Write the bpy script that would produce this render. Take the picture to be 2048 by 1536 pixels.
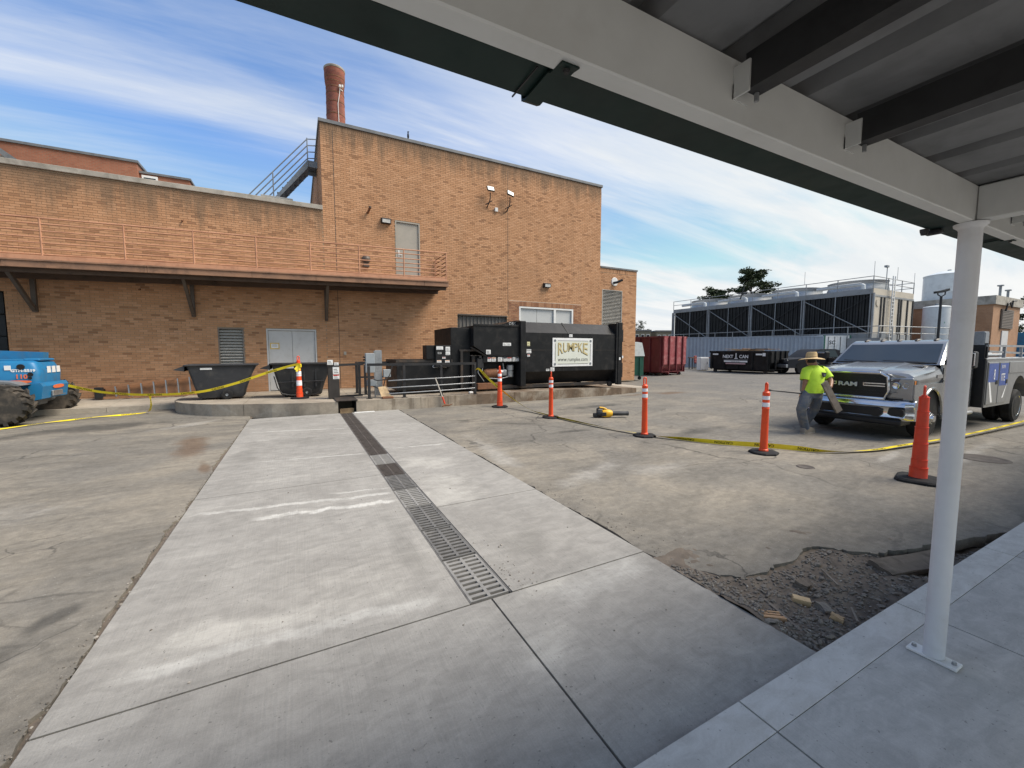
import bpy, bmesh, math, random
from mathutils import Vector, Matrix, noise
from math import sin, cos, pi, radians as R
for o in list(bpy.data.objects): bpy.data.objects.remove(o)
random.seed(7)
S = bpy.context.scene
C = S.collection
# ------------------------------------------------------------------ camera
cam = bpy.data.cameras.new('camera'); co = bpy.data.objects.new('camera', cam); C.objects.link(co)
cam.sensor_width = 36; cam.lens = 36 * 818 / 2048; cam.clip_start = .05; cam.clip_end = 3000
co.location = (0, 0, 1.6)
co.rotation_euler = (R(90 - 4.61), 0, R(62.35 - 90))
S.camera = co
# ------------------------------------------------------------------ sky and sun
SUN_DIR = Vector((.55, -.36, .86)).normalized()      # towards the sun: right of and behind the viewer
EL = math.asin(SUN_DIR.z)
W = bpy.data.worlds.new('World'); S.world = W; W.use_nodes = True
nt = W.node_tree; nt.nodes.clear()
def wn(t, **k):
    n = nt.nodes.new(t)
    for a, b in k.items(): setattr(n, a, b)
    return n
def wm(op, a, b=None, c=None):
    n = wn('ShaderNodeMath', operation=op)
    for i, v in enumerate((a, b, c)):
        if v is None: continue
        if isinstance(v, (int, float)): n.inputs[i].default_value = v
        else: nt.links.new(v, n.inputs[i])
    return n.outputs[0]
sky = wn('ShaderNodeTexSky', sky_type='NISHITA', sun_disc=False, sun_elevation=EL, altitude=200, air_density=1.0, dust_density=.25, ozone_density=1.6)
sky.sun_rotation = math.atan2(SUN_DIR.x, SUN_DIR.y)
tc = wn('ShaderNodeTexCoord'); sp = wn('ShaderNodeSeparateXYZ'); nt.links.new(tc.outputs['Generated'], sp.inputs[0])
zz = wm('ADD', wm('MAXIMUM', sp.outputs[2], 0.0), .13)
cx = wm('DIVIDE', sp.outputs[0], zz); cy = wm('DIVIDE', sp.outputs[1], zz)
cb = wn('ShaderNodeCombineXYZ'); nt.links.new(cx, cb.inputs[0]); nt.links.new(cy, cb.inputs[1])
def cloud(rot, sx, sy, scale, off, detail, dist, lo, hi, rough=.55):
    m = wn('ShaderNodeMapping'); m.inputs['Rotation'].default_value = (0, 0, R(rot)); m.inputs['Scale'].default_value = (sx, sy, 1); m.inputs['Location'].default_value = off
    nt.links.new(cb.outputs[0], m.inputs[0])
    n = wn('ShaderNodeTexNoise'); n.inputs['Scale'].default_value = scale; n.inputs['Detail'].default_value = detail; n.inputs['Roughness'].default_value = rough; n.inputs['Distortion'].default_value = dist
    nt.links.new(m.outputs[0], n.inputs['Vector'])
    r = wn('ShaderNodeMapRange'); r.interpolation_type = 'SMOOTHSTEP'; r.inputs[1].default_value = lo; r.inputs[2].default_value = hi
    nt.links.new(n.outputs[0], r.inputs[0]); return r.outputs[0]
streak = cloud(-34, .20, 1.25, 1.15, (3.1, .7, 0), 9, .35, .40, .74, .60)
fine = cloud(-26, .30, 2.2, 2.2, (8.2, 4.4, 0), 9, .5, .42, .80, .62)
bank = cloud(-50, .34, 1.15, 1.2, (1.3, 6.1, 0), 9, .6, .36, .66, .58)
billow = cloud(-38, .35, 1.4, 2.2, (5.0, 2.0, 0), 8, .5, .30, .75, .6)
# the cirrus thickens towards the sun side and towards the horizon
side = wn('ShaderNodeMapRange'); side.inputs[1].default_value = -.15; side.inputs[2].default_value = 1.0; nt.links.new(sp.outputs[0], side.inputs[0])
low = wn('ShaderNodeMapRange'); low.inputs[1].default_value = .42; low.inputs[2].default_value = .02; nt.links.new(sp.outputs[2], low.inputs[0])
dens = wm('ADD', wm('MULTIPLY', streak, .66), wm('MULTIPLY', fine, .22))
dens = wm('ADD', dens, wm('MULTIPLY', wm('MULTIPLY', bank, side.outputs[0]), .80))
dens = wm('ADD', dens, wm('MULTIPLY', wm('POWER', low.outputs[0], 1.6), .60))
dens = wm('MINIMUM', wm('ADD', dens, .03), .97)
tint = wn('ShaderNodeMixRGB', blend_type='MULTIPLY'); tint.inputs[0].default_value = 1; tint.inputs[2].default_value = (.62, .86, 1.08, 1)
nt.links.new(sky.outputs[0], tint.inputs[1])
cap = wn('ShaderNodeMixRGB', blend_type='DARKEN'); cap.inputs[0].default_value = 1; nt.links.new(tint.outputs[0], cap.inputs[1]); cap.inputs[2].default_value = (2.9, 3.5, 4.1, 1)
mix = wn('ShaderNodeMixRGB'); nt.links.new(dens, mix.inputs[0]); nt.links.new(cap.outputs[0], mix.inputs[1])
ccol = wn('ShaderNodeMixRGB'); nt.links.new(billow, ccol.inputs[0]); ccol.inputs[1].default_value = (4.1, 4.25, 4.35, 1); ccol.inputs[2].default_value = (4.75, 4.75, 4.65, 1); lite = wn('ShaderNodeMixRGB', blend_type='LIGHTEN'); lite.inputs[0].default_value = 1; nt.links.new(ccol.outputs[0], lite.inputs[1]); nt.links.new(cap.outputs[0], lite.inputs[2]); nt.links.new(lite.outputs[0], mix.inputs[2])
bg = wn('ShaderNodeBackground'); bg.inputs[1].default_value = .10; nt.links.new(mix.outputs[0], bg.inputs[0])
ow = wn('ShaderNodeOutputWorld'); nt.links.new(bg.outputs[0], ow.inputs[0])
sl = bpy.data.lights.new('sun', 'SUN'); sl.energy = 2.8; sl.angle = R(32); sl.color = (1, .91, .79)
so = bpy.data.objects.new('sun', sl); C.objects.link(so); so.rotation_euler = (-SUN_DIR).to_track_quat('-Z', 'Y').to_euler(); so.location = (20, -20, 30)
S.view_settings.view_transform = 'Standard'; S.view_settings.look = 'None'; S.view_settings.gamma = 1
S.view_settings.exposure = 1.05
# ------------------------------------------------------------------ helpers
WM = {}          # world matrix of each object
def tag(o, label=None, cat=None, group=None, kind=None):
    for k, v in (('label', label), ('category', cat), ('group', group), ('kind', kind)):
        if v: o[k] = v
    return o
def thing(name, label, cat, loc=(0, 0, 0), rz=0, group=None, scale=1):
    o = bpy.data.objects.new(name, None); C.objects.link(o); o.empty_display_size = .2
    o.location = loc; o.rotation_euler = (0, 0, rz); o.scale = (scale,) * 3
    WM[o.name] = Matrix.Translation(loc) @ Matrix.Rotation(rz, 4, 'Z') @ Matrix.Scale(scale, 4)
    return tag(o, label, cat, group)
class B:
    """collects shapes for one mesh object"""
    def __init__(s): s.v = []; s.f = []; s.sm = []; s.at = None
    def add(s, vs, fs, smooth=False):
        n = len(s.v); s.v += [tuple(v) for v in vs]; s.f += [tuple(n + i for i in f) for f in fs]; s.sm += [smooth] * len(fs); return s
    def box(s, x0, x1, y0, y1, z0, z1, c=0):
        x0, x1 = min(x0, x1), max(x0, x1); y0, y1 = min(y0, y1), max(y0, y1); z0, z1 = min(z0, z1), max(z0, z1)
        if c <= 0:
            return s.add([(x0,y0,z0),(x1,y0,z0),(x1,y1,z0),(x0,y1,z0),(x0,y0,z1),(x1,y0,z1),(x1,y1,z1),(x0,y1,z1)],
                     [(0,3,2,1),(4,5,6,7),(0,1,5,4),(1,2,6,5),(2,3,7,6),(3,0,4,7)])
        c = min(c, (x1-x0)/2.01, (y1-y0)/2.01, (z1-z0)/2.01)
        bm = bmesh.new(); bmesh.ops.create_cube(bm, size=1)
        for v in bm.verts: v.co = ((x0+x1)/2 + v.co.x*(x1-x0), (y0+y1)/2 + v.co.y*(y1-y0), (z0+z1)/2 + v.co.z*(z1-z0))
        bmesh.ops.bevel(bm, geom=bm.edges[:], offset=c, segments=1 if c < .012 else 2, affect='EDGES', profile=.5)
        return s.bm(bm)
    def bm(s, bm, smooth=False):
        bm.verts.index_update()
        s.add([v.co[:] for v in bm.verts], [[v.index for v in f.verts] for f in bm.faces], smooth); bm.free(); return s
    def tube(s, pts, r, n=8, caps=True, smooth=True):
        pts = [Vector(p) for p in pts]; rs = r if isinstance(r, (list, tuple)) else [r]*len(pts)
        vs = []; fs = []; up = None
        for i, p in enumerate(pts):
            d = (pts[min(i+1, len(pts)-1)] - pts[max(i-1, 0)])
            d = d.normalized() if d.length > 1e-9 else Vector((0,0,1))
            if up is None: up = Vector((0,0,1)) if abs(d.z) < .9 else Vector((1,0,0))
            a = d.cross(up).normalized(); b = a.cross(d).normalized(); up = b
            for k in range(n):
                t = 2*pi*k/n + pi/n
                vs.append(p + (a*cos(t) + b*sin(t))*rs[i])
        for i in range(len(pts)-1):
            for k in range(n):
                fs.append((i*n+k, i*n+(k+1) % n, (i+1)*n+(k+1) % n, (i+1)*n+k))
        s.add(vs, fs, smooth)
        if caps:
            m = len(s.v) - len(vs)
            s.f += [tuple(m+k for k in range(n))[::-1], tuple(m+(len(pts)-1)*n+k for k in range(n))]; s.sm += [False, False]
        return s
    def cyl(s, p0, p1, r0, r1=None, n=16, smooth=True, caps=True): return s.tube([p0, p1], [r0, r0 if r1 is None else r1], n, caps, smooth)
    def bar(s, p0, p1, w, h, up=(0,0,1)):
        p0 = Vector(p0); p1 = Vector(p1); d = (p1-p0).normalized(); u = Vector(up)
        a = d.cross(u)
        if a.length < 1e-5: a = d.cross(Vector((1,0,0)))
        a.normalize(); b = a.cross(d).normalized(); a *= w/2; b *= h/2
        vs = [p+q for p in (p0, p1) for q in (-a-b, a-b, a+b, -a+b)]
        return s.add(vs, [(3,2,1,0),(4,5,6,7),(0,1,5,4),(1,2,6,5),(2,3,7,6),(3,0,4,7)])
    def prism(s, poly, axis, a, b):
        """poly: 2-D points; axis 'x': (y,z) extruded a..b in x; 'y': (x,z); 'z': (x,y)"""
        def m(p, t): return {'x': (t, p[0], p[1]), 'y': (p[0], t, p[1]), 'z': (p[0], p[1], t)}[axis]
        n = len(poly); vs = [m(p, a) for p in poly] + [m(p, b) for p in poly]
        fs = [tuple(range(n))[::-1], tuple(range(n, 2*n))] + [(i, (i+1) % n, n+(i+1) % n, n+i) for i in range(n)]
        return s.add(vs, fs)
    def loft(s, rings, smooth=True, caps=True, closed=True):
        n = len(rings[0]); vs = [p for r in rings for p in r]; fs = []
        for i in range(len(rings)-1):
            for k in range(n if closed else n-1): fs.append((i*n+k, i*n+(k+1) % n, (i+1)*n+(k+1) % n, (i+1)*n+k))
        s.add(vs, fs, smooth)
        if caps:
            m = len(s.v)-len(vs); s.f += [tuple(m+k for k in range(n))[::-1], tuple(m+(len(rings)-1)*n+k for k in range(n))]; s.sm += [False]*2
        return s
    def lathe(s, prof, c=(0,0,0), axis='z', n=24, smooth=True):
        rings = []
        for r, h in prof:
            ring = []
            for k in range(n):
                t = 2*pi*k/n; u, w = r*cos(t), r*sin(t)
                q = {'z': (u, w, h), 'y': (u, h, w), 'x': (h, u, w)}[axis]
                ring.append((c[0]+q[0], c[1]+q[1], c[2]+q[2]))
            rings.append(ring)
        return s.loft(rings, smooth)
    def sheet(s, fn, nu, nv, smooth=True):
        vs = [fn(i/nu, j/nv) for i in range(nu+1) for j in range(nv+1)]
        return s.add(vs, [(i*(nv+1)+j, (i+1)*(nv+1)+j, (i+1)*(nv+1)+j+1, i*(nv+1)+j+1) for i in range(nu) for j in range(nv)], smooth)
    def ngon(s, pts): return s.add(pts, [tuple(range(len(pts)))])
    def build(s, name, m, parent=None, world=True, fix=True, angle=40):
        me = bpy.data.meshes.new(name); me.from_pydata(s.v, [], s.f)
        me.polygons.foreach_set('use_smooth', s.sm)
        if fix:
            bm = bmesh.new(); bm.from_mesh(me); bmesh.ops.recalc_face_normals(bm, faces=bm.faces[:]); bm.to_mesh(me); bm.free()
        if any(s.sm): me.set_sharp_from_angle(angle=R(angle))
        for k, vals in (s.at or {}).items():
            a = me.attributes.new(k, 'FLOAT', 'POINT'); a.data.foreach_set('value', vals)
        return link(name, me, m, parent, world)
def link(name, me, m, parent=None, world=True):
    if m is not None and not me.materials:
        for q in (m if isinstance(m, (list, tuple)) else [m]): me.materials.append(q)
    o = bpy.data.objects.new(name, me); C.objects.link(o); WM[o.name] = Matrix.Identity(4)
    if parent is not None:
        o.parent = parent
        if world: o.matrix_parent_inverse = WM[parent.name].inverted()
        else: WM[o.name] = WM[parent.name].copy()
    return o
def struct(o): o['kind'] = 'structure'; return o
def copy_tree(o, parent=None):
    c = o.copy(); C.objects.link(c); WM[c.name] = WM[o.name].copy()
    if parent is not None: c.parent = parent
    for ch in list(o.children): copy_tree(ch, c)
    return c
def place(o, loc, rz=0):
    o.location = loc; o.rotation_euler = (0, 0, rz); WM[o.name] = Matrix.Translation(loc) @ Matrix.Rotation(rz, 4, 'Z'); return o
def text_mesh(s, size=1, ex=.0, bold=0.0, align='LEFT', sx=1.0, shear=0.0):
    cu = bpy.data.curves.new('t', 'FONT'); cu.body = s; cu.size = size; cu.extrude = ex; cu.offset = bold; cu.align_x = align; cu.shear = shear; cu.resolution_u = 2
    o = bpy.data.objects.new('t', cu); C.objects.link(o)
    me = bpy.data.meshes.new_from_object(o); bpy.data.objects.remove(o); bpy.data.curves.remove(cu)
    for v in me.vertices: v.co.x *= sx
    return me
def text(name, s, size, m, parent, org, xd, up, ex=.001, bold=0.0, align='LEFT', sx=1.0, world=True, fn=None, shear=0.0, proud=.003):
    me = text_mesh(s, size, ex, bold, align, sx, shear); org = Vector(org); xd = Vector(xd).normalized(); up = Vector(up).normalized(); nn = xd.cross(up)
    for v in me.vertices:
        x, y, z = v.co
        if fn: x, y = fn(x, y)
        v.co = org + xd*x + up*y + nn*(z+proud)
    me.name = name
    return link(name, me, m, parent, world)
# ------------------------------------------------------------------ materials
MATS = {}
class N:
    def __init__(s, name):
        s.m = bpy.data.materials.new(name); s.m.use_nodes = True; s.t = s.m.node_tree; s.b = s.t.nodes['Principled BSDF']; s.out = s.t.nodes['Material Output']
        MATS[name] = s.m
    def n(s, t, **k):
        n = s.t.nodes.new(t)
        for a, b in k.items(): setattr(n, a, b)
        return n
    def l(s, a, b): s.t.links.new(a, b)
    def math(s, op, a, b=None, c=None, clamp=False):
        n = s.n('ShaderNodeMath', operation=op, use_clamp=clamp)
        for i, v in enumerate((a, b, c)):
            if v is None: continue
            if isinstance(v, (int, float)): n.inputs[i].default_value = v
            else: s.l(v, n.inputs[i])
        return n.outputs[0]
    def coord(s, kind='Object'):
        if kind == 'World': return s.n('ShaderNodeNewGeometry').outputs['Position']
        return s.n('ShaderNodeTexCoord').outputs[kind]
    def mapv(s, v, scale=(1,1,1), loc=(0,0,0), rot=(0,0,0)):
        m = s.n('ShaderNodeMapping'); m.inputs['Scale'].default_value = scale; m.inputs['Location'].default_value = loc; m.inputs['Rotation'].default_value = rot
        s.l(v, m.inputs[0]); return m.outputs[0]
    def noise(s, v, scale, detail=4, rough=.55, dist=0, lo=None, hi=None):
        n = s.n('ShaderNodeTexNoise'); n.inputs['Scale'].default_value = scale; n.inputs['Detail'].default_value = min(detail, 5); n.inputs['Roughness'].default_value = rough; n.inputs['Distortion'].default_value = dist
        s.l(v, n.inputs['Vector']); o = n.outputs[0]
        return o if lo is None else s.rng(o, lo, hi)
    def rng(s, v, lo, hi, a=0, b=1, smooth=True):
        r = s.n('ShaderNodeMapRange'); r.interpolation_type = 'SMOOTHSTEP' if smooth else 'LINEAR'
        for i, q in zip((1,2,3,4), (lo, hi, a, b)): r.inputs[i].default_value = q
        s.l(v, r.inputs[0]); return r.outputs[0]
    def mix(s, f, a, b, mode='MIX'):
        n = s.n('ShaderNodeMixRGB', blend_type=mode)
        for i, v in zip((0,1,2), (f, a, b)):
            if isinstance(v, (int, float)): n.inputs[i].default_value = v if i == 0 else (v, v, v, 1)
            elif isinstance(v, (tuple, list)): n.inputs[i].default_value = (*v[:3], 1)
            else: s.l(v, n.inputs[i])
        return n.outputs[0]
    def color(s, c): s.l(c, s.b.inputs['Base Color']); return s
    def set(s, **k):
        for a, v in k.items():
            i = s.b.inputs[{'rough':'Roughness','metal':'Metallic','spec':'Specular IOR Level','coat':'Coat Weight','coatr':'Coat Roughness','trans':'Transmission Weight','ior':'IOR','alpha':'Alpha','emit':'Emission Strength'}[a]]
            if isinstance(v, (int, float)): i.default_value = v
            else: s.l(v, i)
        return s
    def bump(s, h, strength=.3, dist=.01, prev=None):
        b = s.n('ShaderNodeBump'); b.inputs['Strength'].default_value = strength; b.inputs['Distance'].default_value = dist; s.l(h, b.inputs['Height'])
        if prev: s.l(prev, b.inputs['Normal'])
        s.l(b.outputs[0], s.b.inputs['Normal']); return b.outputs[0]
def mat(name, col, rough=.6, metal=0, col2=None, var=.25, sc=6, lo=.42, hi=.72, bump=0, bsc=60, spec=.4, coat=0, rvar=.15, coord='Object', dirt=None, dsc=2.2, damt=.5):
    """a worn, slightly uneven surface: base colour drifting towards col2, optional dirt blotches, fine bump"""
    k = N(name); v = k.coord(coord)
    c2 = col2 or tuple(q*(1-var) for q in col)
    a = k.noise(v, sc, 6, .6, .3, lo, hi)
    c = k.mix(a, col, c2)
    c = k.mix(k.math('MULTIPLY', k.noise(v, sc*9, 3), .22), c, tuple(q*.72 for q in col))
    if dirt: c = k.mix(k.math('MULTIPLY', k.noise(v, dsc, 8, .65, .6, .48, .74), damt), c, dirt)
    k.color(c)
    k.set(rough=k.math('ADD', k.math('MULTIPLY', k.noise(v, sc*2.3, 5), rvar*2), rough-rvar), metal=metal, spec=spec, coat=coat)
    if bump: k.bump(k.noise(v, bsc, 5, .6), bump, .004)
    return k.m
def flat(name, col, rough=.5, metal=0): return mat(name, col, rough, metal, var=.12, sc=14, rvar=.06)
M = {}
M['white_paint'] = mat('white_paint', (.74,.74,.72), .5, var=.1, sc=3, dirt=(.42,.40,.36), dsc=4, damt=.22, bump=.08)
M['canopy_paint'] = mat('canopy_paint', (.58,.585,.57), .45, var=.08, sc=2.5, dirt=(.40,.39,.36), dsc=3, damt=.25)
M['post_paint'] = mat('post_paint', (.66,.67,.69), .42, var=.06, sc=2.5, dirt=(.40,.39,.36), dsc=5, damt=.25, bump=.1, bsc=90)
M['gutter_green'] = mat('gutter_green', (.003,.018,.015), .6, var=.3, sc=4, spec=.35)
M['deck_grey'] = mat('deck_grey', (.19,.193,.197), .6, metal=.2, var=.3, sc=5, bump=.15, bsc=30)
M['dark_steel'] = mat('dark_steel', (.035,.035,.037), .55, metal=.3, var=.35, sc=8, bump=.1)
M['galv'] = mat('galv', (.36,.37,.38), .45, metal=.75, var=.25, sc=10)
M['grey_steel'] = mat('grey_steel', (.24,.26,.28), .5, metal=.35, var=.25, sc=5)
M['black_paint'] = mat('black_paint', (.011,.0115,.0125), .46, var=.3, sc=3, col2=(.019,.019,.020), dirt=(.06,.054,.048), dsc=3.2, damt=.35, bump=.06, bsc=25, spec=.22)
M['black_rust'] = mat('black_rust', (.03,.027,.025), .7, col2=(.06,.045,.035), sc=4, dirt=(.10,.06,.035), dsc=4, damt=.6, bump=.2)
M['black_rail'] = mat('black_rail', (.022,.022,.024), .5, var=.3, sc=5, dirt=(.07,.06,.05), damt=.3)
M['black_plastic'] = mat('black_plastic', (.022,.023,.025), .55, var=.25, sc=4, dirt=(.10,.095,.085), dsc=3, damt=.35, bump=.1, bsc=40)
M['charcoal_plastic'] = mat('charcoal_plastic', (.035,.037,.042), .6, var=.25, sc=4, dirt=(.12,.115,.105), dsc=2.6, damt=.4, bump=.1, bsc=40)
M['rubber'] = mat('rubber', (.016,.016,.017), .8, var=.3, sc=9, dirt=(.08,.075,.065), dsc=7, damt=.4, bump=.2, bsc=40, spec=.25)
M['muddy_rubber'] = mat('muddy_rubber', (.045,.042,.038), .9, col2=(.12,.10,.08), sc=5, bump=.35, bsc=30, spec=.2)
M['orange'] = mat('orange', (.83,.085,.022), .42, var=.18, sc=3, dirt=(.30,.07,.03), dsc=7, damt=.3)
M['orange_red'] = mat('orange_red', (.66,.055,.02), .45, var=.22, sc=3, dirt=(.22,.05,.025), dsc=6, damt=.4)
M['reflective'] = mat('reflective', (.78,.78,.80), .35, var=.12, sc=20, dirt=(.4,.38,.36), dsc=9, damt=.25)
M['tape'] = mat('tape', (.83,.66,.03), .4, var=.12, sc=6)
M['ink'] = flat('ink', (.01,.01,.01), .5)
M['white_ink'] = flat('white_ink', (.8,.8,.79), .5)
M['sticker'] = mat('sticker', (.78,.78,.77), .5, var=.1, sc=9, dirt=(.45,.43,.40), dsc=6, damt=.2)
M['red_ink'] = flat('red_ink', (.5,.06,.04), .5)
M['glass_dark'] = mat('glass_dark', (.012,.016,.02), .06, var=.2, sc=1, spec=.6, rvar=.02)
M['chrome'] = mat('chrome', (.62,.63,.65), .16, metal=1, var=.12, sc=4, rvar=.06, dirt=(.30,.28,.25), dsc=3, damt=.25)
M['wood'] = mat('wood', (.36,.25,.14), .8, col2=(.22,.14,.08), sc=5, bump=.3)
M['old_wood'] = mat('old_wood', (.20,.17,.14), .85, col2=(.10,.085,.07), sc=7, bump=.4)
M['fresh_wood'] = mat('fresh_wood', (.52,.38,.22), .8, col2=(.34,.23,.13), sc=9, bump=.3)
M['rust'] = mat('rust', (.20,.09,.045), .85, col2=(.10,.05,.03), sc=6, bump=.3)
# ------------------------------------------------------------------ paving materials
def spots(k, v, lst, nscale=1.6):
    """soft stains with a ragged outline: (cx, cy, rx, ry, angle) on the ground"""
    nz = k.noise(v, nscale, 6, .6)
    tot = None
    for cx_, cy_, rx, ry, ang in lst:
        m = k.mapv(v, (1/rx, 1/ry, 0)); s_ = sin(R(ang)); c_ = cos(R(ang))
        mp = k.n('ShaderNodeMapping', vector_type='TEXTURE'); mp.inputs['Location'].default_value = (cx_, cy_, 0); mp.inputs['Rotation'].default_value = (0, 0, R(ang)); mp.inputs['Scale'].default_value = (rx, ry, 1e6)
        k.l(v, mp.inputs[0])
        ln = k.n('ShaderNodeVectorMath', operation='LENGTH'); k.l(mp.outputs[0], ln.inputs[0])
        d = k.math('ADD', ln.outputs['Value'], k.math('MULTIPLY', k.math('SUBTRACT', nz, .5), 2.2))
        q = k.rng(d, 1.0, .15)
        tot = q if tot is None else k.math('MAXIMUM', tot, q)
    return tot
def cracks(k, v, scale, width, dist=.5):
    w = k.n('ShaderNodeTexNoise'); w.inputs['Scale'].default_value = 1.7; w.inputs['Detail'].default_value = 6; k.l(v, w.inputs['Vector'])
    vv = k.n('ShaderNodeMixRGB', blend_type='ADD'); vv.inputs[0].default_value = dist; k.l(v, vv.inputs[1]); k.l(w.outputs['Color'], vv.inputs[2])
    vo = k.n('ShaderNodeTexVoronoi', feature='DISTANCE_TO_EDGE'); vo.inputs['Scale'].default_value = scale; k.l(vv.outputs[0], vo.inputs['Vector'])
    return k.rng(vo.outputs['Distance'], width, width*.25)
def asphalt_mat(name, far=False):
    k = N(name); v = k.coord('World')
    big = k.noise(v, .55, 7, .62, .5, .36, .66)
    st = k.noise(k.mapv(v, (.55, 1.5, 1), rot=(0, 0, R(20))), 1.0, 8, .66, .8, .40, .66)
    c = k.mix(big, (.168, .156, .135), (.240, .214, .172))
    c = k.mix(k.math('MULTIPLY', st, .65), c, (.122, .113, .098))
    c = k.mix(k.math('MULTIPLY', k.noise(v, 2.1, 9, .7, 1.0, .53, .72), .5), c, (.22, .20, .165))
    c = k.mix(k.math('MULTIPLY', k.noise(v, 9, 7, .7, .5, .55, .78), .35), c, (.08, .076, .07))
    xs = k.n('ShaderNodeSeparateXYZ'); k.l(v, xs.inputs[0])
    c = k.mix(k.rng(xs.outputs[0], 6, 20, 0, .55), c, (.118, .115, .111))
    if not far:
        c = k.mix(k.math('MULTIPLY', spots(k, v, [(-1.55, 2.85, .42, .16, 60), (-1.35, 3.35, .22, .09, 62), (6.9, 5.4, 1.1, .35, 10), (4.2, 7.9, .8, .3, -30), (3.4, 8.8, .4, .3, 0), (7.6, 9.3, 1.6, .35, 5), (4.9, 6.6, .5, .16, 0), (-3.8, 11.5, 1.7, .8, 20)]), .75), c, (.055, .052, .047))
        c = k.mix(k.math('MULTIPLY', spots(k, v, [(-1.65, 8.6, .30, 1.3, 8), (-1.2, 6.9, .10, .45, 12), (12.6, 11.0, 1.2, .45, 0), (11.0, 11.1, .9, .25, 0)]), .65), c, (.12, .072, .042))
        c = k.mix(k.math('MULTIPLY', spots(k, v, [(3.4, 4.2, .9, .25, 25), (4.4, 3.95, .7, .3, 0), (9.3, 2.25, 1.6, .16, 4), (7.9, 2.75, .9, .09, 8), (-2.2, 11.0, .8, .3, 40), (-3.0, 5.5, .8, .5, 30), (2.7, 5.8, .25, 1.5, -5)]), .6), c, (.32, .305, .275))
        cr = k.math('MULTIPLY', cracks(k, v, .42, .010), k.noise(v, .35, 2, .5, 0, .42, .58))
        cr2 = k.math('MULTIPLY', cracks(k, v, 1.3, .014, .7), k.noise(v, .8, 2, .5, 0, .55, .66))
        cr = k.math('MAXIMUM', cr, cr2)
        c = k.mix(k.math('MULTIPLY', cr, .6), c, (.045, .042, .038))
    mot = k.noise(v, 13, 5, .72)
    c = k.mix(.28, c, k.mix(k.rng(mot, .25, .75), .22, .78), 'OVERLAY')
    mo2 = k.noise(k.mapv(v, (1, 2.2, 1)), 4.5, 5, .7, .6)
    c = k.mix(.22, c, k.mix(k.rng(mo2, .28, .72), .25, .75), 'OVERLAY')
    g = k.noise(v, 120, 3, .7)
    c = k.mix(.45, c, k.mix(g, .10, .9), 'OVERLAY')
    sp_ = k.noise(v, 46, 2, .5, 0, .70, .76)
    c = k.mix(k.math('MULTIPLY', sp_, .5), c, (.46, .45, .42))
    k.color(c); k.set(rough=.9, spec=.25)
    h = k.math('ADD', k.math('MULTIPLY', g, .5), k.noise(v, 30, 4, .6))
    b1 = k.bump(h, .55, .006)
    if not far: k.bump(cr, -.6, .01, b1)
    return k.m
def concrete_mat(name, base, dark, light, streak=True, extra=None, stain=.5, grain=.26):
    k = N(name); v = k.coord('World')
    c = k.mix(k.noise(v, .9, 7, .6, .5, .36, .68), base, dark)
    c = k.mix(k.math('MULTIPLY', k.noise(k.mapv(v, (.5, 1.8, 1)), 1.5, 8, .68, .8, .50, .72), stain), c, light)
    c = k.mix(k.math('MULTIPLY', k.noise(v, 2.6, 9, .7, 1.2, .56, .76), stain*.7), c, tuple(q*.55 for q in base))
    if extra: c = extra(k, v, c)
    mo2 = k.noise(k.mapv(v, (1, 2.0, 1)), 5.5, 5, .72, .5)
    c = k.mix(.26, c, k.mix(k.rng(mo2, .28, .72), .25, .75), 'OVERLAY')
    g = k.noise(v, 150, 3, .7); c = k.mix(grain, c, k.mix(g, .12, .88), 'OVERLAY')
    pits = k.noise(v, 55, 2, .5, 0, .69, .74); c = k.mix(k.math('MULTIPLY', pits, .55), c, tuple(q*.3 for q in base))
    h = k.math('ADD', k.math('MULTIPLY', g, .4), k.noise(v, 38, 4))
    if streak:
        br = k.noise(k.mapv(v, (90, 2.2, 1)), 1.0, 3, .6); h = k.math('ADD', h, k.math('MULTIPLY', br, 1.2))
        c = k.mix(.16, c, k.mix(br, .15, .85), 'OVERLAY')
    k.color(c); k.set(rough=.88, spec=.25); k.bump(h, .35, .004)
    return k.m
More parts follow.
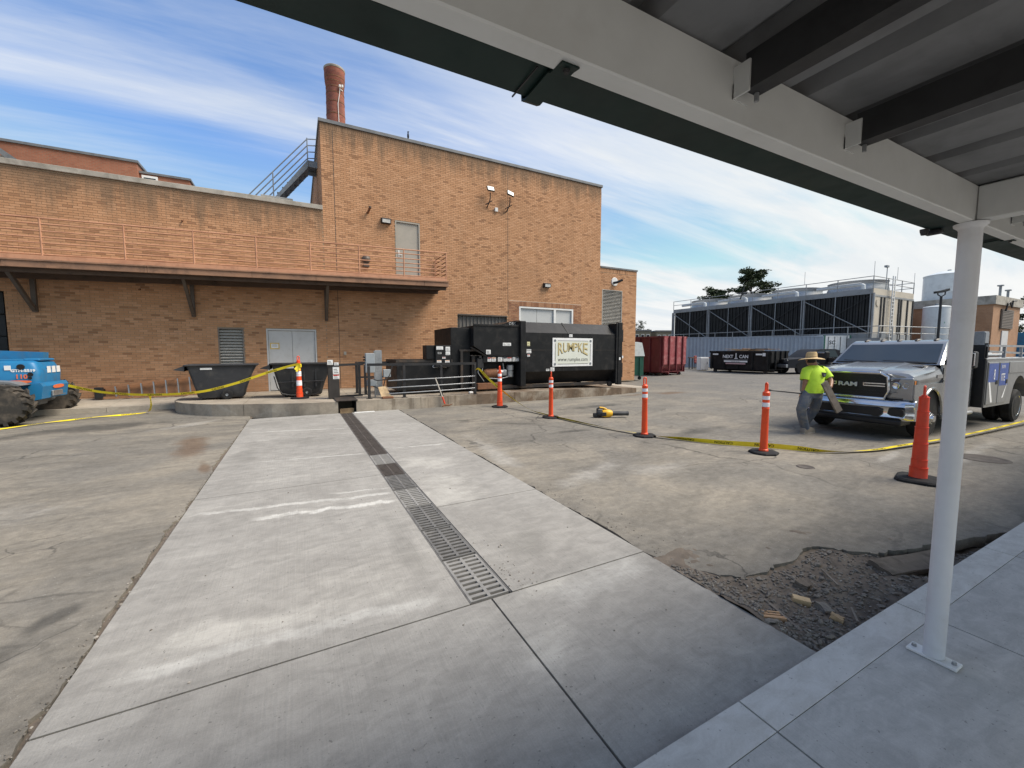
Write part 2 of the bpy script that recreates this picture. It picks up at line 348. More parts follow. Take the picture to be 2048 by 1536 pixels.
def pad_extra(k, v, c):
    xs = k.n('ShaderNodeSeparateXYZ'); k.l(v, xs.inputs[0]); x, y = xs.outputs[0], xs.outputs[1]
    wob = k.math('MULTIPLY', k.math('SUBTRACT', k.noise(k.mapv(v, (1.6, .3, 1)), 2.2, 6, .65), .5), .5)
    def line(y0, slope, w, x0, x1, soft):
        yy = k.math('ADD', k.math('SUBTRACT', y, k.math('MULTIPLY', x, slope)), -y0)
        d = k.math('ABSOLUTE', k.math('ADD', yy, k.math('MULTIPLY', wob, soft)))
        a = k.rng(d, w, w*.35)
        return k.math('MULTIPLY', a, k.math('MULTIPLY', k.rng(x, x0, x0+.25), k.rng(x, x1, x1-.12)))
    br = k.noise(k.mapv(v, (1.2, 1.5, 1)), 3.0, 7, .75, 0, .26, .58)
    for (y0, sl_, w, x0, x1, soft, amt) in ((9.17, -.22, .022, -.95, .88, .08, .75), (6.72, -.13, .020, -.6, .88, .08, .8), (4.43, -.10, .06, -.5, .92, .6, .6), (4.72, -.14, .05, -1.0, .92, .4, .45), (4.95, -.2, .03, .2, .92, .3, .4), (8.4, -.1, .03, 1.2, 1.9, .2, .35), (6.9, -.1, .05, 1.2, 2.2, .5, .4), (2.5, -.06, .07, -.9, .8, .4, .3), (2.05, .05, .18, 1.3, 2.3, .6, .22)):
        c = k.mix(k.math('MULTIPLY', k.math('MULTIPLY', line(y0, sl_, w, x0, x1, soft), br), amt), c, (.60, .59, .55))
    c = k.mix(k.math('MULTIPLY', spots(k, v, [(1.5, 4.4, .45, .8, 0), (1.6, 5.6, .5, .5, 10), (1.5, 2.25, .5, .10, 8), (1.2, 1.8, .35, .2, 30), (-.3, 2.7, .9, .18, -5)], 2.4), .35), c, (.52, .50, .45))
    c = k.mix(k.math('MULTIPLY', spots(k, v, [(.72, 3.2, .12, .8, 0), (.2, 7.9, .9, .5, 10), (-.6, 10.2, .5, .6, 0), (.0, 10.8, .9, .25, 0), (-.75, 7.2, .25, 1.2, 0), (1.65, 2.9, .3, .35, 0)], 2.0), .35), c, (.15, .145, .13))
    return c
def dock_extra(k, v, c):
    xs = k.n('ShaderNodeSeparateXYZ'); k.l(v, xs.inputs[0])
    m = k.math('MULTIPLY', k.rng(xs.outputs[0], 2.8, 5.5), k.noise(v, 1.4, 7, .65, .5, .32, .6))
    c = k.mix(k.math('MULTIPLY', m, .85), c, (.10, .062, .038))
    dr = k.math('MULTIPLY', k.noise(k.mapv(v, (5, 5, .4)), 1.5, 5, .6, 0, .5, .7), k.rng(xs.outputs[0], 1.2, 2.0))
    return k.mix(k.math('MULTIPLY', dr, .6), c, (.10, .075, .05))
M['asphalt'] = asphalt_mat('asphalt'); M['asphalt_far'] = M['asphalt']
M['pad'] = concrete_mat('pad_concrete', (.285, .273, .250), (.240, .229, .209), (.355, .34, .308), True, pad_extra)
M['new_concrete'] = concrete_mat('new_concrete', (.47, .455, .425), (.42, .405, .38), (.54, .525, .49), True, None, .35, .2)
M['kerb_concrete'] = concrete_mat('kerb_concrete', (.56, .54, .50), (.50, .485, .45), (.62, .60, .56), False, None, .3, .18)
M['dock_concrete'] = concrete_mat('dock_concrete', (.34, .295, .235), (.23, .195, .155), (.42, .385, .325), False, dock_extra)
M['walk_concrete'] = concrete_mat('walk_concrete', (.36, .32, .265), (.29, .255, .21), (.43, .40, .345), False)
M['dirt'] = mat('dirt', (.15, .125, .102), .95, col2=(.095, .08, .066), sc=7, bump=.9, bsc=45, spec=.15, dirt=(.22, .19, .155), dsc=9, damt=.5)
M['earth'] = mat('earth', (.12, .105, .085), .95, col2=(.08, .07, .055), sc=2, bump=.4, spec=.15)
# ------------------------------------------------------------------ ground
b = B(); b.box(-700, 900, -700, 900, -3, -.42); struct(b.build('ground', M['earth']))
PAD0, PAD1, DRA, DRB, YK = -1.04, 2.38, .905, 1.20, 1.05
def slab(poly, z0, z1, name, m, parent=None, zf=None):
    b = B(); n = len(poly); zt = [(zf(*p) if zf else z1) for p in poly]
    b.add([(x, y, z0) for x, y in poly] + [(x, y, z) for (x, y), z in zip(poly, zt)], [tuple(range(n))[::-1], tuple(range(n, 2*n))] + [(i, (i+1) % n, n+(i+1) % n, n+i) for i in range(n)])
    return b.build(name, m, parent)
# asphalt yard in two sheets, with a ragged edge round the broken-up corner
rng = random.Random(3)
pit = [(2.385, 2.08), (2.52, 1.93), (2.63, 1.80), (2.75, 1.70), (2.95, 1.67), (3.12, 1.69), (3.35, 1.67), (3.58, 1.73), (3.74, 1.71), (3.82, 1.60), (3.92, 1.50), (4.02, 1.43), (4.15, 1.40), (4.32, 1.33), (4.60, 1.29), (4.95, 1.20), (5.3, 1.13), (5.6, 1.054)]
pr = []
for i in range(len(pit)-1):
    for t in range(4):
        a, c_ = pit[i], pit[i+1]; f = t/4
        pr.append((a[0]+(c_[0]-a[0])*f + (rng.uniform(-.018, .018) if (i, t) != (0, 0) else 0), a[1]+(c_[1]-a[1])*f + rng.uniform(-.018, .018)))
pr.append(pit[-1])
def ragged(x, sgn, y0, y1, seed):
    rg = random.Random(seed); out = []; y = y0; w = .01
    while y < y1:
        w = max(.004, min(.045, w + rg.uniform(-.016, .016))); out.append((x+sgn*(w if rg.random() > .08 else w+.03), y)); y += rg.uniform(.03, .09)
    return out
yard = struct(slab(pr + [(16, 1.054), (16, 90), (2.385, 90)] + ragged(2.385, 1, 2.15, 11.2, 4)[::-1], -.09, 0, 'asphalt_yard', M['asphalt']))
b = B(); b.box(-1.12, -1.04, .5, 12, -.06, -.022); b.box(2.384, 2.46, 2.0, 11.2, -.06, -.022); struct(b.build('joint_dirt', M['dirt']))
struct(slab([(-60, -60), (-1.045, -60)] + ragged(-1.045, -1, .6, 11.8, 5) + [(-1.045, 90), (-60, 90)], -.09, 0, 'asphalt_yard', M['asphalt']))
b = B(); b.sheet(lambda u, v: (16 + 400*u, -60 + 220*v, .012*400*u if u < .3 else .012*120), 60, 4); struct(b.build('asphalt_road', M['asphalt_far']))
struct(slab([(16, -60), (16, .0), (5.6, .0), (5.6, -60)], -.09, -.004, 'asphalt_yard', M['asphalt']))
# concrete pad: slabs with open joints each side of the trench
pad = bpy.data.objects.new('concrete_pad', None); C.objects.link(pad); WM[pad.name] = Matrix.Identity(4); struct(pad)
g = .006
for x0, x1, ys in ((PAD0, DRA, (2.29, 5.35, 8.3, 11.24)), (DRB, PAD1, (2.29, 3.95, 6.8, 9.2, 11.24))):
    for y0, y1 in zip(ys, ys[1:]):
        slab([(x0+g, y0+g), (x1, y0+g), (x1, y1-g), (x0+g, y1-g)], -.3, .012, 'slab', M['pad'], pad)
for x0, x1 in ((PAD0, 1.05), (1.05, PAD1)):
    slab([(x0+g, YK+g-3 if x1 < 2 and False else YK+g), (x1-g, YK+g), (x1-g, 2.29-g), (x0+g, 2.29-g)], -.3, .012, 'slab', M['pad'], pad)
# iron grates over the trench
trench = tag(thing('trench_drain', 'long trench drain of slotted iron grates running from foreground to the loading dock', 'drain', (1.05, 2.3, 0)), None)
M['iron_dusty'] = mat('iron_dusty', (.27, .262, .245), .8, metal=.2, col2=(.20, .195, .185), sc=9, dirt=(.40, .385, .35), dsc=5, damt=.5, bump=.25)
M['iron_grey'] = mat('iron_grey', (.17, .166, .158), .75, metal=.3, col2=(.10, .097, .093), sc=9, dirt=(.36, .34, .31), dsc=4, damt=.5, bump=.25)
M['iron_brown'] = mat('iron_brown', (.085, .072, .064), .8, metal=.25, col2=(.05, .043, .038), sc=9, dirt=(.17, .15, .13), dsc=4, damt=.5, bump=.25)
def grate_mesh(m):
    b = B(); L, w = .566, .135; z0, z1 = -.010, .014; n = 10
    for x0, x1 in ((-w, -w+.018), (-.011, .011), (w-.018, w)): b.box(x0, x1, 0, L, z0, z1)
    for sx in (-1, 1):
        xa, xb = (.011, w-.018) if sx > 0 else (-w+.018, -.011)
        pitch = L/n; bw = pitch*.50
        for i in range(n+1):
            y0 = max(0, i*pitch-bw/2); y1 = min(L, i*pitch+bw/2); b.box(xa, xb, y0, y1, z0, z1-.0006)
    me = bpy.data.meshes.new('grate'); me.from_pydata(b.v, [], b.f); me.materials.append(M[m]); return me
gm = {m: grate_mesh(m) for m in ('iron_dusty', 'iron_grey', 'iron_brown')}
order = ['iron_dusty', 'iron_grey', 'iron_grey', 'iron_dusty', 'iron_grey', 'iron_brown', 'iron_dusty'] + ['iron_brown']*9
for i in range(15):
    o = link('grate', gm[order[i]], None, trench); o.location = (1.052, 2.31 + i*.592, rng.uniform(-.002, .002)); o.rotation_euler = (0, 0, rng.uniform(-.004, .004))
b = B(); b.box(DRA+.002, DRA+.010, 2.30, 11.2, -.4, .0125); b.box(DRB-.010, DRB-.002, 2.30, 11.2, -.4, .0125); b.build('rim_angle', M['iron_grey'], trench)
M['sump'] = mat('sump', (.018, .016, .014), .9, var=.3)
b = B(); b.box(DRA+.010, DRA+.013, 2.3, 11.2, -.41, -.032); b.box(DRB-.013, DRB-.010, 2.3, 11.2, -.41, -.032); b.box(DRA+.013, DRB-.013, 2.3, 11.2, -.415, -.40); b.box(DRA+.013, DRB-.013, 2.296, 2.30, -.40, -.032); b.build('channel', M['sump'], trench)
# covered walk with a paler kerb strip
walk = bpy.data.objects.new('walkway', None); C.objects.link(walk); WM[walk.name] = Matrix.Identity(4); struct(walk)
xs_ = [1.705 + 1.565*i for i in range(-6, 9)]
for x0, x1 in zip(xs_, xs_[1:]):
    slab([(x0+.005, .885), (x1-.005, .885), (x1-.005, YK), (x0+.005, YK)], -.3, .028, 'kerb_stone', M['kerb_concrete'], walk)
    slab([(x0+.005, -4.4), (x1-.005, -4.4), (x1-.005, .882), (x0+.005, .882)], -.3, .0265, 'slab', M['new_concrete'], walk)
# broken-up corner
b = B()
def dz(x, y):
    return -.022 + .028*noise.fractal(Vector((x*4, y*4, 1)), 1, 2, 5) + .012*noise.noise(Vector((x*22, y*22, 3))) - .10*max(0, min(1, (x-3.7)/.5))*max(0, 1-abs(y-1.22)/.22) + .035*max(0, 1-(x-2.38)/.6)
b.sheet(lambda u, v: (2.37+3.4*u, YK-.01+1.15*v, dz(2.37+3.4*u, YK+1.15*v)), 170, 58)
struct(b.build('bare_dirt', M['dirt']))
M['rubble'] = mat('rubble', (.19, .17, .145), .9, col2=(.11, .097, .083), sc=9, bump=.4)
M['stone_pale'] = mat('stone_pale', (.34, .31, .27), .9, col2=(.22, .20, .17), sc=9, bump=.3)
def chip(b, x, y, z, r, rg):
    bm = bmesh.new(); bmesh.ops.create_icosphere(bm, subdivisions=1, radius=1)
    ax = Vector((rg.uniform(.6, 1.3), rg.uniform(.5, 1.1), rg.uniform(.3, .7))); q = Matrix.Rotation(rg.uniform(0, 6.28), 3, 'Z') @ Matrix.Rotation(rg.uniform(-.5, .5), 3, 'X')
    for v_ in bm.verts:
        d = v_.co * rg.uniform(.65, 1.15); v_.co = Vector((x, y, z)) + q @ Vector((d.x*ax.x, d.y*ax.y, d.z*ax.z)) * r
    b.bm(bm)
def gravel(name, n, fn, m, label, seed, rmin, rmax):
    rg = random.Random(seed); b = B()
    for _ in range(n):
        x, y, z = fn(rg); chip(b, x, y, z, rg.uniform(rmin, rmax)*(1 if rg.random() < .9 else 1.8), rg)
    return tag(b.build(name, m, fix=False), label, 'rubble', kind='stuff')
def in_pit(rg):
    while True:
        x = 2.40 + 3.0*rg.random()**1.5; y = YK+.01+rg.random()*.98
        lim = next((p[1] + (q[1]-p[1])*(x-p[0])/(q[0]-p[0]) for p, q in zip(pit, pit[1:]) if p[0] <= x <= q[0]), 0)
        if y < lim - .02: return x, y, dz(x, y)+.004
gravel('loose_gravel', 1900, in_pit, M['rubble'], 'loose dark gravel and crumbs in the broken-up corner', 5, .004, .017)
gravel('loose_gravel', 160, in_pit, M['stone_pale'], 'pale stone chips scattered in the broken-up corner', 6, .003, .010)
def by_edge(rg):
    t = rg.random()
    if t < .42: return PAD0 - abs(rg.gauss(0, .035)), 1.2 + 5.5*rg.random()**1.3, .004
    if t < .62: return 2.40 + abs(rg.gauss(0, .22)), 1.9 + 2.2*rg.random(), .004
    if t < .72: return 1.21 + abs(rg.gauss(0, .12)), 2.22 + abs(rg.gauss(0, .35)), .015
    if t < .80: return rg.uniform(-1, 2.3), rg.uniform(1.2, 6), .015
    return rg.uniform(-5, 9), rg.uniform(1.2, 9), .016
gravel('ground_crumbs', 480, by_edge, M['rubble'], 'small dark crumbs strewn over the pad and asphalt', 8, .002, .008)
gravel('ground_crumbs', 150, by_edge, M['stone_pale'], 'small pale crumbs strewn over the pad and asphalt', 9, .002, .007)
# pieces one can pick out of the rubble
def chunk(name, label, cat, loc, size, rot, m, rough=.16, seed=1, cuts=3):
    bm = bmesh.new(); bmesh.ops.create_cube(bm, size=1); bmesh.ops.subdivide_edges(bm, edges=bm.edges[:], cuts=cuts, use_grid_fill=True)
    for v_ in bm.verts:
        n_ = noise.noise_vector(v_.co*3 + Vector((seed*7, 0, 0))); v_.co = Vector((v_.co.x*size[0], v_.co.y*size[1], v_.co.z*size[2])) + n_*min(size)*rough
    b = B(); b.bm(bm); o = b.build(name, m); o.location = loc; o.rotation_euler = rot; WM[o.name] = Matrix.Identity(4)
    return tag(o, label, cat)
M['splinter'] = mat('splinter', (.48, .30, .17), .85, col2=(.25, .13, .07), sc=4, bump=.3)
w0 = thing('splintered_wood', 'splintered orange-brown wood chunk lying against the concrete pad edge', 'wood', (2.46, 1.35, -.0))
for i in range(6):
    b = B(); y = -.028+i*.011; b.box(-.065+rng.uniform(-.02, .015), .065+rng.uniform(-.02, .02), y, y+.0095, -.012, .014+rng.uniform(-.006, .006)); b.build('splinter', M['splinter'], w0, world=False)
w0.rotation_euler = (0, 0, R(-38)); w0.location.z = .006
chunk('wood_block', 'pale cut wood block standing out in the dark rubble', 'wood', (2.81, 1.36, -.005), (.095, .045, .05), (.1, .1, R(-50)), M['fresh_wood'], .08, 2)
chunk('brick_chunk', 'broken brown brick half nearest the walkway kerb', 'brick', (2.80, 1.16, -.01), (.075, .06, .06), (.15, .2, R(20)), M['wood'], .2, 3)
chunk('brick_chunk', 'dusty grey brick lump just behind the brown brick half', 'brick', (2.86, 1.25, -.015), (.085, .06, .05), (.2, -.1, R(60)), M['rubble'], .25, 4)
chunk('slate_piece', 'thin flat brown shard leaning in the rubble', 'stone', (2.68, 1.20, -.01), (.14, .055, .012), (.3, .15, R(-30)), M['old_wood'], .3, 5)
chunk('asphalt_lump', 'dark broken asphalt lump in the middle of the rubble', 'asphalt', (3.05, 1.47, -.015), (.11, .08, .04), (.1, .15, R(10)), M['dirt'], .25, 6)
for i, (p0, p1, lab) in enumerate((((2.62, 1.50), (2.44, 1.09), 'long thin grey stick along the pad side of the rubble'), ((3.35, 1.50), (3.2, 1.33), 'grey wood lath lying at the back of the rubble'), ((2.62, 1.17), (2.52, 1.07), 'short grey stick near the tip of the rubble patch'), ((3.0, 1.17), (2.86, 1.08), 'thin grey stick beside the kerb next to the brick half'))):
    b = B(); z = .005; b.bar((*p0, z), (*p1, z+.008), .012 if i else .016, .008); tag(b.build('wood_stick', M['old_wood']), lab, 'wood')
chunk('asphalt_slab', 'broken asphalt edge slab tilted over the hole beside the post', 'asphalt', (4.15, 1.26, -.045), (.75, .16, .05), (.25, .06, R(-10)), M['dirt'], .2, 9, 5)
# ------------------------------------------------------------------ dock
dock = bpy.data.objects.new('loading_dock', None); C.objects.link(dock); WM[dock.name] = Matrix.Identity(4); struct(dock)
dk = lambda x, y: .305 - (y-11.25)*.0125
arc = [(-2.99, 14.3), (-2.97, 13.9), (-2.84, 13.45), (-2.62, 13.02), (-2.30, 12.62), (-1.92, 12.28), (-1.5, 12.03)]
def jag(pts, seed, amt=.012, step=.25):
    rg = random.Random(seed); out = []
    for p, q in zip(pts, pts[1:]):
        n = max(1, int(math.hypot(q[0]-p[0], q[1]-p[1])/step))
        for i in range(n): out.append((p[0]+(q[0]-p[0])*i/n, p[1]+(q[1]-p[1])*i/n + (rg.uniform(-amt, amt) if i else 0)))
    return out + [pts[-1]]
slab(jag(arc, 1) + [(-1.22, 11.9), (-1.22, 16), (-2.99, 16)], -.05, 0, 'slab', M['dock_concrete'], dock, dk)
slab(jag([(-1.21, 11.895), (-.6, 11.63), (0, 11.42), (.45, 11.31), (.88, 11.27)], 2) + [(.88, 16), (-1.21, 16)], -.05, 0, 'slab', M['dock_concrete'], dock, dk)
slab([(.885, 12.15), (1.315, 12.15), (1.315, 16), (.885, 16)], -.05, 0, 'slab', M['dock_concrete'], dock, dk)
slab(jag([(1.32, 11.26), (6.0, 11.28)], 3, .02) + [(6.0, 16), (1.32, 16)], -.05, 0, 'slab', M['dock_concrete'], dock, dk)
slab(jag([(6.01, 11.28), (10.6, 11.48), (11.6, 11.75)], 4, .03) + [(11.6, 16), (6.01, 16)], -.05, 0, 'slab', M['dock_concrete'], dock, lambda x, y: max(.05, dk(x, y) - max(0, x-9.5)*.06))
slab([(11.61, 11.9), (12.6, 12.2), (13.6, 13.2), (13.6, 16), (11.61, 16)], -.05, 0, 'apron_slab', M['walk_concrete'], dock, lambda x, y: .17 - (x-11.6)*.07)
b = B(); b.box(.84, 1.36, 11.24, 12.25, .318, .332); b.build('cover_plate', M['black_rust'], dock)
b = B(); b.box(.885, .89, 11.3, 12.14, -.4, .3); b.box(1.31, 1.315, 11.3, 12.14, -.4, .3); b.build('box_lining', M['dark_steel'], dock)
b = B(); b.box(.93, 1.27, 11.36, 11.42, -.02, .11); tag(b.build('timber_block', M['wood']), 'stained timber block standing in the drain opening under the dock edge', 'timber')
side = bpy.data.objects.new('sidewalk', None); C.objects.link(side); WM[side.name] = Matrix.Identity(4); struct(side)
for i in range(8):
    x1 = -3.0 - i*1.5; x0 = x1-1.49
    slab([(x0, 14.55), (x1, 14.55), (x1, 16), (x0, 16)], -.05, 0, 'slab', M['walk_concrete'], side, lambda x, y: .125 + (y-14.4)*.072)
    slab([(x0, 14.38), (x1, 14.38), (x1, 14.545), (x0, 14.545)], -.05, .128, 'kerb_stone', M['walk_concrete'], side)
M['iron_cover'] = M['iron_grey']
for x, y, r, lab in ((6.17, 3.03, .10, 'small round iron cover set in the asphalt behind the caution tape'), (9.0, 2.05, .28, 'round iron manhole cover in the pale patch right of the post')):
    b = B(); b.lathe([(.001, .004), (r*.8, .004), (r*.86, .008), (r, .008), (r+.01, .0)], (x, y, .001), n=28); tag(b.build('manhole_cover', M['iron_brown']), lab, 'manhole cover')
# ------------------------------------------------------------------ canopy
can = thing('walkway_canopy', 'low metal canopy over the walkway with white beam, dark gutter and steel post', 'canopy', (2.84, .75, .027))
CX0, CX1, CZ = -4.5, 13.0, 2.20
def chan_beam(name, x0, x1, y0, y1, z0, z1, m, t=.006):
    b = B(); b.box(x0, x1, y0, y1, z0, z1, .004); return b.build(name, m, can)
chan_beam('eave_beam', CX0, CX1, .73, .782, CZ, CZ+.16, M['canopy_paint'])
chan_beam('eave_beam', CX0, CX1, -1.40, -1.352, CZ, CZ+.16, M['canopy_paint'])
for x in (2.84, 9.04, -3.36):
    b = B(); b.cyl((x, -1.376, .03), (x, -1.376, CZ-.001), .046, n=24); b.build('post', M['post_paint'], can)
b = B(); b.prism([(.796, CZ+.028), (.800, CZ+.016), (.905, CZ+.012), (.915, CZ+.02), (.925, CZ+.13), (.915, CZ+.13), (.903, CZ+.026), (.806, CZ+.03), (.802, CZ+.16), (.796, CZ+.16)], 'x', CX0, CX1); b.build('gutter', M['gutter_green'], can)
for x in (-2.4, .53, 3.46, 6.4, 9.3):
    b = B(); b.prism([(.745, CZ-.005), (.745, CZ-.001), (.79, CZ-.001), (.80, CZ+.010), (.904, CZ+.006), (.917, CZ+.012), (.928, CZ+.125), (.931, CZ+.125), (.921, CZ+.008), (.906, CZ+.002), (.80, CZ+.006)], 'x', x-.022, x+.022); s_ = b.build('gutter_strap', M['gutter_green'], can)
    b = B(); b.cyl((x, .762, CZ-.005), (x, .762, CZ-.011), .008, .006, 8); b.build('bolt', M['dark_steel'], s_)
    b = B(); b.box(x-.05, x-.047, .80, .918, CZ+.0085, CZ+.0115); b.build('gutter_joint', M['dark_steel'], can)
# ribbed deck
b = B(); prof = []; x = CX0
while x < CX1:
    prof += [(x, 2.362), (x+.215, 2.362), (x+.235, 2.41), (x+.285, 2.41), (x+.305, 2.362)]; x += .31
pts = [(px, y, z) for y in (-1.35, .85) for px, z in prof]; n = len(prof)
b.add(pts, [(i, i+1, n+i+1, n+i) for i in range(n-1)])
b.add([(px, y, z+.012) for px, y, z in pts], [(i, n+i, n+i+1, i+1) for i in range(n-1)])
b.build('roof_deck', M['deck_grey'], can, fix=False)
for x in (1.06, 1.63, 3.32, 3.9, 4.5, 5.1, -.35, -1.0, -1.6):
    b = B(); h0, h1 = 2.262, 2.352
    b.box(x-.022, x-.018, -1.3, .70, h0, h1); b.box(x-.018, x+.03, -1.3, .70, h0, h0+.004); b.box(x-.018, x+.03, -1.3, .70, h1-.004, h1); b.box(x+.026, x+.03, -1.3, .70, h0+.004, h0+.016)
    p_ = b.build('purlin', M['dark_steel'], can)
    b = B(); b.box(x-.028, x-.0225, .685, .7295, h0-.006, h1-.02); b.box(x-.028, x+.034, .7265, .7295, h0-.008, h0+.03); b.build('clip_plate', M['canopy_paint'], p_)
    b = B(); b.cyl((x+.012, .69, h0-.001), (x+.012, .69, h0-.022), .006, .006, 6); b.build('bolt', M['galv'], p_)
PX, PY = 2.84, .752
for x in (PX, PX+6.2, PX-6.2):
    b = B(); b.box(x-.04, x+.04, -1.33, .728, CZ+.002, CZ+.155, .004); b.build('cross_beam', M['canopy_paint'], can)
    b = B(); b.lathe([(.041, .045), (.041, CZ-.03), (.046, CZ-.022), (.058, CZ-.012), (.06, CZ-.0015)], (x, PY, 0), n=32); po = b.build('post', M['post_paint'], can)
    b = B(); b.box(x-.04, x+.042, PY-.095, PY+.095, .028, .043, .003); b.build('base_plate', M['white_paint'], po)
    for s in (-1, 1):
        b = B(); b.cyl((x, PY+s*.075, .042), (x, PY+s*.075, .058), .011, .009, 6, smooth=False); b.build('anchor_bolt', M['galv'], po)
b = B(); b.bar((3.2, .10, 2.235), (3.6, -.30, 2.235), .05, .045); b.build('conduit_box', M['dark_steel'], can)
# wasp-nest-like clamp on the gutter beside the post
b = B(); b.box(2.86, 2.90, .86, .925, CZ-.012, CZ+.012, .006); b.lathe([(.003, -.03), (.012, -.028), (.017, -.012), (.018, 0)], (2.82, .91, CZ+.01), n=12); b.build('gutter_outlet', M['dark_steel'], can)
# ------------------------------------------------------------------ brick
def brick_mat(name, stops, stain=.5, top=None, topw=1.2):
    k = N(name); v = k.coord('World')
    at = k.n('ShaderNodeAttribute', attribute_name='rnd')
    cr = k.n('ShaderNodeValToRGB'); e = cr.color_ramp; e.interpolation = 'LINEAR'
    while len(e.elements) < len(stops): e.elements.new(.5)
    for el, (p, c) in zip(e.elements, stops): el.position = p; el.color = (*c, 1)
    k.l(at.outputs['Fac'], cr.inputs[0]); c = cr.outputs[0]
    c = k.mix(k.math('MULTIPLY', k.noise(v, .45, 6, .6, .4, .40, .70), stain), c, tuple(q*.62 for q in stops[len(stops)//2][1]))
    c = k.mix(k.math('MULTIPLY', k.noise(k.mapv(v, (2.2, 2.2, .28)), 1.0, 7, .65, .4, .52, .74), stain*.6), c, (.15, .105, .07))
    if top is not None:     # soot and water marks that hang down from the coping
        xs = k.n('ShaderNodeSeparateXYZ'); k.l(v, xs.inputs[0])
        d = k.math('ADD', xs.outputs[2], k.math('MULTIPLY', k.math('SUBTRACT', k.noise(k.mapv(v, (3.5, 3.5, .3)), 1.2, 6, .7), .5), topw*2.2))
        c = k.mix(k.rng(d, top-topw, top, 0, .72), c, (.13, .10, .07))
    c = k.mix(k.math('MULTIPLY', k.noise(v, 60, 3), .25), c, tuple(q*.5 for q in stops[len(stops)//2][1]))
    k.color(c); k.set(rough=.88, spec=.25); k.bump(k.noise(v, 90, 4), .3, .003)
    return k.m
TAN = [(0, (.30, .155, .085)), (.06, (.36, .188, .10)), (.11, (.47, .25, .132)), (.4, (.51, .277, .148)), (.7, (.545, .302, .165)), (1, (.59, .335, .19))]
M['brick_low'] = brick_mat('brick_low', TAN, .4, 6.5, 1.1)
M['brick_tall'] = brick_mat('brick_tall', TAN, .32, 9.4, .9)
M['brick_red'] = brick_mat('brick_red', [(0, (.14, .04, .025)), (.3, (.22, .065, .035)), (1, (.30, .10, .055))], .4)
M['mortar'] = mat('mortar', (.36, .265, .175), .95, col2=(.28, .20, .13), sc=1.5, coord='World', bump=.2, spec=.2)
M['coping'] = mat('coping', (.40, .37, .32), .85, col2=(.26, .24, .20), sc=2, dirt=(.14, .125, .105), dsc=1.4, damt=.6, bump=.2)
M['coping_metal'] = mat('coping_metal', (.17, .175, .18), .55, metal=.2, var=.3, sc=3)
M['door_grey'] = mat('door_grey', (.56, .555, .545), .5, var=.1, sc=2, dirt=(.36, .34, .31), dsc=3, damt=.3)
M['door_beige'] = mat('door_beige', (.36, .33, .28), .5, var=.1, sc=2, dirt=(.26, .24, .2), dsc=3, damt=.3)
M['brown_steel'] = mat('brown_steel', (.10, .078, .062), .55, var=.25, sc=5)
M['salmon'] = mat('salmon', (.50, .255, .15), .6, col2=(.40, .19, .11), sc=3, dirt=(.19, .09, .05), dsc=5, damt=.35)
M['salmon_dirty'] = mat('salmon_dirty', (.30, .165, .10), .7, col2=(.20, .115, .075), sc=2, dirt=(.09, .055, .035), dsc=3, damt=.65)
M['underdeck_steel'] = mat('underdeck_steel', (.10, .065, .045), .7, var=.4, sc=3)  # even dark brown steel for the beams under the balcony deck
fwv = Vector((cos(R(62.35)), sin(R(62.35)), 0))
def holed(b, mp, u0, u1, w0, w1, holes, depth):
    us = sorted({u0, u1} | {min(max(q, u0), u1) for h in holes for q in h[:2]}); ws = sorted({w0, w1} | {min(max(q, w0), w1) for h in holes for q in h[2:4]})
    for a, c_ in zip(us, us[1:]):
        for d, e in zip(ws, ws[1:]):
            mu, mw = (a+c_)/2, (d+e)/2
            if any(h[0] < mu < h[1] and h[2] < mw < h[3] for h in holes): continue
            b.add([mp(a, d, 0), mp(c_, d, 0), mp(c_, e, 0), mp(a, e, 0)], [(0, 1, 2, 3)])
    for h in holes:
        a, c_, d, e = max(h[0], u0), min(h[1], u1), max(h[2], w0), min(h[3], w1); P = -depth
        for q in ((a, d, a, e), (c_, d, c_, e), (a, e, c_, e), (a, d, c_, d)):
            b.add([mp(q[0], q[1], .006), mp(q[2], q[3], .006), mp(q[2], q[3], P), mp(q[0], q[1], P)], [(0, 1, 2, 3)])
def courses(u0, u1, w0, w1, holes, soldier=0, seed=1):
    BW, BH, J = .203, .0677, .010; out = []
    rg = random.Random(seed); row = 0; w = w0
    def clip(a, c_, d, e):
        iv = [(a, c_)]
        for h in holes:
            if h[3] <= d+.012 or h[2] >= e-.012: continue
            nx = []
            for p, q in iv:
                if h[1] <= p or h[0] >= q: nx.append((p, q)); continue
                if h[0]-p > .03: nx.append((p, h[0]-.004))
                if q-h[1] > .03: nx.append((h[1]+.004, q))
            iv = nx
        return iv
    top = w1 - soldier
    while w + BH*.6 < top:
        u = u0 - (BW/2 if row % 2 else 0); hh = min(BH-J, top-w-.004)
        while u < u1:
            a, c_ = max(u, u0), min(u+BW-J, u1)
            if c_-a > .03:
                for p, q in clip(a, c_, w, w+hh): out.append((p, q, w, w+hh, (c_-a > .19 and abs(q-p-(c_-a)) < 1e-6 and hh > BH-J-1e-6)))
            u += BW
        w += BH; row += 1
    if soldier:
        u = u0
        while u < u1-.03:
            out.append((u, min(u+.058, u1), top+.004, w1-.004, False)); u += BH
    return [(a, c_, d, e, full, rg.random()) for a, c_, d, e, full in out]
NV = 12
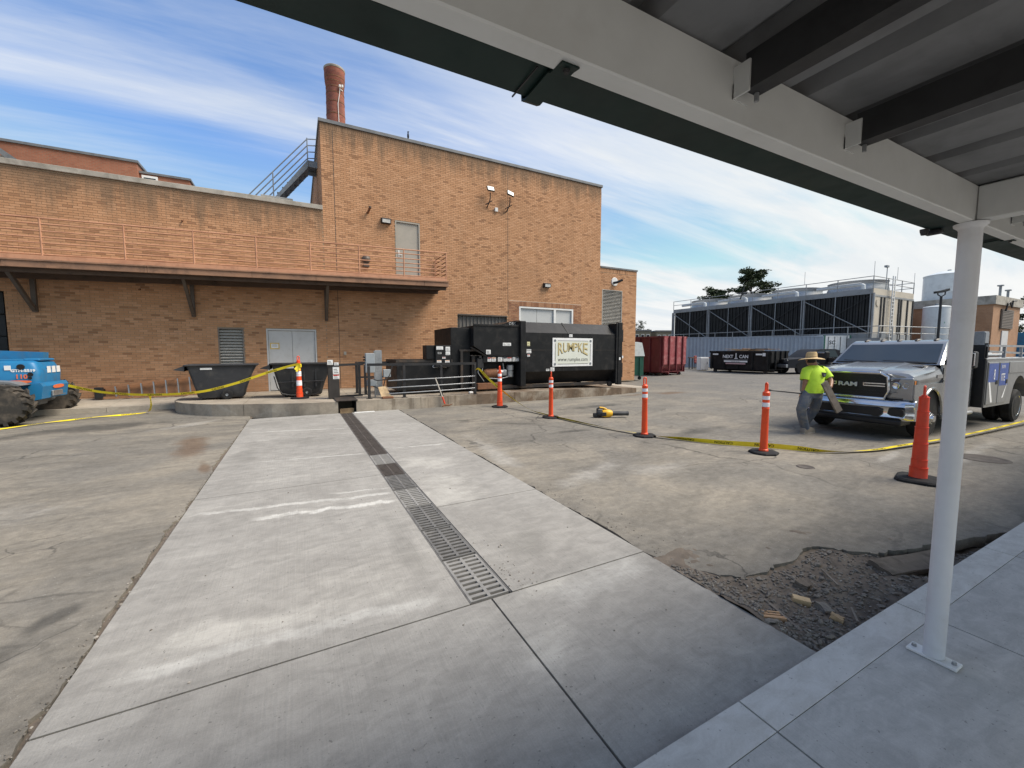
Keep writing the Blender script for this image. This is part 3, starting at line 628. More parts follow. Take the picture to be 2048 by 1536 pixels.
def unit_brick(m):
    ms = []
    for i in range(NV):
        w, h, p = .193/2, .0577/2, .008
        vs = [(-w, 0, -h), (w, 0, -h), (w, 0, h), (-w, 0, h), (-w, -p, -h), (w, -p, -h), (w, -p, h), (-w, -p, h)]
        me = bpy.data.meshes.new('brick'); me.from_pydata(vs, [], [(4, 5, 6, 7), (0, 1, 5, 4), (1, 2, 6, 5), (2, 3, 7, 6), (3, 0, 4, 7)])
        a = me.attributes.new('rnd', 'FLOAT', 'POINT'); a.data.foreach_set('value', [(i+.5)/NV]*8); me.materials.append(m); ms.append(me)
    return ms
def brickwork(th, wall, m, bricks, mp, pick=None, npick=300):
    chosen = set()
    if pick:
        cand = [(pick((a+c_)/2, (d+e)/2), i) for i, (a, c_, d, e, full, r) in enumerate(bricks) if full and pick((a+c_)/2, (d+e)/2) is not None]
        cand.sort(); chosen = {i for _, i in cand[:npick]}
        ms = unit_brick(m)
        for i in chosen:
            a, c_, d, e, full, r = bricks[i]
            o = bpy.data.objects.new('brick', ms[int(r*NV) % NV]); C.objects.link(o); o.parent = wall; o.location = Vector(mp((a+c_)/2, (d+e)/2, 0)); WM[o.name] = Matrix.Identity(4)
    b = B(); at = []; v = []; f = []
    for i, (a, c_, d, e, full, r) in enumerate(bricks):
        if i in chosen: continue
        p = .0065 + .0025*((r*977) % 1); n = len(v)
        v += [mp(a, d, 0), mp(c_, d, 0), mp(c_, e, 0), mp(a, e, 0), mp(a, d, p), mp(c_, d, p), mp(c_, e, p), mp(a, e, p)]
        f += [(n+4, n+5, n+6, n+7), (n, n+1, n+5, n+4), (n+1, n+2, n+6, n+5), (n+2, n+3, n+7, n+6), (n+3, n, n+4, n+7)]; at += [r]*8
    b.v = v; b.f = f; b.sm = [False]*len(f); b.at = {'rnd': at}
    return tag(b.build('brickwork', m, th, fix=False), kind='stuff')
YW = 16.0
front = lambda u, w, p: (u, YW-p, w)
# ---- low wing
low = thing('brick_wing', 'long low tan brick wing with concrete coping behind the balcony', 'building', (-5, YW, .2))
LH = [(-2.22, -1.52, .95, 2.34), (-.89, .62, .2, 2.34), (-9.6, -6.83, .2, 3.19)]
b = B(); holed(b, front, -15.5, .97, .1, 6.46, LH, .14); wl = b.build('wall', M['mortar'], low, fix=False)
dep = lambda u, w: Vector((u, YW, 0)).dot(fwv) - .08*(w-1.6)
brickwork(low, wl, M['brick_low'], courses(-15.5, .968, .14, 6.46, LH, 0, 11), front, lambda u, w: dep(u, w) if (u > -6.8 and (1.6 < w < 3.5 or 5.35 < w < 6.45) and w > 2.6-.2*(u+6.8)) else None)
b = B(); b.box(-15.5, .97, YW-.06, YW+.42, 6.47, 6.62, .012); b.build('coping', M['coping'], low)
b = B(); b.box(-15.5, .965, YW+.16, 30, .1, 6.40); b.build('roof', M['coping'], low)
def louvre(th, x0, x1, z0, z1, y, n, m, m2, dark):
    b = B(); f = .035
    for q in ((x0, x0+f, z0, z1), (x1-f, x1, z0, z1), (x0+f, x1-f, z1-f, z1), (x0+f, x1-f, z0, z0+f)): b.box(q[0], q[1], y-.03, y+.10, q[2], q[3])
    fr = b.build('louvre_frame', m, th)
    b = B(); b.box(x0, x1, y+.11, y+.12, z0, z1); b.build('louvre_back', dark, fr)
    p = (z1-z0-2*f)/n
    for i in range(n):
        z = z0+f+i*p; b = B(); b.add([(x0+f, y-.015, z), (x1-f, y-.015, z), (x1-f, y+.09, z+p*.95), (x0+f, y+.09, z+p*.95), (x0+f, y-.015, z+.008), (x1-f, y-.015, z+.008), (x1-f, y+.09, z+p*.95+.008), (x0+f, y+.09, z+p*.95+.008)], [(0, 1, 2, 3), (4, 7, 6, 5), (0, 4, 5, 1), (3, 2, 6, 7)])
        b.build('slat', m2, fr, fix=False)
    return fr
M['louvre_brown'] = mat('louvre_brown', (.21, .175, .145), .55, var=.2, sc=4)
M['louvre_pale'] = mat('louvre_pale', (.42, .40, .36), .5, var=.15, sc=4)
M['void'] = flat('void', (.01, .01, .01), .9)
louvre(low, -2.22, -1.52, .95, 2.34, YW+.02, 14, M['louvre_brown'], M['louvre_pale'], M['void'])
b = B(); [b.box(*q, YW-.012, YW+.10, .2, 2.345) for q in ((-.89, -.845), (.575, .62))]; b.box(-.845, .575, YW-.012, YW+.10, 2.295, 2.345); b.build('door_frame', M['door_grey'], low)
for x0, x1 in ((-.84, -.138), (-.130, .57)):
    b = B(); b.box(x0, x1, YW+.035, YW+.075, .26, 2.29, .004); dl = b.build('door_leaf', M['door_grey'], low)
    hx = x0-.0 if x0 < -.5 else x1
    for z in (.5, 1.25, 2.02):
        b = B(); b.cyl((hx, YW+.028, z-.055), (hx, YW+.028, z+.055), .011, n=8); b.build('hinge', M['galv'], dl)
    if x0 > -.5:
        b = B(); b.cyl((x0+.07, YW+.035, 1.22), (x0+.07, YW-.01, 1.22), .012, n=8); b.bar((x0+.07, YW-.012, 1.22), (x0+.18, YW-.012, 1.22), .018, .018); b.build('handle', M['galv'], dl)
    else:
        b = B(); b.box(-.80, -.52, YW+.0325, YW+.0345, 1.66, 1.88); nb = b.build('notice', mat('notice_border', (.62, .45, .16), .6), dl)
        b = B(); b.box(-.765, -.555, YW+.0305, YW+.032, 1.70, 1.84); b.build('notice_sheet', M['sticker'], nb)
b = B(); [b.box(-.74, -.58, YW+.0295, YW+.0302, z, z+.006) for z in (1.74, 1.765, 1.79, 1.815)]; b.build('notice_lines', M['ink'], nb)
b = B(); b.box(-9.6, -6.83, YW+.16, YW+.2, .2, 3.19); b.build('overhead_door', M['dark_steel'], low)
for i in range(5):
    b = B(); b.box(-9.6, -6.90, YW+.12, YW+.155, .25+i*.585, .25+i*.585+.57, .008); b.build('door_panel', mat('door_black', (.02, .021, .022), .6) if i == 0 else MATS['door_black'], low)
b = B(); b.box(1.50, 1.585, YW-.03, YW-.009, 1.46, 1.58, .004); b.build('outlet_box', M['door_beige'], low)
for x, z in ((-4.05, 3.42), (-6.9, 5.15), (-2.94, 5.55)):
    b = B(); b.cyl((x, YW, z), (x, YW-.09, z-.02), .025, n=10); b.build('scupper_pipe', M['rust'], low)
# ---- tall block
tall = thing('brick_block', 'tall tan brick block with dark metal coping and chimney behind it', 'building', (7, YW, .2))
TX0, TX1 = .97, 13.23
TH = [(3.43, 4.36, 4.30, 6.48), (5.87, 8.14, .2, 3.13), (8.73, 11.64, .2, 3.56)]
b = B(); holed(b, front, TX0, TX1, .1, 9.40, TH, .14); wt = b.build('wall', M['mortar'], tall, fix=False)
arch = [(8.45, 11.92, 3.56, 3.80)]
brickwork(tall, wt, M['brick_tall'], courses(TX0, TX1, .14, 9.40, TH, .195, 12), front, lambda u, w: dep(u, w) if (2.7 < w < 3.7 and u < 5.5) or (w > 5.5 and 1.1 < u < 13) else None)
left = lambda u, w, p: (TX0-p, u, w)
b = B(); b.add([(TX0, YW, .1), (TX0, 34, .1), (TX0, 34, 9.4), (TX0, YW, 9.4)], [(0, 1, 2, 3)]); b.add([(TX1, YW, .1), (TX1, 34, .1), (TX1, 34, 9.4), (TX1, YW, 9.4)], [(0, 1, 2, 3)]); b.add([(TX0, YW+.15, 9.38), (TX1, YW+.15, 9.38), (TX1, 34, 9.38), (TX0, 34, 9.38)], [(0, 1, 2, 3)]); b.build('side_wall', M['mortar'], tall, fix=False)
brickwork(tall, None, M['brick_tall'], courses(YW, 34, 6.5, 9.40, [], 0, 13), left)
b = B(); b.box(TX0-.05, TX1+.05, YW-.05, YW+.35, 9.405, 9.52, .008); b.box(TX0-.05, TX0+.30, YW+.35, 34, 9.405, 9.52); b.box(TX1-.30, TX1+.05, YW+.35, 34, 9.405, 9.52); b.build('coping', M['coping_metal'], tall)
for x in (1.36, 8.18):
    b = B(); b.box(x-.008, x+.008, YW-.012, YW-.009, .25 if x < 5 else 3.2, 9.2); b.build('control_joint', M['brown_steel'], tall)
b = B(); [b.box(*q, YW-.014, YW+.10, 4.30, 6.48) for q in ((3.43, 3.475), (4.315, 4.36))]; b.box(3.475, 4.315, YW-.014, YW+.10, 6.435, 6.48); b.build('door_frame', M['door_beige'], tall)
b = B(); b.box(3.48, 4.31, YW+.03, YW+.07, 4.31, 6.43, .004); dl = b.build('door', M['door_beige'], tall)
b = B(); b.box(3.53, 3.575, YW+.018, YW+.03, 5.15, 5.40, .004); b.bar((3.555, YW+.0, 5.24), (3.67, YW+.0, 5.24), .02, .02); b.cyl((3.555, YW+.02, 5.24), (3.555, YW-.01, 5.24), .014, n=8); b.build('handle', M['white_paint'], dl)
for z in (4.6, 5.4, 6.2):
    b = B(); b.cyl((4.312, YW+.024, z-.055), (4.312, YW+.024, z+.055), .011, n=8); b.build('hinge', M['galv'], dl)
# corrugated door
b = B(); prof = []; x = 5.87
while x < 8.13: prof += [(x, YW+.13), (x+.10, YW+.13), (x+.115, YW+.09), (x+.15, YW+.09)]; x += .165
prof = [p for p in prof if p[0] < 8.14]; n = len(prof)
b.add([(px, py, z) for z in (.2, 3.1) for px, py in prof], [(i, i+1, n+i+1, n+i) for i in range(n-1)]); b.build('corrugated_door', mat('corrugated', (.17, .155, .14), .5, var=.2, sc=3), tall, fix=False)
b = B(); b.box(5.87, 8.14, YW-.012, YW+.14, 3.07, 3.13); b.build('door_lintel', M['brown_steel'], tall)
# broad window, white frame
b = B(); [b.box(*q, YW-.02, YW+.10, .25, 3.56) for q in ((8.73, 8.80), (10.55, 10.66), (11.56, 11.64))]; [b.box(*q, YW-.02, YW+.10, 3.49, 3.56) for q in ((8.80, 10.55), (10.66, 11.56))]; fr = b.build('window_frame', M['white_paint'], tall)
M['pane'] = mat('pane', (.50, .51, .50), .12, var=.08, sc=1, spec=.6, rvar=.03)
for x0, x1 in ((8.81, 9.66), (9.675, 10.54), (10.67, 11.55)):
    b = B(); b.box(x0, x1, YW+.05, YW+.06, .3, 3.48); b.build('pane', M['pane'], fr)
# newer paler bricks round the window: quoin strips
rq = random.Random(4)
M['brick_new'] = brick_mat('brick_new', [(0, (.24, .11, .062)), (.5, (.36, .18, .098)), (1, (.44, .24, .135))], .2)
M['mortar_new'] = mat('mortar_new', (.46, .39, .31), .9, coord='World')
qs = [(8.225, 8.725, 0.6, 3.8), (11.645, 12.1, .6, 3.8), (8.725, 11.645, 3.565, 3.8)]
b = B(); [b.box(a, c_, YW-.0115, YW-.0095, d, e) for a, c_, d, e in qs]; pw = b.build('patched_wall', M['mortar_new'], tall)
for j, (a, c_, d, e) in enumerate(qs):
    brickwork(tall, None, M['brick_new'], courses(a, c_, d, e, [], .195 if j == 2 else 0, 30+j) if j < 2 else [(a+i*.0677, a+i*.0677+.058, 3.57, 3.775, False, rq.random()) for i in range(int((c_-a)/.0677))], lambda u, w, p: (u, YW-.0115-p, w))
# small things on the tall wall
def lamp_box(name, label, x, z, w=.34, h=.2):
    t = thing(name, label, 'lamp', (x, YW, z)); b = B(); b.prism([(YW-.009, z-h/2), (YW-.15, z-h/2+.02), (YW-.17, z+h/2-.05), (YW-.10, z+h/2), (YW-.009, z+h/2)], 'x', x-w/2, x+w/2); b.build('housing', M['dark_steel'], t)
    b = B(); b.add([(x-w/2+.03, YW-.153, z-h/2+.02), (x+w/2-.03, YW-.153, z-h/2+.02), (x+w/2-.03, YW-.1735, z+h/2-.065), (x-w/2+.03, YW-.1735, z+h/2-.065)], [(0, 1, 2, 3)]); b.build('lens', mat('lamp_lens', (.72, .72, .68), .3) if 'lamp_lens' not in MATS else MATS['lamp_lens'], t)
lamp_box('wall_lamp', 'box lamp on the brick wall left of the upper grey door', 3.09, 6.39)
lamp_box('wall_lamp', 'box lamp on the brick wall above the broad white window', 10.13, 4.56)
def flood(x, z, tilt, label):
    t = thing('flood_light', label, 'lamp', (x, YW, z-.5), group='flood lights on the brick wall')
    b = B(); b.tube([(x-.06, YW-.01, z-.62), (x-.02, YW-.20, z-.42), (x, YW-.22, z-.30), (x, YW-.22, z-.08)], .022, 8); b.bar((x-.14, YW-.05, z-.52), (x+.10, YW-.2, z-.38), .03, .03); b.build('arm', M['dark_steel'], t)
    h = Matrix.Translation((x, YW-.26, z+.06)) @ Matrix.Rotation(tilt, 4, 'Y') @ Matrix.Rotation(R(-28), 4, 'X')
    b = B(); b.box(-.16, .16, -.03, .03, -.12, .12, .01); b.v = [tuple(h @ Vector(v)) for v in b.v]; hd = b.build('head', M['dark_steel'], t)
    b = B(); b.box(-.135, .135, -.034, -.031, -.095, .095); b.v = [tuple(h @ Vector(v)) for v in b.v]; b.build('lens', MATS['lamp_lens'], hd)
flood(7.26, 8.15, 0, 'left of the two flood lights high on the tall brick wall')
flood(8.17, 8.12, R(14), 'right of the two flood lights high on the tall brick wall, tilted')
t = thing('junction_box', 'small pale box with a cable between the two flood lights', 'box', (7.6, YW, 7.5)); b = B(); b.box(7.55, 7.68, YW-.08, YW-.0095, 7.42, 7.58, .006); b.build('housing', M['white_paint'], t); b = B(); b.tube([(7.55, YW-.03, 7.5), (7.42, YW-.03, 7.42), (7.25, YW-.03, 7.45), (7.22, YW-.03, 7.55)], .008, 6); b.tube([(7.68, YW-.03, 7.46), (7.9, YW-.03, 7.36), (8.1, YW-.03, 7.5)], .008, 6); b.build('cable', M['dark_steel'], t)
t = thing('vent_pipe', 'short rusty pipe sticking out of the brick above the balcony', 'pipe', (2.49, YW, 6.66)); b = B(); b.tube([(2.45, YW, 6.60), (2.47, YW-.10, 6.62), (2.52, YW-.2, 6.74)], .04, 10); b.build('pipe', M['rust'], t); b = B(); b.lathe([(.046, .0), (.05, .05)], (2.52, YW-.2, 6.73), n=12); b.build('collar', M['brown_steel'], t)
t = thing('alarm_horn', 'round brown horn fixed low on the wall behind the balcony rail', 'horn', (2.36, YW, 4.9)); b = B(); b.lathe([(.02, -.01), (.13, -.012), (.15, -.05), (.06, -.12), (.03, -.13)], (2.36, YW, 4.94), 'y', 20); b.build('bell', M['brown_steel'], t); b = B(); b.box(2.26, 2.46, YW-.08, YW-.0095, 4.66, 4.78, .01); b.build('base', M['brown_steel'], t)
b = B(); b.loft([[(4.0+x*s, YW+.05+y*s, 9.52+z) for x, y in ((.035, 0), (0, .04), (-.035, 0), (0, -.04))] for s, z in ((.2, .03), (.9, .06), (1.1, .12), (.95, .19), (.55, .23), (.75, .26), (.55, .30), (.1, .315))]); b.bar((4.0, YW+.05, 9.52), (4.0, YW+.05, 9.57), .02, .02); b.bar((3.99, YW+.09, 9.59), (3.97, YW+.20, 9.54), .035, .012); b.bar((4.0, YW+.02, 9.79), (4.02, YW-.03, 9.785), .012, .012); tag(b.build('bird', M['rubber']), 'dark bird perched on the coping of the tall brick block', 'bird')
# ---- annex
ann = thing('brick_annex', 'small brick annex with a louvre at the right end of the tall block', 'building', (14.5, YW, .1))
AH = [(13.42, 14.72, 2.2, 4.63)]
b = B(); holed(b, lambda u, w, p: (u, YW+.05-p, w), 13.25, 15.67, .05, 5.66, AH, .12); aw = b.build('wall', M['mortar'], ann, fix=False)
brickwork(ann, aw, M['brick_tall'], courses(13.26, 15.67, .1, 5.66, AH, .195, 14), lambda u, w, p: (u, YW+.05-p, w), lambda u, w: dep(u, w) if w > 2.6 else None)
b = B(); b.add([(15.67, YW+.05, .05), (15.67, 30, .05), (15.67, 30, 5.66), (15.67, YW+.05, 5.66)], [(0, 1, 2, 3)]); b.add([(13.25, YW+.2, 5.6), (15.67, YW+.2, 5.6), (15.67, 30, 5.6), (13.25, 30, 5.6)], [(0, 1, 2, 3)]); b.build('side_wall', M['mortar'], ann, fix=False)
b = B(); b.box(13.285, 15.71, YW+.005, YW+.35, 5.665, 5.75, .008); b.build('coping', M['coping_metal'], ann)
louvre(ann, 13.42, 14.72, 2.2, 4.63, YW+.07, 34, M['louvre_pale'], M['louvre_pale'], M['void'])
t = thing('round_vent', 'round pale vent with a slanting dark pipe on the brick annex', 'vent', (14.2, YW, 5.05)); b = B(); b.lathe([(.02, -.015), (.19, -.018), (.21, .0), (.21, .05)], (14.2, YW+.03, 5.05), 'y', 24); b.build('disc', M['white_paint'], t); b = B(); b.tube([(14.1, YW+.01, 4.98), (14.2, YW-.12, 5.0), (14.45, YW-.25, 5.12)], .06, 10); b.build('pipe', M['dark_steel'], t)
# ---- balcony along the wall
bal = thing('balcony', 'long salmon painted balcony with pipe railings on steel brackets along the brick wall', 'balcony', (-2, 14.6, 3.8))
zb = lambda x: 3.94 + .027*(x-5.0)
YB, BX0, BX1 = 14.52, -13.0, 5.0
def sloped(b, x0, x1, y0, y1, h0, h1):
    return b.add([(x, y, zb(x)+h) for x in (x0, x1) for y, h in ((y0, h0), (y1, h0), (y1, h1), (y0, h1))], [(0, 1, 2, 3), (7, 6, 5, 4), (0, 4, 5, 1), (1, 5, 6, 2), (2, 6, 7, 3), (3, 7, 4, 0)])
b = B(); sloped(b, BX0, BX1-.03, YB+.10, YW-.01, .07, .20); b.build('deck', M['salmon_dirty'], bal)
xj = [BX0, -9.6, -6.2, -3.5, -1.1, .62, 2.6, 4.1, BX1]
for x0, x1 in zip(xj, xj[1:]):
    b = B(); sloped(b, x0+.004, x1-.004, YB, YB+.09, 0, .15); sloped(b, x0+.004, x1-.004, YB-.03, YB+.0, .155, .19); b.build('fascia_plate', M['salmon_dirty'], bal)
b = B(); sloped(b, BX1-.03, BX1, YB+.10, YW-.01, 0, .2); b.build('end_plate', M['salmon_dirty'], bal)
b = B(); sloped(b, BX0, BX1-.03, YW-.30, YW-.22, -.12, .07); sloped(b, BX0, BX1-.03, YB+.2, YB+.28, -.10, .07); b.build('stringer_beam', M['underdeck_steel'], bal)
b = B(); sloped(b, BX0, BX1-.06, YB+.02, YB+.05, .19, .30); b.build('toe_board', M['salmon'], bal)
RH = [.36, .50, .64, .78, .93, 1.10, 1.24]
px_ = [4.93, 3.40, 1.93, .48, -.97, -2.47, -3.94, -5.50, -7.0, -8.5, -10.0, -11.5, -12.9]
for h in RH[:-1] if False else RH[:]:
    b = B(); r = .021 if h == RH[-1] else .017
    b.tube([(x, YB+.06, zb(x)+h-.03) for x in (BX0, -6, 0, BX1-.05)], r, 8); b.build('rail', M['salmon'], bal)
for x in px_:
    b = B(); b.cyl((x, YB+.06, zb(x)+.2), (x, YB+.06, zb(x)+RH[-1]-.04), .022, n=10); b.build('rail_post', M['salmon'], bal)
for h in RH:
    b = B(); b.cyl((BX1-.05, YB+.06, zb(5)+h-.03), (BX1-.05, YW-.05, zb(5)+h-.03), .017, n=8); b.build('end_rail', M['salmon_dirty'], bal)
b = B(); b.cyl((BX1-.05, YW-.06, zb(5)+.2), (BX1-.05, YW-.06, zb(5)+1.22), .022, n=10); b.build('rail_post', M['salmon'], bal)
for x in (.97, -2.80, -6.25, -9.9):
    b = B(); b.box(x-.05, x+.05, YW-.10, YW-.012, 2.66, zb(x)+.06); b.bar((x, YW-.10, 2.72), (x, YB+.28, zb(x)+.0), .08, .10); b.build('bracket', M['brown_steel'], bal)
# ---- chimney
chi = thing('brick_chimney', 'round red brick chimney with steel bands behind the tall block', 'chimney', (2.8, 30, 0))
k = N('brick_round'); v = k.coord('World'); bt = k.n('ShaderNodeTexBrick'); bt.inputs['Scale'].default_value = 1; bt.inputs['Brick Width'].default_value = .21; bt.inputs['Row Height'].default_value = .075; bt.inputs['Mortar Size'].default_value = .008; bt.inputs['Color1'].default_value = (.22, .055, .035, 1); bt.inputs['Color2'].default_value = (.30, .085, .05, 1); bt.inputs['Mortar'].default_value = (.20, .13, .10, 1)
sx_ = k.n('ShaderNodeSeparateXYZ'); k.l(v, sx_.inputs[0]); an = k.math('MULTIPLY', k.math('ARCTAN2', k.math('SUBTRACT', sx_.outputs[0], 2.8), k.math('SUBTRACT', sx_.outputs[1], 30)), .56); cv = k.n('ShaderNodeCombineXYZ'); k.l(an, cv.inputs[0]); k.l(sx_.outputs[2], cv.inputs[1]); k.l(cv.outputs[0], bt.inputs['Vector'])
k.color(k.mix(k.noise(v, 1.4, 5, .6, 0, .45, .75), bt.outputs[0], (.12, .045, .035))); k.set(rough=.9); k.bump(bt.outputs['Fac'], -.4, .01)
b = B(); b.lathe([(.70, 6), (.58, 15.5), (.545, 18.2), (.545, 18.55), (.575, 18.6), (.575, 18.75), (.60, 18.8), (.60, 19.0), (.62, 19.05), (.62, 19.5)], (2.8, 30, 0), n=40); b.build('shaft', k.m, chi)
b = B(); b.lathe([(.3, 19.5), (.63, 19.505), (.645, 19.53), (.645, 19.62), (.60, 19.66), (.45, 19.68), (.3, 19.68)], (2.8, 30, 0), n=40); b.build('cap', M['coping'], chi)
for z in (14.9, 15.9, 16.75, 17.5, 18.05, 18.4, 18.72, 18.98, 19.3):
    b = B(); r = .545+.0137*max(0, 18.2-z)+(.03 if z > 18.6 else 0)+(.025 if z > 18.9 else 0)+.012; b.lathe([(r-.02, z-.03), (r, z-.03), (r, z+.03), (r-.02, z+.03)], (2.8, 30, 0), n=40); b.build('steel_band', M['rust'], chi)
b = B(); b.box(2.98, 3.10, 29.30, 29.42, 18.30, 18.45, .01); b.box(3.14, 3.24, 29.34, 29.46, 18.34, 18.5, .01); b.bar((3.02, 29.4, 18.25), (3.2, 29.6, 18.25), .05, .05); b.build('antenna_box', M['white_paint'], chi)
b = B(); b.tube([(3.05, 29.40, 18.3), (3.0, 29.42, 17.9), (2.90, 29.42, 17.3), (2.93, 29.38, 15.5), (2.95, 29.33, 12)], .02, 6); b.build('cable', M['white_paint'], chi)
# ---- roof stair, hatch, far red building
stt = thing('roof_stair', 'grey steel stair with pipe railing climbing from the low roof to the tall block', 'stair', (-.5, 18, 6.5))
YS = 18.0; sl_ = (8.65-7.30)/(.67+.41); zs = lambda x: 7.30+(x+.41)*sl_
for y in (YS, YS+.85):
    b = B(); b.add([(x, y+d, z) for d in (0, .05) for x, z in ((-1.05, zs(-1.05)-.02), (.67, zs(.67)-.02), (.97, 8.62), (.97, 8.86), (.62, 8.86), (-1.25, zs(-1.25)+.05))], [(0, 1, 2, 3, 4, 5), (11, 10, 9, 8, 7, 6)] + [(i, (i+1) % 6, 6+(i+1) % 6, 6+i) for i in range(6)]); b.build('stringer', M['grey_steel'], stt)
for i in range(10):
    x = -1.0+i*.17; b = B(); b.box(x-.12, x+.12, YS+.052, YS+.848, zs(x)+.08, zs(x)+.11); b.build('tread', M['grey_steel'], stt)
b = B(); b.box(.60, .97, YS+.052, YS+.848, 8.80, 8.84); b.build('landing', M['grey_steel'], stt)
for j in range(4):
    h = .92-j*.235; b = B(); b.tube([(-1.5, YS-.02, zs(-1.5)+.18+h), (.63, YS-.02, zs(.63)+.10+h-.0), (.98, YS-.02, zs(.63)+.16+h)], .02, 8); b.build('rail', M['grey_steel'], stt)
for x in (-1.35, -.55, .63):
    b = B(); b.cyl((x, YS-.02, zs(x)-.0), (x, YS-.02, zs(x)+1.06+(.0)), .022, n=8); b.build('rail_post', M['grey_steel'], stt)
t = thing('roof_hatch', 'flat pale roof hatch on the low roof beside the stair', 'hatch', (-.4, 17.6, 6.5)); b = B(); b.box(-.85, .0, 17.2, 18.0, 6.40, 6.98); b.build('curb', M['coping'], t); b = B(); b.box(-.92, .07, 17.13, 18.07, 6.985, 7.06, .01); b.build('lid', M['louvre_pale'], t)
rb = thing('red_building', 'dark red brick building whose top shows above the low wing', 'building', (-12, 30, 0))
def flat_brick(name, c1, c2, mo):
    k = N(name); v = k.coord('World'); sx_ = k.n('ShaderNodeSeparateXYZ'); k.l(v, sx_.inputs[0]); cv = k.n('ShaderNodeCombineXYZ'); k.l(k.math('ADD', sx_.outputs[0], sx_.outputs[1]), cv.inputs[0]); k.l(sx_.outputs[2], cv.inputs[1])
    bt = k.n('ShaderNodeTexBrick'); bt.inputs['Scale'].default_value = 1; bt.inputs['Brick Width'].default_value = .21; bt.inputs['Row Height'].default_value = .075; bt.inputs['Mortar Size'].default_value = .008
    for a, c_ in (('Color1', c1), ('Color2', c2), ('Mortar', mo)): bt.inputs[a].default_value = (*c_, 1)
    k.l(cv.outputs[0], bt.inputs['Vector']); k.color(k.mix(k.math('MULTIPLY', k.noise(v, .7, 6, .6, 0, .42, .72), .5), bt.outputs[0], tuple(q*.55 for q in c1))); k.set(rough=.9); k.bump(bt.outputs['Fac'], -.4, .01); return k.m
M['far_red'] = flat_brick('far_red', (.27, .095, .052), (.33, .125, .07), (.24, .15, .10))
M['far_tan'] = flat_brick('far_tan', (.40, .21, .11), (.33, .165, .085), (.34, .25, .17))
b = B(); b.box(-40, -7.35, 30, 45, 0, 11.80); b.build('wall', M['far_red'], rb); b = B(); b.box(-40, -7.28, 29.93, 45, 11.805, 11.93); b.build('coping', M['coping_metal'], rb)
b = B(); b.box(-7.345, -5.12, 30.3, 45, 0, 11.38); b.build('wall', M['far_red'], rb); b = B(); b.box(-7.345, -5.05, 30.23, 45, 11.385, 11.50); b.build('coping', M['coping_metal'], rb)
b = B(); b.box(-7.24, -6.55, 30.24, 30.29, 10.0, 11.30); w_ = b.build('window', M['white_paint'], rb); b = B(); b.box(-7.15, -6.64, 30.228, 30.238, 10.1, 11.18); b.build('pane', M['glass_dark'], w_)
t = thing('gable_roof', 'cream gable with a grey raking edge at far left above the low wing', 'roof', (-12, 28, 8)); b = B(); b.prism([(-18, 6), (-11.45, 10.55), (-10.4, 9.7), (-9, 6)], 'y', 27.9, 29); b.build('gable', M['door_beige'], t); b = B(); b.bar((-12.6, 27.8, 11.45), (-9.5, 27.8, 9.0), .2, .22); b.build('raking_edge', M['coping_metal'], t)
# ------------------------------------------------------------------ compactor on the dock
def decal(parent, x0, x1, z0, z1, y, m, name='warning_label', lines=3, ink=None, head=None):
    b = B(); b.box(x0, x1, y-.003, y-.0005, z0, z1); o = b.build(name, m, parent)
    if lines:
        b = B(); h = (z1-z0)
        for i in range(lines):
            z = z0 + h*(.14+.72*i/max(1, lines)); b.box(x0+(x1-x0)*.12, x1-(x1-x0)*(.14+.2*((i*37) % 3)/2), y-.0042, y-.0032, z, z+h*.08)
        b.build('print', ink or M['ink'], o)
    if head is not None:
        b = B(); b.box(x0+.006, x1-.006, y-.0046, y-.0032, z1-(z1-z0)*.3, z1-.006); b.build('print_band', head, o)
    return o
M['pale_green'] = mat('pale_green', (.66, .68, .60), .5, var=.06, sc=5)
M['gold_ink'] = mat('gold_ink', (.58, .48, .24), .5, var=.15, sc=12)
M['olive_ink'] = flat('olive_ink', (.05, .042, .02), .5)
M['orange_label'] = mat('orange_label', (.72, .42, .26), .5, var=.1)
cmp_ = thing('trash_compactor', 'big black trash compactor with white framed sign standing on the dock', 'compactor', (8.5, 13, .3))
YC = 12.0
sec = lambda x: [(x, y, z) for y, z in ((12.38, .45), (YC, .90), (YC, 2.22), (12.42, 2.60), (13.98, 2.60), (14.4, 2.22), (14.4, .90), (14.02, .45))]
b = B(); b.loft([sec(6.80), sec(10.72)], smooth=False); cont = b.build('container', M['black_paint'], cmp_)
for x in (8.32,):
    b = B(); b.bar((x, YC-.004, .9), (x, YC-.004, 2.22), .012, .008); b.build('weld_seam', M['black_rust'], cont)
b = B(); b.box(6.80, 10.72, YC-.006, YC-.0005, 1.625, 1.64); b.build('weld_seam', M['black_rust'], cont)
for x in (8.55, ):
    b = B(); b.bar((x, YC-.01, 2.2), (x, 12.42, 2.605), .06, .03, (0, -.7, .7)); b.build('lid_strap', M['black_paint'], cont)
b = B(); b.box(6.60, 6.80, YC-.03, 14.42, .42, 2.60, .015); b.add([(6.60, YC+.02, 2.60), (6.80, YC+.4, 2.66), (6.80, 14.2, 2.66), (6.60, 14.2, 2.60)], [(0, 1, 2, 3)]); b.build('front_frame', M['black_paint'], cmp_)
end = B(); end.box(10.72, 10.80, YC-.05, 14.45, .36, 2.64, .01); end.box(10.82, 11.02, YC-.06, YC+.1, .32, 2.68, .01); end.box(10.82, 11.02, 14.3, 14.46, .32, 2.68, .01); end.box(10.80, 10.98, YC+.1, 14.3, 2.5, 2.62, .01); gate = end.build('tail_gate', M['black_paint'], cmp_)
for z0, z1 in ((.6, 1.15), (1.95, 2.4)):
    b = B(); b.box(11.02, 11.07, YC-.05, YC+.04, z0, z1, .01); b.build('gate_hinge', M['black_rust'], gate)
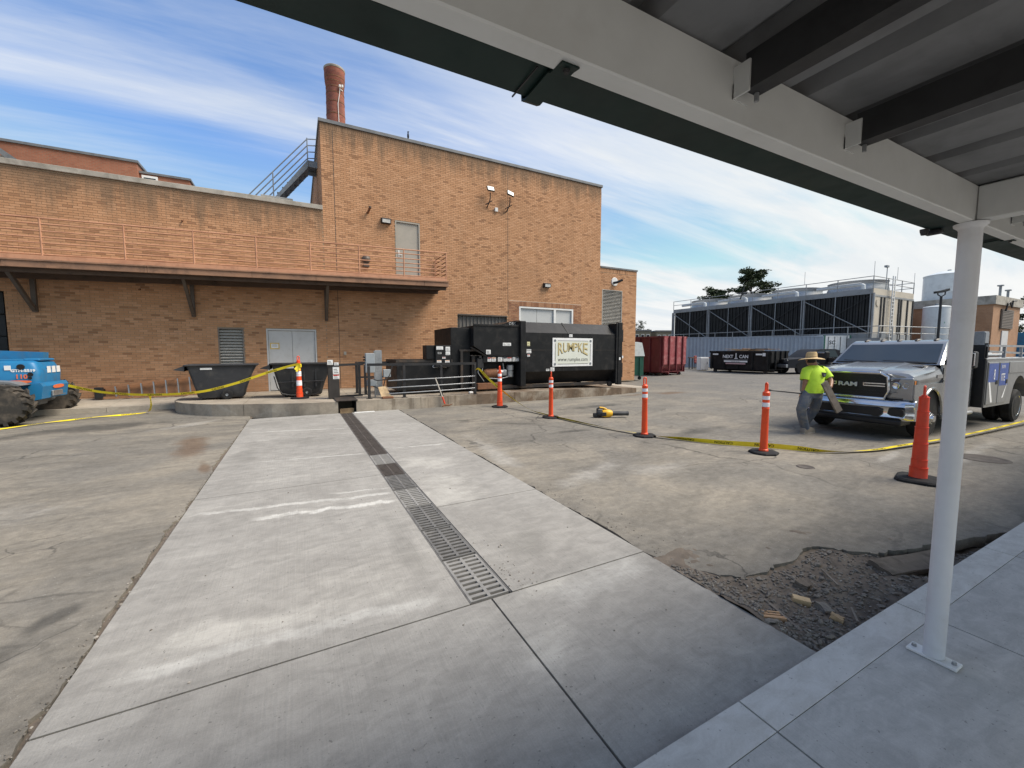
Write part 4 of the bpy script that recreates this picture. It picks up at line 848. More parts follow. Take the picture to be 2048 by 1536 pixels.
b = B(); b.box(11.0, 11.06, YC-.075, YC-.065, 1.33, 1.42); b.box(10.86, 10.93, YC-.068, YC-.0605, 1.26, 1.36); b.build('warning_label', M['sticker'], gate)
for y in (12.28, 14.02):
    b = B(); b.box(4.9, 11.0, y-.08, y+.08, .335, .44, .008); b.build('skid_rail', M['black_rust'], cmp_)
for y in (12.18, 14.12):
    b = B(); b.lathe([(.02, -.05), (.09, -.05), (.1, -.04), (.1, .04), (.09, .05), (.02, .05)], (10.62, y, .345), 'y', 20); b.build('roller_wheel', M['black_rust'], cmp_)
# hopper and body
b = B(); b.prism([(4.95, 2.40), (6.598, 2.43), (6.598, 1.43), (5.46, 1.45), (4.95, 1.76)], 'y', YC+.06, 14.1); hop = b.build('hopper', M['black_paint'], cmp_)
b = B(); b.box(4.94, 6.59, YC+.035, YC+.075, 2.40, 2.46, .004); b.build('hopper_rim', M['black_paint'], hop)
b = B(); b.add([(5.9, YC+.5, 2.44), (6.6, YC+.35, 2.62), (6.6, 14.1, 2.62), (5.9, 14.1, 2.44), (5.9, YC+.5, 2.40), (6.6, YC+.35, 2.43), (6.6, 14.1, 2.43), (5.9, 14.1, 2.40)], [(0, 1, 2, 3), (4, 7, 6, 5), (0, 4, 5, 1), (1, 5, 6, 2), (2, 6, 7, 3), (3, 7, 4, 0)]); b.build('chute_lid', M['black_paint'], hop)
text('lettering', '12345'[:0] + 'CL5123', .14, M['white_ink'], hop, (6.35, YC+.34, 2.47), (1, 0, 0), (0, 0, 1), sx=.7)
b = B(); b.box(4.30, 4.945, YC+.35, 14.1, .36, 2.34, .01); b.build('charge_box', M['black_paint'], cmp_)
b = B(); b.bar((4.62, YC+.30, .4), (4.62, YC+.30, 1.62), .10, .08); b.bar((4.55, YC+.30, 1.62), (5.5, YC+.22, 1.62), .08, .06); b.bar((4.9, YC+.20, 1.72), (5.45, YC+.12, 1.42), .05, .05); b.bar((5.02, YC+.3, .45), (5.02, YC+.3, 1.45), .12, .1); b.build('guide_frame', M['black_rust'], cmp_)
b = B(); b.box(5.0, 6.598, YC+.45, 14.0, .45, 1.428); b.build('ram_housing', M['black_paint'], cmp_)
b = B(); b.box(5.30, 6.598, YC+.10, YC+.16, 1.235, 1.428); lab = b.build('label_panel', M['black_paint'], cmp_)
for x0, x1, hd in ((5.45, 5.58, M['red_ink']), (5.60, 5.74, M['orange_label']), (5.82, 5.98, None), (6.02, 6.14, M['ink']), (6.16, 6.32, M['red_ink']), (6.36, 6.46, None), (6.48, 6.59, M['ink'])):
    decal(lab, x0, x1, 1.26, 1.40, YC+.10, M['sticker'], lines=3, head=hd)
# pump and motor under the hopper
mt = B(); mt.cyl((5.45, YC+.30, .86), (5.85, YC+.30, .88), .15, n=20); mt.cyl((5.38, YC+.30, .86), (5.45, YC+.30, .86), .12, .15, n=20); mt.build('electric_motor', M['rust'], cmp_)
mt = B(); mt.cyl((5.86, YC+.30, .88), (6.06, YC+.30, .88), .12, n=18); mt.box(6.02, 6.2, YC+.2, YC+.4, .78, .98, .02); mt.lathe([(.10, .72), (.12, .74), (.12, .92), (.10, .93), (.10, .95), (.13, .96), (.13, 1.12), (.1, 1.14)], (6.36, YC+.3, 0), n=18); mt.build('pump_valve', M['galv'], cmp_)
b = B(); b.tube([(5.35, YC+.26, 1.2), (5.3, YC+.2, .95), (5.45, YC+.15, .72), (5.9, YC+.15, .68), (6.25, YC+.2, .74)], .016, 8); b.tube([(5.25, YC+.3, 1.25), (5.15, YC+.2, .9), (5.35, YC+.18, .62)], .014, 8); b.tube([(6.1, YC+.3, 1.2), (6.12, YC+.28, .98)], .02, 8); b.build('hose', M['galv'], cmp_)
b = B(); b.box(5.10, 5.32, YC+.12, YC+.28, 1.05, 1.36, .01); b.box(5.16, 5.24, YC+.10, YC+.13, 1.38, 1.44); b.build('switch_box', M['dark_steel'], cmp_)
b = B(); b.box(5.1, 5.9, YC+.1, YC+.3, .36, .56, .01); b.build('motor_mount', M['rust'], cmp_)
# ram and control box at the left
b = B(); b.box(2.58, 4.30, YC+.25, 13.9, .42, 1.34, .01); ram = b.build('ram_box', M['black_paint'], cmp_)
b = B(); b.box(2.56, 4.30, YC+.22, YC+.248, 1.26, 1.34); b.build('ram_box_rim', M['black_rust'], ram)
text('lettering', 'CL', .13, M['white_ink'], ram, (3.66, YC+.246, 1.09), (1, 0, 0), (0, 0, 1), bold=.003)
text('lettering', '5123', .13, M['white_ink'], ram, (3.87, YC+.246, 1.09), (1, 0, 0), (0, 0, 1), bold=.003)
b = B(); b.box(3.46, 3.72, YC+.18, YC+.6, 1.345, 1.77, .008); b.box(3.725, 4.22, YC+.10, YC+.6, 1.10, 1.775, .01); cbx = b.build('control_box', M['black_paint'], cmp_)
for q in ((3.75, 3.96, 1.64, 1.74, 2, None), (4.04, 4.18, 1.60, 1.73, 3, None), (4.04, 4.18, 1.48, 1.585, 2, None), (3.93, 4.03, 1.365, 1.42, 2, M['red_ink']), (3.76, 3.90, 1.245, 1.32, 2, M['orange_label']), (4.02, 4.16, 1.245, 1.32, 2, M['orange_label'])):
    decal(cbx, q[0], q[1], q[2], q[3], YC+.10, M['sticker'], lines=q[4], head=q[5])
b = B(); [b.box(*q) for q in ((3.79, 3.90, YC+.095, YC+.0985, 1.51, 1.515), (3.79, 3.90, YC+.095, YC+.0985, 1.56, 1.565), (3.79, 3.795, YC+.095, YC+.0985, 1.515, 1.56), (3.895, 3.90, YC+.095, YC+.0985, 1.515, 1.56))]; b.build('badge_outline', M['sticker'], cbx)
text('lettering', 'DANGER', .028, M['sticker'], cbx, (3.80, YC+.10, 1.528), (1, 0, 0), (0, 0, 1))
decal(hop, 5.98, 6.12, 1.77, 1.87, YC+.06, M['sticker']); decal(hop, 6.13, 6.28, 1.77, 1.87, YC+.06, M['sticker']); decal(hop, 5.38, 5.54, 1.50, 1.64, YC+.06, M['sticker'], lines=4)
decal(cont, 6.86, 6.97, 1.77, 1.91, YC, mat('pale_yellow', (.66, .62, .36), .5), lines=2); decal(cont, 6.84, 7.02, 1.53, 1.66, YC, M['sticker'], lines=2); decal(cont, 6.87, 6.97, 1.41, 1.49, YC, M['sticker'], lines=2, head=M['red_ink'])
decal(cont, 8.58, 8.72, 2.09, 2.19, YC, M['sticker'], lines=2); decal(cont, 7.62, 7.75, .91, .99, YC, M['sticker'], lines=2, head=M['ink']); decal(cont, 7.80, 7.96, .90, 1.03, YC, M['sticker'], lines=3)
# framed sign
b = B(); b.box(7.87, 9.62, YC-.02, YC-.001, 1.055, 2.055, .004); sg = b.build('sign', M['sticker'], cmp_); ys = YC-.02
b = B(); b.box(7.99, 9.50, ys-.002, ys-.0005, 1.15, 1.96); b.build('sign_field', M['pale_green'], sg)
b = B(); [b.box(*q) for q in ((8.08, 9.41, ys-.0035, ys-.0022, 1.955, 1.968), (8.08, 9.41, ys-.0035, ys-.0022, 1.135, 1.148), (7.968, 7.984, ys-.0035, ys-.0022, 1.25, 1.86), (9.505, 9.521, ys-.0035, ys-.0022, 1.25, 1.86))]; b.build('sign_border', M['dark_steel'], sg)
for x in (7.97, 9.52):
    for z in (1.14, 1.96):
        b = B(); b.lathe([(.025, -.0035), (.05, -.0035), (.05, -.0005), (.025, -.0005)], (x, ys, z), 'y', 12); b.lathe([(.005, -.0035), (.012, -.0035), (.012, -.0005)], (x, ys, z), 'y', 8); b.build('corner_ornament', M['grey_steel'], sg)
W_ = 'RUMPKE'; cw = 1.30/6
def arch_y(x): # lower edge of the lettering: an arch, highest in the middle
    t = (x-8.745)/.66; return 1.60 - .17*t*t
for layer, m_, dx, dz_, bo, pr_ in ((0, M['olive_ink'], -.012, -.016, .014, .0030), (1, M['gold_ink'], 0, 0, .004, .0052)):
    for i, ch in enumerate(W_):
        me = text_mesh(ch, 1, .0005, bo); xs_l = [v.co.x for v in me.vertices]; y_l = [v.co.y for v in me.vertices]; a0, a1, c0, c1 = min(xs_l), max(xs_l), min(y_l), max(y_l)
        gx0 = 8.10+i*cw; pad_ = .008 if layer else .0
        for v in me.vertices:
            fx = (v.co.x-a0)/(a1-a0); fz = (v.co.y-c0)/(c1-c0); X = gx0+pad_+fx*(cw*1.0-2*pad_); Z0 = arch_y(X)+pad_; Z1 = 1.90-pad_
            v.co = (X+dx, ys-pr_-v.co.z*.5, Z0+fz*(Z1-Z0)+dz_)
        me.name = 'lettering'; link('lettering', me, m_, sg)
text('lettering', 'www.rumpke.com', .20, M['ink'], sg, (8.745, ys, 1.24), (1, 0, 0), (0, 0, 1), align='CENTER', sx=.88)
# ------------------------------------------------------------------ rail round the ram
gr = thing('guard_rail', 'black steel guard rail with bare pipes in front of the compactor ram', 'railing', (3.1, 11.5, .3))
P4 = [(1.70, 11.62), (2.62, 11.50), (3.68, 11.46), (4.72, 11.42)]
for x, y in P4:
    b = B(); b.box(x-.035, x+.035, y-.035, y+.035, .31, 1.19, .004); b.box(x-.075, x+.075, y-.075, y+.075, .300, .313); b.build('post', M['black_rail'], gr)
b = B(); b.bar((1.66, 11.63, 1.23), (2.62, 11.50, 1.23), .06, .07); b.bar((2.62, 11.50, 1.23), (4.76, 11.42, 1.23), .06, .07); b.build('top_rail', M['black_rail'], gr)
for z in (.80, .60, .44):
    b = B(); b.tube([(2.2, 11.56, z-.02), (2.62, 11.45, z), (3.68, 11.41, z+.02), (4.70, 11.37, z+.05)], .016, 8); b.build('pipe', M['galv'], gr)
for x, y in ((1.62, 13.55), (1.80, 13.0), (1.62, 12.9), (3.0, 13.5)):
    b = B(); b.box(x-.035, x+.035, y-.035, y+.035, .29, 1.19, .004); b.box(x-.075, x+.075, y-.075, y+.075, .284, .298); b.build('post', M['black_rail'], gr)
b = B(); b.bar((1.62, 12.9, 1.23), (1.62, 13.6, 1.23), .06, .07); b.bar((1.66, 13.55, 1.23), (3.1, 13.5, 1.23), .06, .07); b.bar((1.66, 13.55, .78), (3.1, 13.5, .78), .05, .05); b.build('back_rail', M['black_rail'], gr)
b = B(); b.bar((1.0, 12.2, 1.215), (1.66, 12.35, 1.225), .05, .06); b.bar((.99, 12.2, .345), (1.62, 12.35, .345), .05, .05); b.build('gate_bar', M['black_rail'], gr)
cab = thing('steel_pedestal', 'dark brown steel pedestal with white notices beside the guard rail', 'pedestal', (.85, 12.2, .3))
b = B(); b.box(.72, 1.0, 12.08, 12.34, .30, 1.20, .008); bx_ = b.build('case', mat('pedestal_paint', (.042, .036, .032), .5, var=.3), cab)
b = B(); b.prism([(12.06, 1.19), (12.36, 1.19), (12.36, 1.24), (12.06, 1.21)], 'x', .705, 1.015); b.build('lid', M['black_rail'], bx_)
for q in ((.71, .85, 1.23, 1.36), (.88, .99, 1.21, 1.29), (.84, 1.0, .98, 1.17), (.84, 1.0, .84, .965)): decal(cab, q[0], q[1], q[2], q[3], 12.078, M['sticker'], 'notice', 3, None, M['red_ink'] if q[2] < .9 else None)
el = thing('electrical_stand', 'grey disconnect boxes and conduit on a strut stand behind the guard rail', 'electrical box', (1.95, 12, .3))
b = B(); b.box(1.93, 2.12, 11.98, 12.02, .34, 1.62, .004); b.box(1.90, 1.925, 11.95, 12.03, .30, 1.60); b.build('back_strut', M['galv'], el)
M['elec_grey'] = mat('elec_grey', (.30, .33, .35), .5, var=.15, sc=4)
b = B(); b.box(1.66, 1.90, 11.82, 12.0, 1.00, 1.54, .012); bo = b.build('disconnect_box', M['elec_grey'], el); b = B(); b.bar((1.64, 11.86, 1.42), (1.60, 11.80, 1.44), .03, .03); b.cyl((1.66, 11.88, 1.36), (1.61, 11.86, 1.36), .025, n=8); b.build('lever', M['ink'], bo)
b = B(); b.box(2.14, 2.34, 11.9, 12.0, .86, 1.08, .01); b.build('junction_box', M['elec_grey'], el)
b = B(); b.box(1.7, 1.95, 11.9, 12.02, .62, .80, .01); b.build('lower_box', M['elec_grey'], el)
for pts in ([(1.75, 11.9, 1.0), (1.78, 11.85, .85), (1.95, 11.82, .78), (2.2, 11.85, .80), (2.3, 11.9, .9), (2.42, 11.95, 1.25)], [(1.85, 11.9, .62), (1.98, 11.85, .56), (2.1, 11.8, .48), (2.2, 11.8, .38)], [(2.2, 11.9, .86), (2.12, 11.85, .6), (2.22, 11.8, .36)]):
    b = B(); b.tube(pts, .014, 8); b.build('conduit', M['dark_steel'], el)
b = B(); b.add([(2.02, 11.55, .31), (2.30, 11.60, .31), (2.16, 11.78, .62), (1.95, 11.72, .60), (2.02, 11.562, .31), (2.30, 11.612, .31), (2.16, 11.792, .62), (1.95, 11.732, .60)], [(0, 1, 2, 3), (7, 6, 5, 4), (0, 4, 5, 1), (1, 5, 6, 2), (2, 6, 7, 3), (3, 7, 4, 0)]); tag(b.build('plywood_scrap', M['fresh_wood']), 'tan plywood scrap leaning against the grey electrical stand', 'plywood')
b = B(); b.box(2.0, 2.3, 11.36, 11.50, .306, .36, .01); tag(b.build('timber_offcut', M['rust']), 'rusty brown timber offcut lying under the electrical stand', 'timber')
ho = thing('mattock', 'pick mattock with pale handle and red collar leaning against the dock edge', 'tool', (3.68, 11.15, .02))
b = B(); b.tube([(3.46, 11.32, .84), (3.60, 11.22, .38), (3.66, 11.18, .18)], [.016, .017, .019], 10); b.build('handle', mat('pale_handle', (.50, .45, .38), .6), ho)
b = B(); b.tube([(3.625, 11.205, .30), (3.68, 11.165, .10)], [.021, .026], 10); b.build('collar', M['orange_red'], ho)
b = B(); b.tube([(3.60, 11.15, .03), (3.69, 11.16, .06), (3.80, 11.14, .05), (3.90, 11.10, .09)], [.012, .026, .02, .006], 8); b.build('head', M['rust'], ho)
b = B(); b.box(4.62, 4.74, 11.62, 11.70, .302, .36, .01); tag(b.build('crushed_carton', M['sticker']), 'small white crushed carton on the dock beside the rail end', 'litter')
b = B(); b.box(1.25, 1.75, 11.10, 11.19, .012, .024); tag(b.build('white_lath', M['white_paint']), 'thin white lath lying on the pad in front of the drain opening', 'lath')
# ------------------------------------------------------------------ tilt carts
def rrect(x0, x1, y0, y1, z, r=.06, n=4):
    out = []
    for cx_, cy_, a0 in ((x1-r, y1-r, 0), (x0+r, y1-r, 90), (x0+r, y0+r, 180), (x1-r, y0+r, 270)):
        for i in range(n+1): a = R(a0+90*i/n); out.append((cx_+r*cos(a), cy_+r*sin(a), z))
    return out
def wheel(b, c, r, w, n=24, axis='y'):
    b.lathe([(r*.55, -w/2), (r*.9, -w/2), (r, -w*.32), (r, w*.32), (r*.9, w/2), (r*.55, w/2)], c, axis, n)
def cart(label, loc, rz, m, frame, flip):
    t = thing('tilt_cart', label, 'cart', loc, rz, 'tilt carts on the loading dock'); f = -1 if flip else 1
    S_ = lambda ring: [(f*x, y, z) for x, y, z in ring]
    b = B(); o = [S_(rrect(-.50, .46, -.30, .30, .06, .05)), S_(rrect(-.56, .50, -.32, .32, .10, .07)), S_(rrect(-.60, .54, -.34, .34, .30, .07)), S_(rrect(-.70, .70, -.38, .38, .72, .07)), S_(rrect(-.76, .82, -.40, .40, .95, .07))]
    i_ = [S_(rrect(-.735, .795, -.375, .375, .95, .06)), S_(rrect(-.68, .68, -.355, .355, .72, .06)), S_(rrect(-.55, .50, -.31, .31, .14, .06))]
    b.loft(o + i_); bd = b.build('tub', m, t, world=False)
    b = B(); b.loft([S_(rrect(-.80, .84, -.43, .43, .925, .08)), S_(rrect(-.82, .86, -.45, .45, .945, .08)), S_(rrect(-.82, .86, -.45, .45, .965, .08)), S_(rrect(-.79, .83, -.42, .42, .975, .07)), S_(rrect(-.745, .80, -.385, .385, .96, .06))]); b.build('rim', m, bd, world=False)
    b = B(); vs = [(f*x, y, z) for x, z in ((-.78, .955), (-1.02, .85), (-1.02, .835), (-.80, .80)) for y in (-.40, .40)]; b.add(vs, [(0, 1, 3, 2), (2, 3, 5, 4), (4, 5, 7, 6), (0, 2, 4, 6), (1, 7, 5, 3)]); b.build('pouring_lip', m, bd, world=False)
    for x in (-.25, .05, .35):
        b = B(); b.box(f*(x-.02), f*(x+.02), -.392, -.35, .30, .80); b.build('tub_rib', m, bd, world=False) if frame else None
    for s in (-1, 1):
        b = B(); wheel(b, (f*.10, s*.395, .14), .14, .06); w_ = b.build('wheel', M['rubber'], t, world=False)
        b = B(); b.lathe([(.002, -.03), (.03, -.04), (.035, -.03), (.085, -.022), (.085, .022), (.035, .03), (.002, .03)], (f*.10, s*.395, .14), 'y', 20); b.build('hub', M['galv'] if frame else M['grey_steel'], w_, world=False)
        b = B(); wheel(b, (f*-.42, s*.22, .055), .055, .035, 16); cs = b.build('caster', M['rubber'], t, world=False)
        b = B(); b.bar((f*-.42, s*.22-.025, .055), (f*-.38, s*.22-.025, .13), .03, .006, (0, 1, 0)); b.bar((f*-.42, s*.22+.025, .055), (f*-.38, s*.22+.025, .13), .03, .006, (0, 1, 0)); b.build('caster_fork', M['galv'], cs, world=False)
    b = B(); b.cyl((f*.10, -.36, .14), (f*.10, .36, .14), .018, n=8); b.build('axle', M['galv'], t, world=False)
    if frame:
        for s in (-1, 1):
            b = B(); b.tube([(f*-.70, s*.41, .62), (f*-.63, s*.41, .30), (f*-.52, s*.40, .12), (f*-.30, s*.38, .07), (f*.30, s*.38, .07), (f*.44, s*.39, .14), (f*.50, s*.40, .44)], .016, 8); b.tube([(f*-.62, s*.40, .44), (f*.56, s*.40, .46)], .014, 8); b.build('frame_tube', M['black_rail'], t, world=False)
    decal_ = B(); decal_.box(f*-.46, f*-.20, -.4035, -.4015, .835, .885); decal_.v = [(x, y-.02*0-.0, z) for x, y, z in decal_.v]; decal_.build('maker_plate', M['sticker'], t, world=False)
    return t
cart('charcoal plastic tilt cart with pouring lip in front of the wall louvre', (-1.86, 13.9, .265), R(2), M['charcoal_plastic'], False, False)
cart('black tilt cart on a tubular frame in front of the double doors', (.12, 13.5, .28), R(-2), M['black_plastic'], True, False)
# ------------------------------------------------------------------ cones
def octo(r, z, k=.72): return [(r*cos(R(22.5+45*i))*1.0, r*sin(R(22.5+45*i)), z) for i in range(8)]
def cone_base(t, r, h, rect=False):
    b = B(); ring = (lambda s, z: rrect(-r*s, r*s, -r*s*.86, r*s*.86, z, r*.42*s, 2)) if rect else (lambda s, z: octo(r*s, z))
    b.loft([ring(1, 0), ring(1, h*.6), ring(.92, h), ring(.3, h*1.15)], smooth=False); return b.build('base', M['rubber'], t, world=False)
def loop_handle(t, z, m, w=.034, h=.13):
    pts = [(w*.9*cos(R(a)), 0, z+h-w+w*sin(R(a))) for a in range(0, 181, 30)]
    b = B(); b.tube([(w*.9, 0, z)] + pts + [(-w*.9, 0, z)], .0125, 8); b.bar((-w, 0, z+.004), (w, 0, z+.004), .05, .03); return b.build('handle', m, t, world=False)
def bands(t, zs_, rf, par):
    for z0, z1 in zs_:
        b = B(); b.lathe([(rf(z0)+.0012, z0), (rf(z0)+.003, z0+.002), (rf(z1)+.003, z1-.002), (rf(z1)+.0012, z1)], n=24); b.build('reflective_band', M['reflective'], par, world=False)
def delineator(label, loc, rz, lean=0):
    t = thing('delineator_post', label, 'traffic post', loc, rz, 'orange delineator posts along the caution tape')
    cone_base(t, .21, .035); rf = lambda z: .056-.012*z if z < .70 else .050
    b = B(); b.lathe([(.066, .03), (.066, .06), (.056, .07), (rf(.69), .69), (.053, .70), (.053, .715), (.049, .72), (.049, .90), (.052, .905), (.052, .955), (.035, .975), (.02, .985)], n=24); bd = b.build('tube', M['orange'], t, world=False)
    bands(t, ((.735, .80), (.845, .905)), lambda z: .049, bd); loop_handle(t, .965, M['orange'], .026, .14); t.rotation_euler = (0, lean, rz); return t
def tall_cone(label, loc, rz, striped):
    t = thing('traffic_cone', label, 'traffic cone', loc, rz, 'tall orange traffic cones')
    cone_base(t, .235, .04, not striped); m = M['orange'] if striped == 1 else (M['orange_red'] if striped == 0 else M['orange'])
    prof = [(.088, .035)]; z = .04; r = .086
    for i, h in enumerate((.13, .10, .20, .20, .20, .165)):
        z1 = z+h; r1 = r-.012*h; prof += [(r, z), (r1, z1-.006), (r1+.004, z1-.004), (r1+.004, z1)]; r = r1-.0045 if i else r1-.008; z = z1
    prof += [(.045, z), (.042, z+.012), (.02, z+.016)]
    b = B(); b.lathe(prof, n=28); bd = b.build('cone', m, t, world=False)
    if striped == 1: bands(t, ((.36, .50), (.62, .76)), lambda z: .080-.030*z, bd)
    if striped == 2: bands(t, ((.74, .82), (.88, .955)), lambda z: .080-.030*z, bd)
    loop_handle(t, z+.01, m, .03, .125); return t
tall_cone('orange and white striped traffic cone on the dock by the black tilt cart', (.02, 12.72, .288), R(20), 1)
tall_cone('orange traffic cone with round black base beside the compactor motor', (5.08, 10.45, .001), R(35), 2)
tall_cone('plain red-orange ribbed traffic cone nearest the white canopy post', (6.76, 2.06, .001), R(14), 0)
delineator('slim orange post in front of the white compactor sign', (5.35, 8.2, .001), R(70))
delineator('slim orange post right of the yellow leaf blower', (5.74, 5.58, .001), R(-25), R(-.8))
delineator('slim orange post with wide base nearest the worker', (6.44, 3.77, .001), R(62))
# ------------------------------------------------------------------ caution tape
def ribbon(name, label, pts, width, msg=None, step=.62, flip=False, seg=14, size=.062):
    """pts: (x, y, z, roll) - roll 0 = tape standing upright, 90 = lying flat"""
    P_ = []
    for i in range(len(pts)-1):
        p0 = pts[max(i-1, 0)]; p1 = pts[i]; p2 = pts[i+1]; p3 = pts[min(i+2, len(pts)-1)]
        for j in range(seg):
            t = j/seg; P_.append([.5*((2*p1[q]) + (-p0[q]+p2[q])*t + (2*p0[q]-5*p1[q]+4*p2[q]-p3[q])*t*t + (-p0[q]+3*p1[q]-3*p2[q]+p3[q])*t**3) for q in range(4)])
    P_.append(list(pts[-1])); L = [0]
    for a, c_ in zip(P_, P_[1:]): L.append(L[-1]+math.dist(a[:3], c_[:3]))
    def frame(s):
        i = 0
        while i < len(L)-2 and L[i+1] < s: i += 1
        f = (s-L[i])/max(1e-6, L[i+1]-L[i]); a, c_ = P_[i], P_[i+1]; q = [a[n]+(c_[n]-a[n])*f for n in range(4)]
        d = (Vector(c_[:3])-Vector(a[:3])).normalized(); h = d.cross(Vector((0, 0, 1))).normalized(); u = h.cross(d).normalized()
        w = u*cos(R(q[3])) + h*sin(R(q[3])); return Vector(q[:3]), d, w, d.cross(w)
    th = tag(thing(name, label, 'caution tape', pts[0][:3]), None)
    b = B(); vs = []; n = len(P_)*2
    for i in range(n+1):
        p, d, w, nn = frame(L[-1]*i/n); vs += [p-w*width/2, p+w*width/2]
    b.add(vs, [(2*i, 2*i+1, 2*i+3, 2*i+2) for i in range(n)], True); b.build('strip', M['tape'], th, fix=False)
    if msg:
        s = .15
        while s+.45 < L[-1]:
            me = text_mesh(msg, size, 0, .0015)
            for v in me.vertices:
                x, y = v.co.x, v.co.y-size*.36
                if flip: x, y = -x+.40, -y
                p, d, w, nn = frame(s+x); v.co = p + w*y - nn*.0016 if True else None
            me.name = 'lettering'; o = link('lettering', me, M['ink'], th)
            me2 = me.copy()
            for v, v0 in zip(me2.vertices, me.vertices):
                p, d, w, nn = frame(s+.2); v.co = v0.co + nn*.0032
            link('lettering', me2, M['ink'], th); s += step
    return th
ribbon('caution_tape', 'yellow caution tape from the guard rail past the orange posts to the right', [(4.68, 11.30, 1.02, 70), (4.80, 11.28, 1.06, 40), (5.05, 11.0, .72, 10), (5.30, 10.2, .30, 35), (5.38, 9.3, .07, 60), (5.42, 8.6, .03, 55), (5.46, 7.6, .03, 50), (5.58, 6.5, .03, 72), (5.80, 5.50, .03, 78), (6.05, 5.0, .035, 40), (6.35, 4.45, .045, 15), (6.75, 3.98, .05, 5), (7.05, 3.60, .045, 10), (7.35, 3.28, .03, 60), (8.05, 3.02, .03, 84), (8.8, 2.90, .05, 86), (10.5, 2.72, .07, 80), (13.5, 2.60, .10, 80), (16.5, 2.5, .2, 60)], .082, 'CAUTION', .60, True)
ribbon('caution_tape', 'yellow caution tape strung from the blue telehandler to the striped cone', [(-4.75, 13.2, .80, 10), (-4.15, 13.15, .62, 25), (-3.3, 13.1, .52, 30), (-2.3, 13.05, .545, 20), (-1.5, 12.95, .74, 15), (-.7, 12.8, 1.03, 10), (.0, 12.64, 1.24, 30), (.05, 12.62, 1.16, 60)], .065, 'CAUTION', .66, False)
ribbon('caution_tape', 'loose yellow caution tape trailing over the asphalt to the telehandler wheel', [(-3.27, 13.1, .50, 60), (-3.30, 13.25, .36, 20), (-3.35, 13.4, .16, 60), (-3.5, 13.6, .03, 85), (-3.9, 13.4, .02, 60), (-4.3, 13.15, .035, 85), (-4.7, 12.95, .02, 70), (-5.0, 12.6, .03, 88), (-5.45, 12.05, .02, 75), (-5.9, 11.7, .02, 85)], .06, 'CAUTION', .8, False)
b = B(); b.lathe([(.012, -.05), (.075, -.045), (.08, .0), (.07, .05), (.012, .05)], (.02, 12.72, 1.20), n=14); [b.bar((.02, 12.66, 1.2), (.02+dx, 12.62, 1.2-dz_), .05, .004, (0, 1, 0)) for dx, dz_ in ((-.05, .16), (.03, .13), (-.09, .10))]; tag(b.build('tape_knot', M['tape']), 'knot of yellow tape round the neck of the striped cone', 'caution tape')
# ------------------------------------------------------------------ ladder, blower
lad = thing('step_ladder', 'step ladder lying on its side against the low brick wall', 'ladder', (-3.9, 15.7, .23))
M['fibreglass'] = mat('fibreglass', (.34, .17, .085), .6, var=.3, sc=4, dirt=(.14, .09, .06), damt=.5)
for (x0, z0), (x1, z1), y in (((-5.0, .27), (-2.2, .27), 15.62), ((-5.0, .55), (-2.2, .92), 15.70)):
    b = B(); b.bar((x0, y, z0), (x1, y, z1), .03, .07); b.build('side_rail', M['fibreglass'], lad)
b = B(); b.add([(-5.0, 15.80, .3), (-2.2, 15.80, .3), (-2.2, 15.86, .95), (-5.0, 15.84, .58), (-5.0, 15.81, .3), (-2.2, 15.81, .3), (-2.2, 15.87, .95), (-5.0, 15.85, .58)], [(0, 1, 2, 3), (7, 6, 5, 4), (3, 2, 6, 7)]); b.build('rear_section', M['fibreglass'], lad)
for i in range(9):
    x = -4.62+i*.285; zt = .55+(x+5.0)*.132; b = B(); b.bar((x-.02, 15.63, .29), (x-.05, 15.69, zt-.02), .075, .025, (1, 0, 0)); b.bar((x+.02, 15.63, .30), (x+.06, 15.60, .27), .02, .02); b.build('step', M['galv'], lad)
b = B(); b.box(-5.10, -4.92, 15.58, 15.80, .25, .57, .015); b.build('top_cap', M['black_plastic'], lad)
bl = thing('leaf_blower', 'yellow and black cordless leaf blower lying on the asphalt', 'leaf blower', (6.4, 7.68, 0), R(-27))
M['tool_yellow'] = mat('tool_yellow', (.72, .40, .02), .45, var=.12)
b = B(); b.lathe([(.03, .26), (.07, .27), (.085, .33), (.085, .42), (.07, .50), (.052, .55)][::1], (0, 0, .10), 'x', 20); b.box(.27, .36, -.07, .07, .0, .05, .02); b.build('fan_housing', M['tool_yellow'], bl, world=False) if False else None
def lp(b, name, m): return b.build(name, m, bl, world=False)
b = B(); b.lathe([(.02, .06), (.085, .07), (.10, .12), (.10, .20), (.085, .27), (.062, .31), (.02, .31)], (0, 0, .10), 'x', 22); hs = lp(b, 'fan_housing', M['tool_yellow'])
b = B(); b.lathe([(.02, -.06), (.07, -.06), (.088, -.02), (.09, .05), (.02, .06)], (0, 0, .10), 'x', 22); lp(b, 'intake_guard', M['black_plastic'])
b = B(); b.lathe([(.063, .30), (.056, .36), (.050, .62), (.054, .70), (.048, .70), (.044, .60)], (0, 0, .10), 'x', 20); lp(b, 'nozzle', M['charcoal_plastic'])
b = B(); b.tube([(-.04, 0, .15), (-.05, 0, .21), (.0, 0, .235), (.08, 0, .225), (.16, 0, .19)], [.03, .026, .022, .022, .028], 10); hd = lp(b, 'handle', M['black_plastic'])
b = B(); b.tube([(.0, 0, .243), (.09, 0, .233), (.17, 0, .20)], .024, 10); b.build('handle_top', M['tool_yellow'], hd, world=False)
b = B(); b.box(-.15, -.02, -.05, .05, .01, .11, .02); lp(b, 'battery', M['black_plastic'])
b = B(); b.box(.03, .15, -.105, -.09, .05, .14, .008); lp(b, 'side_badge', M['black_plastic'])
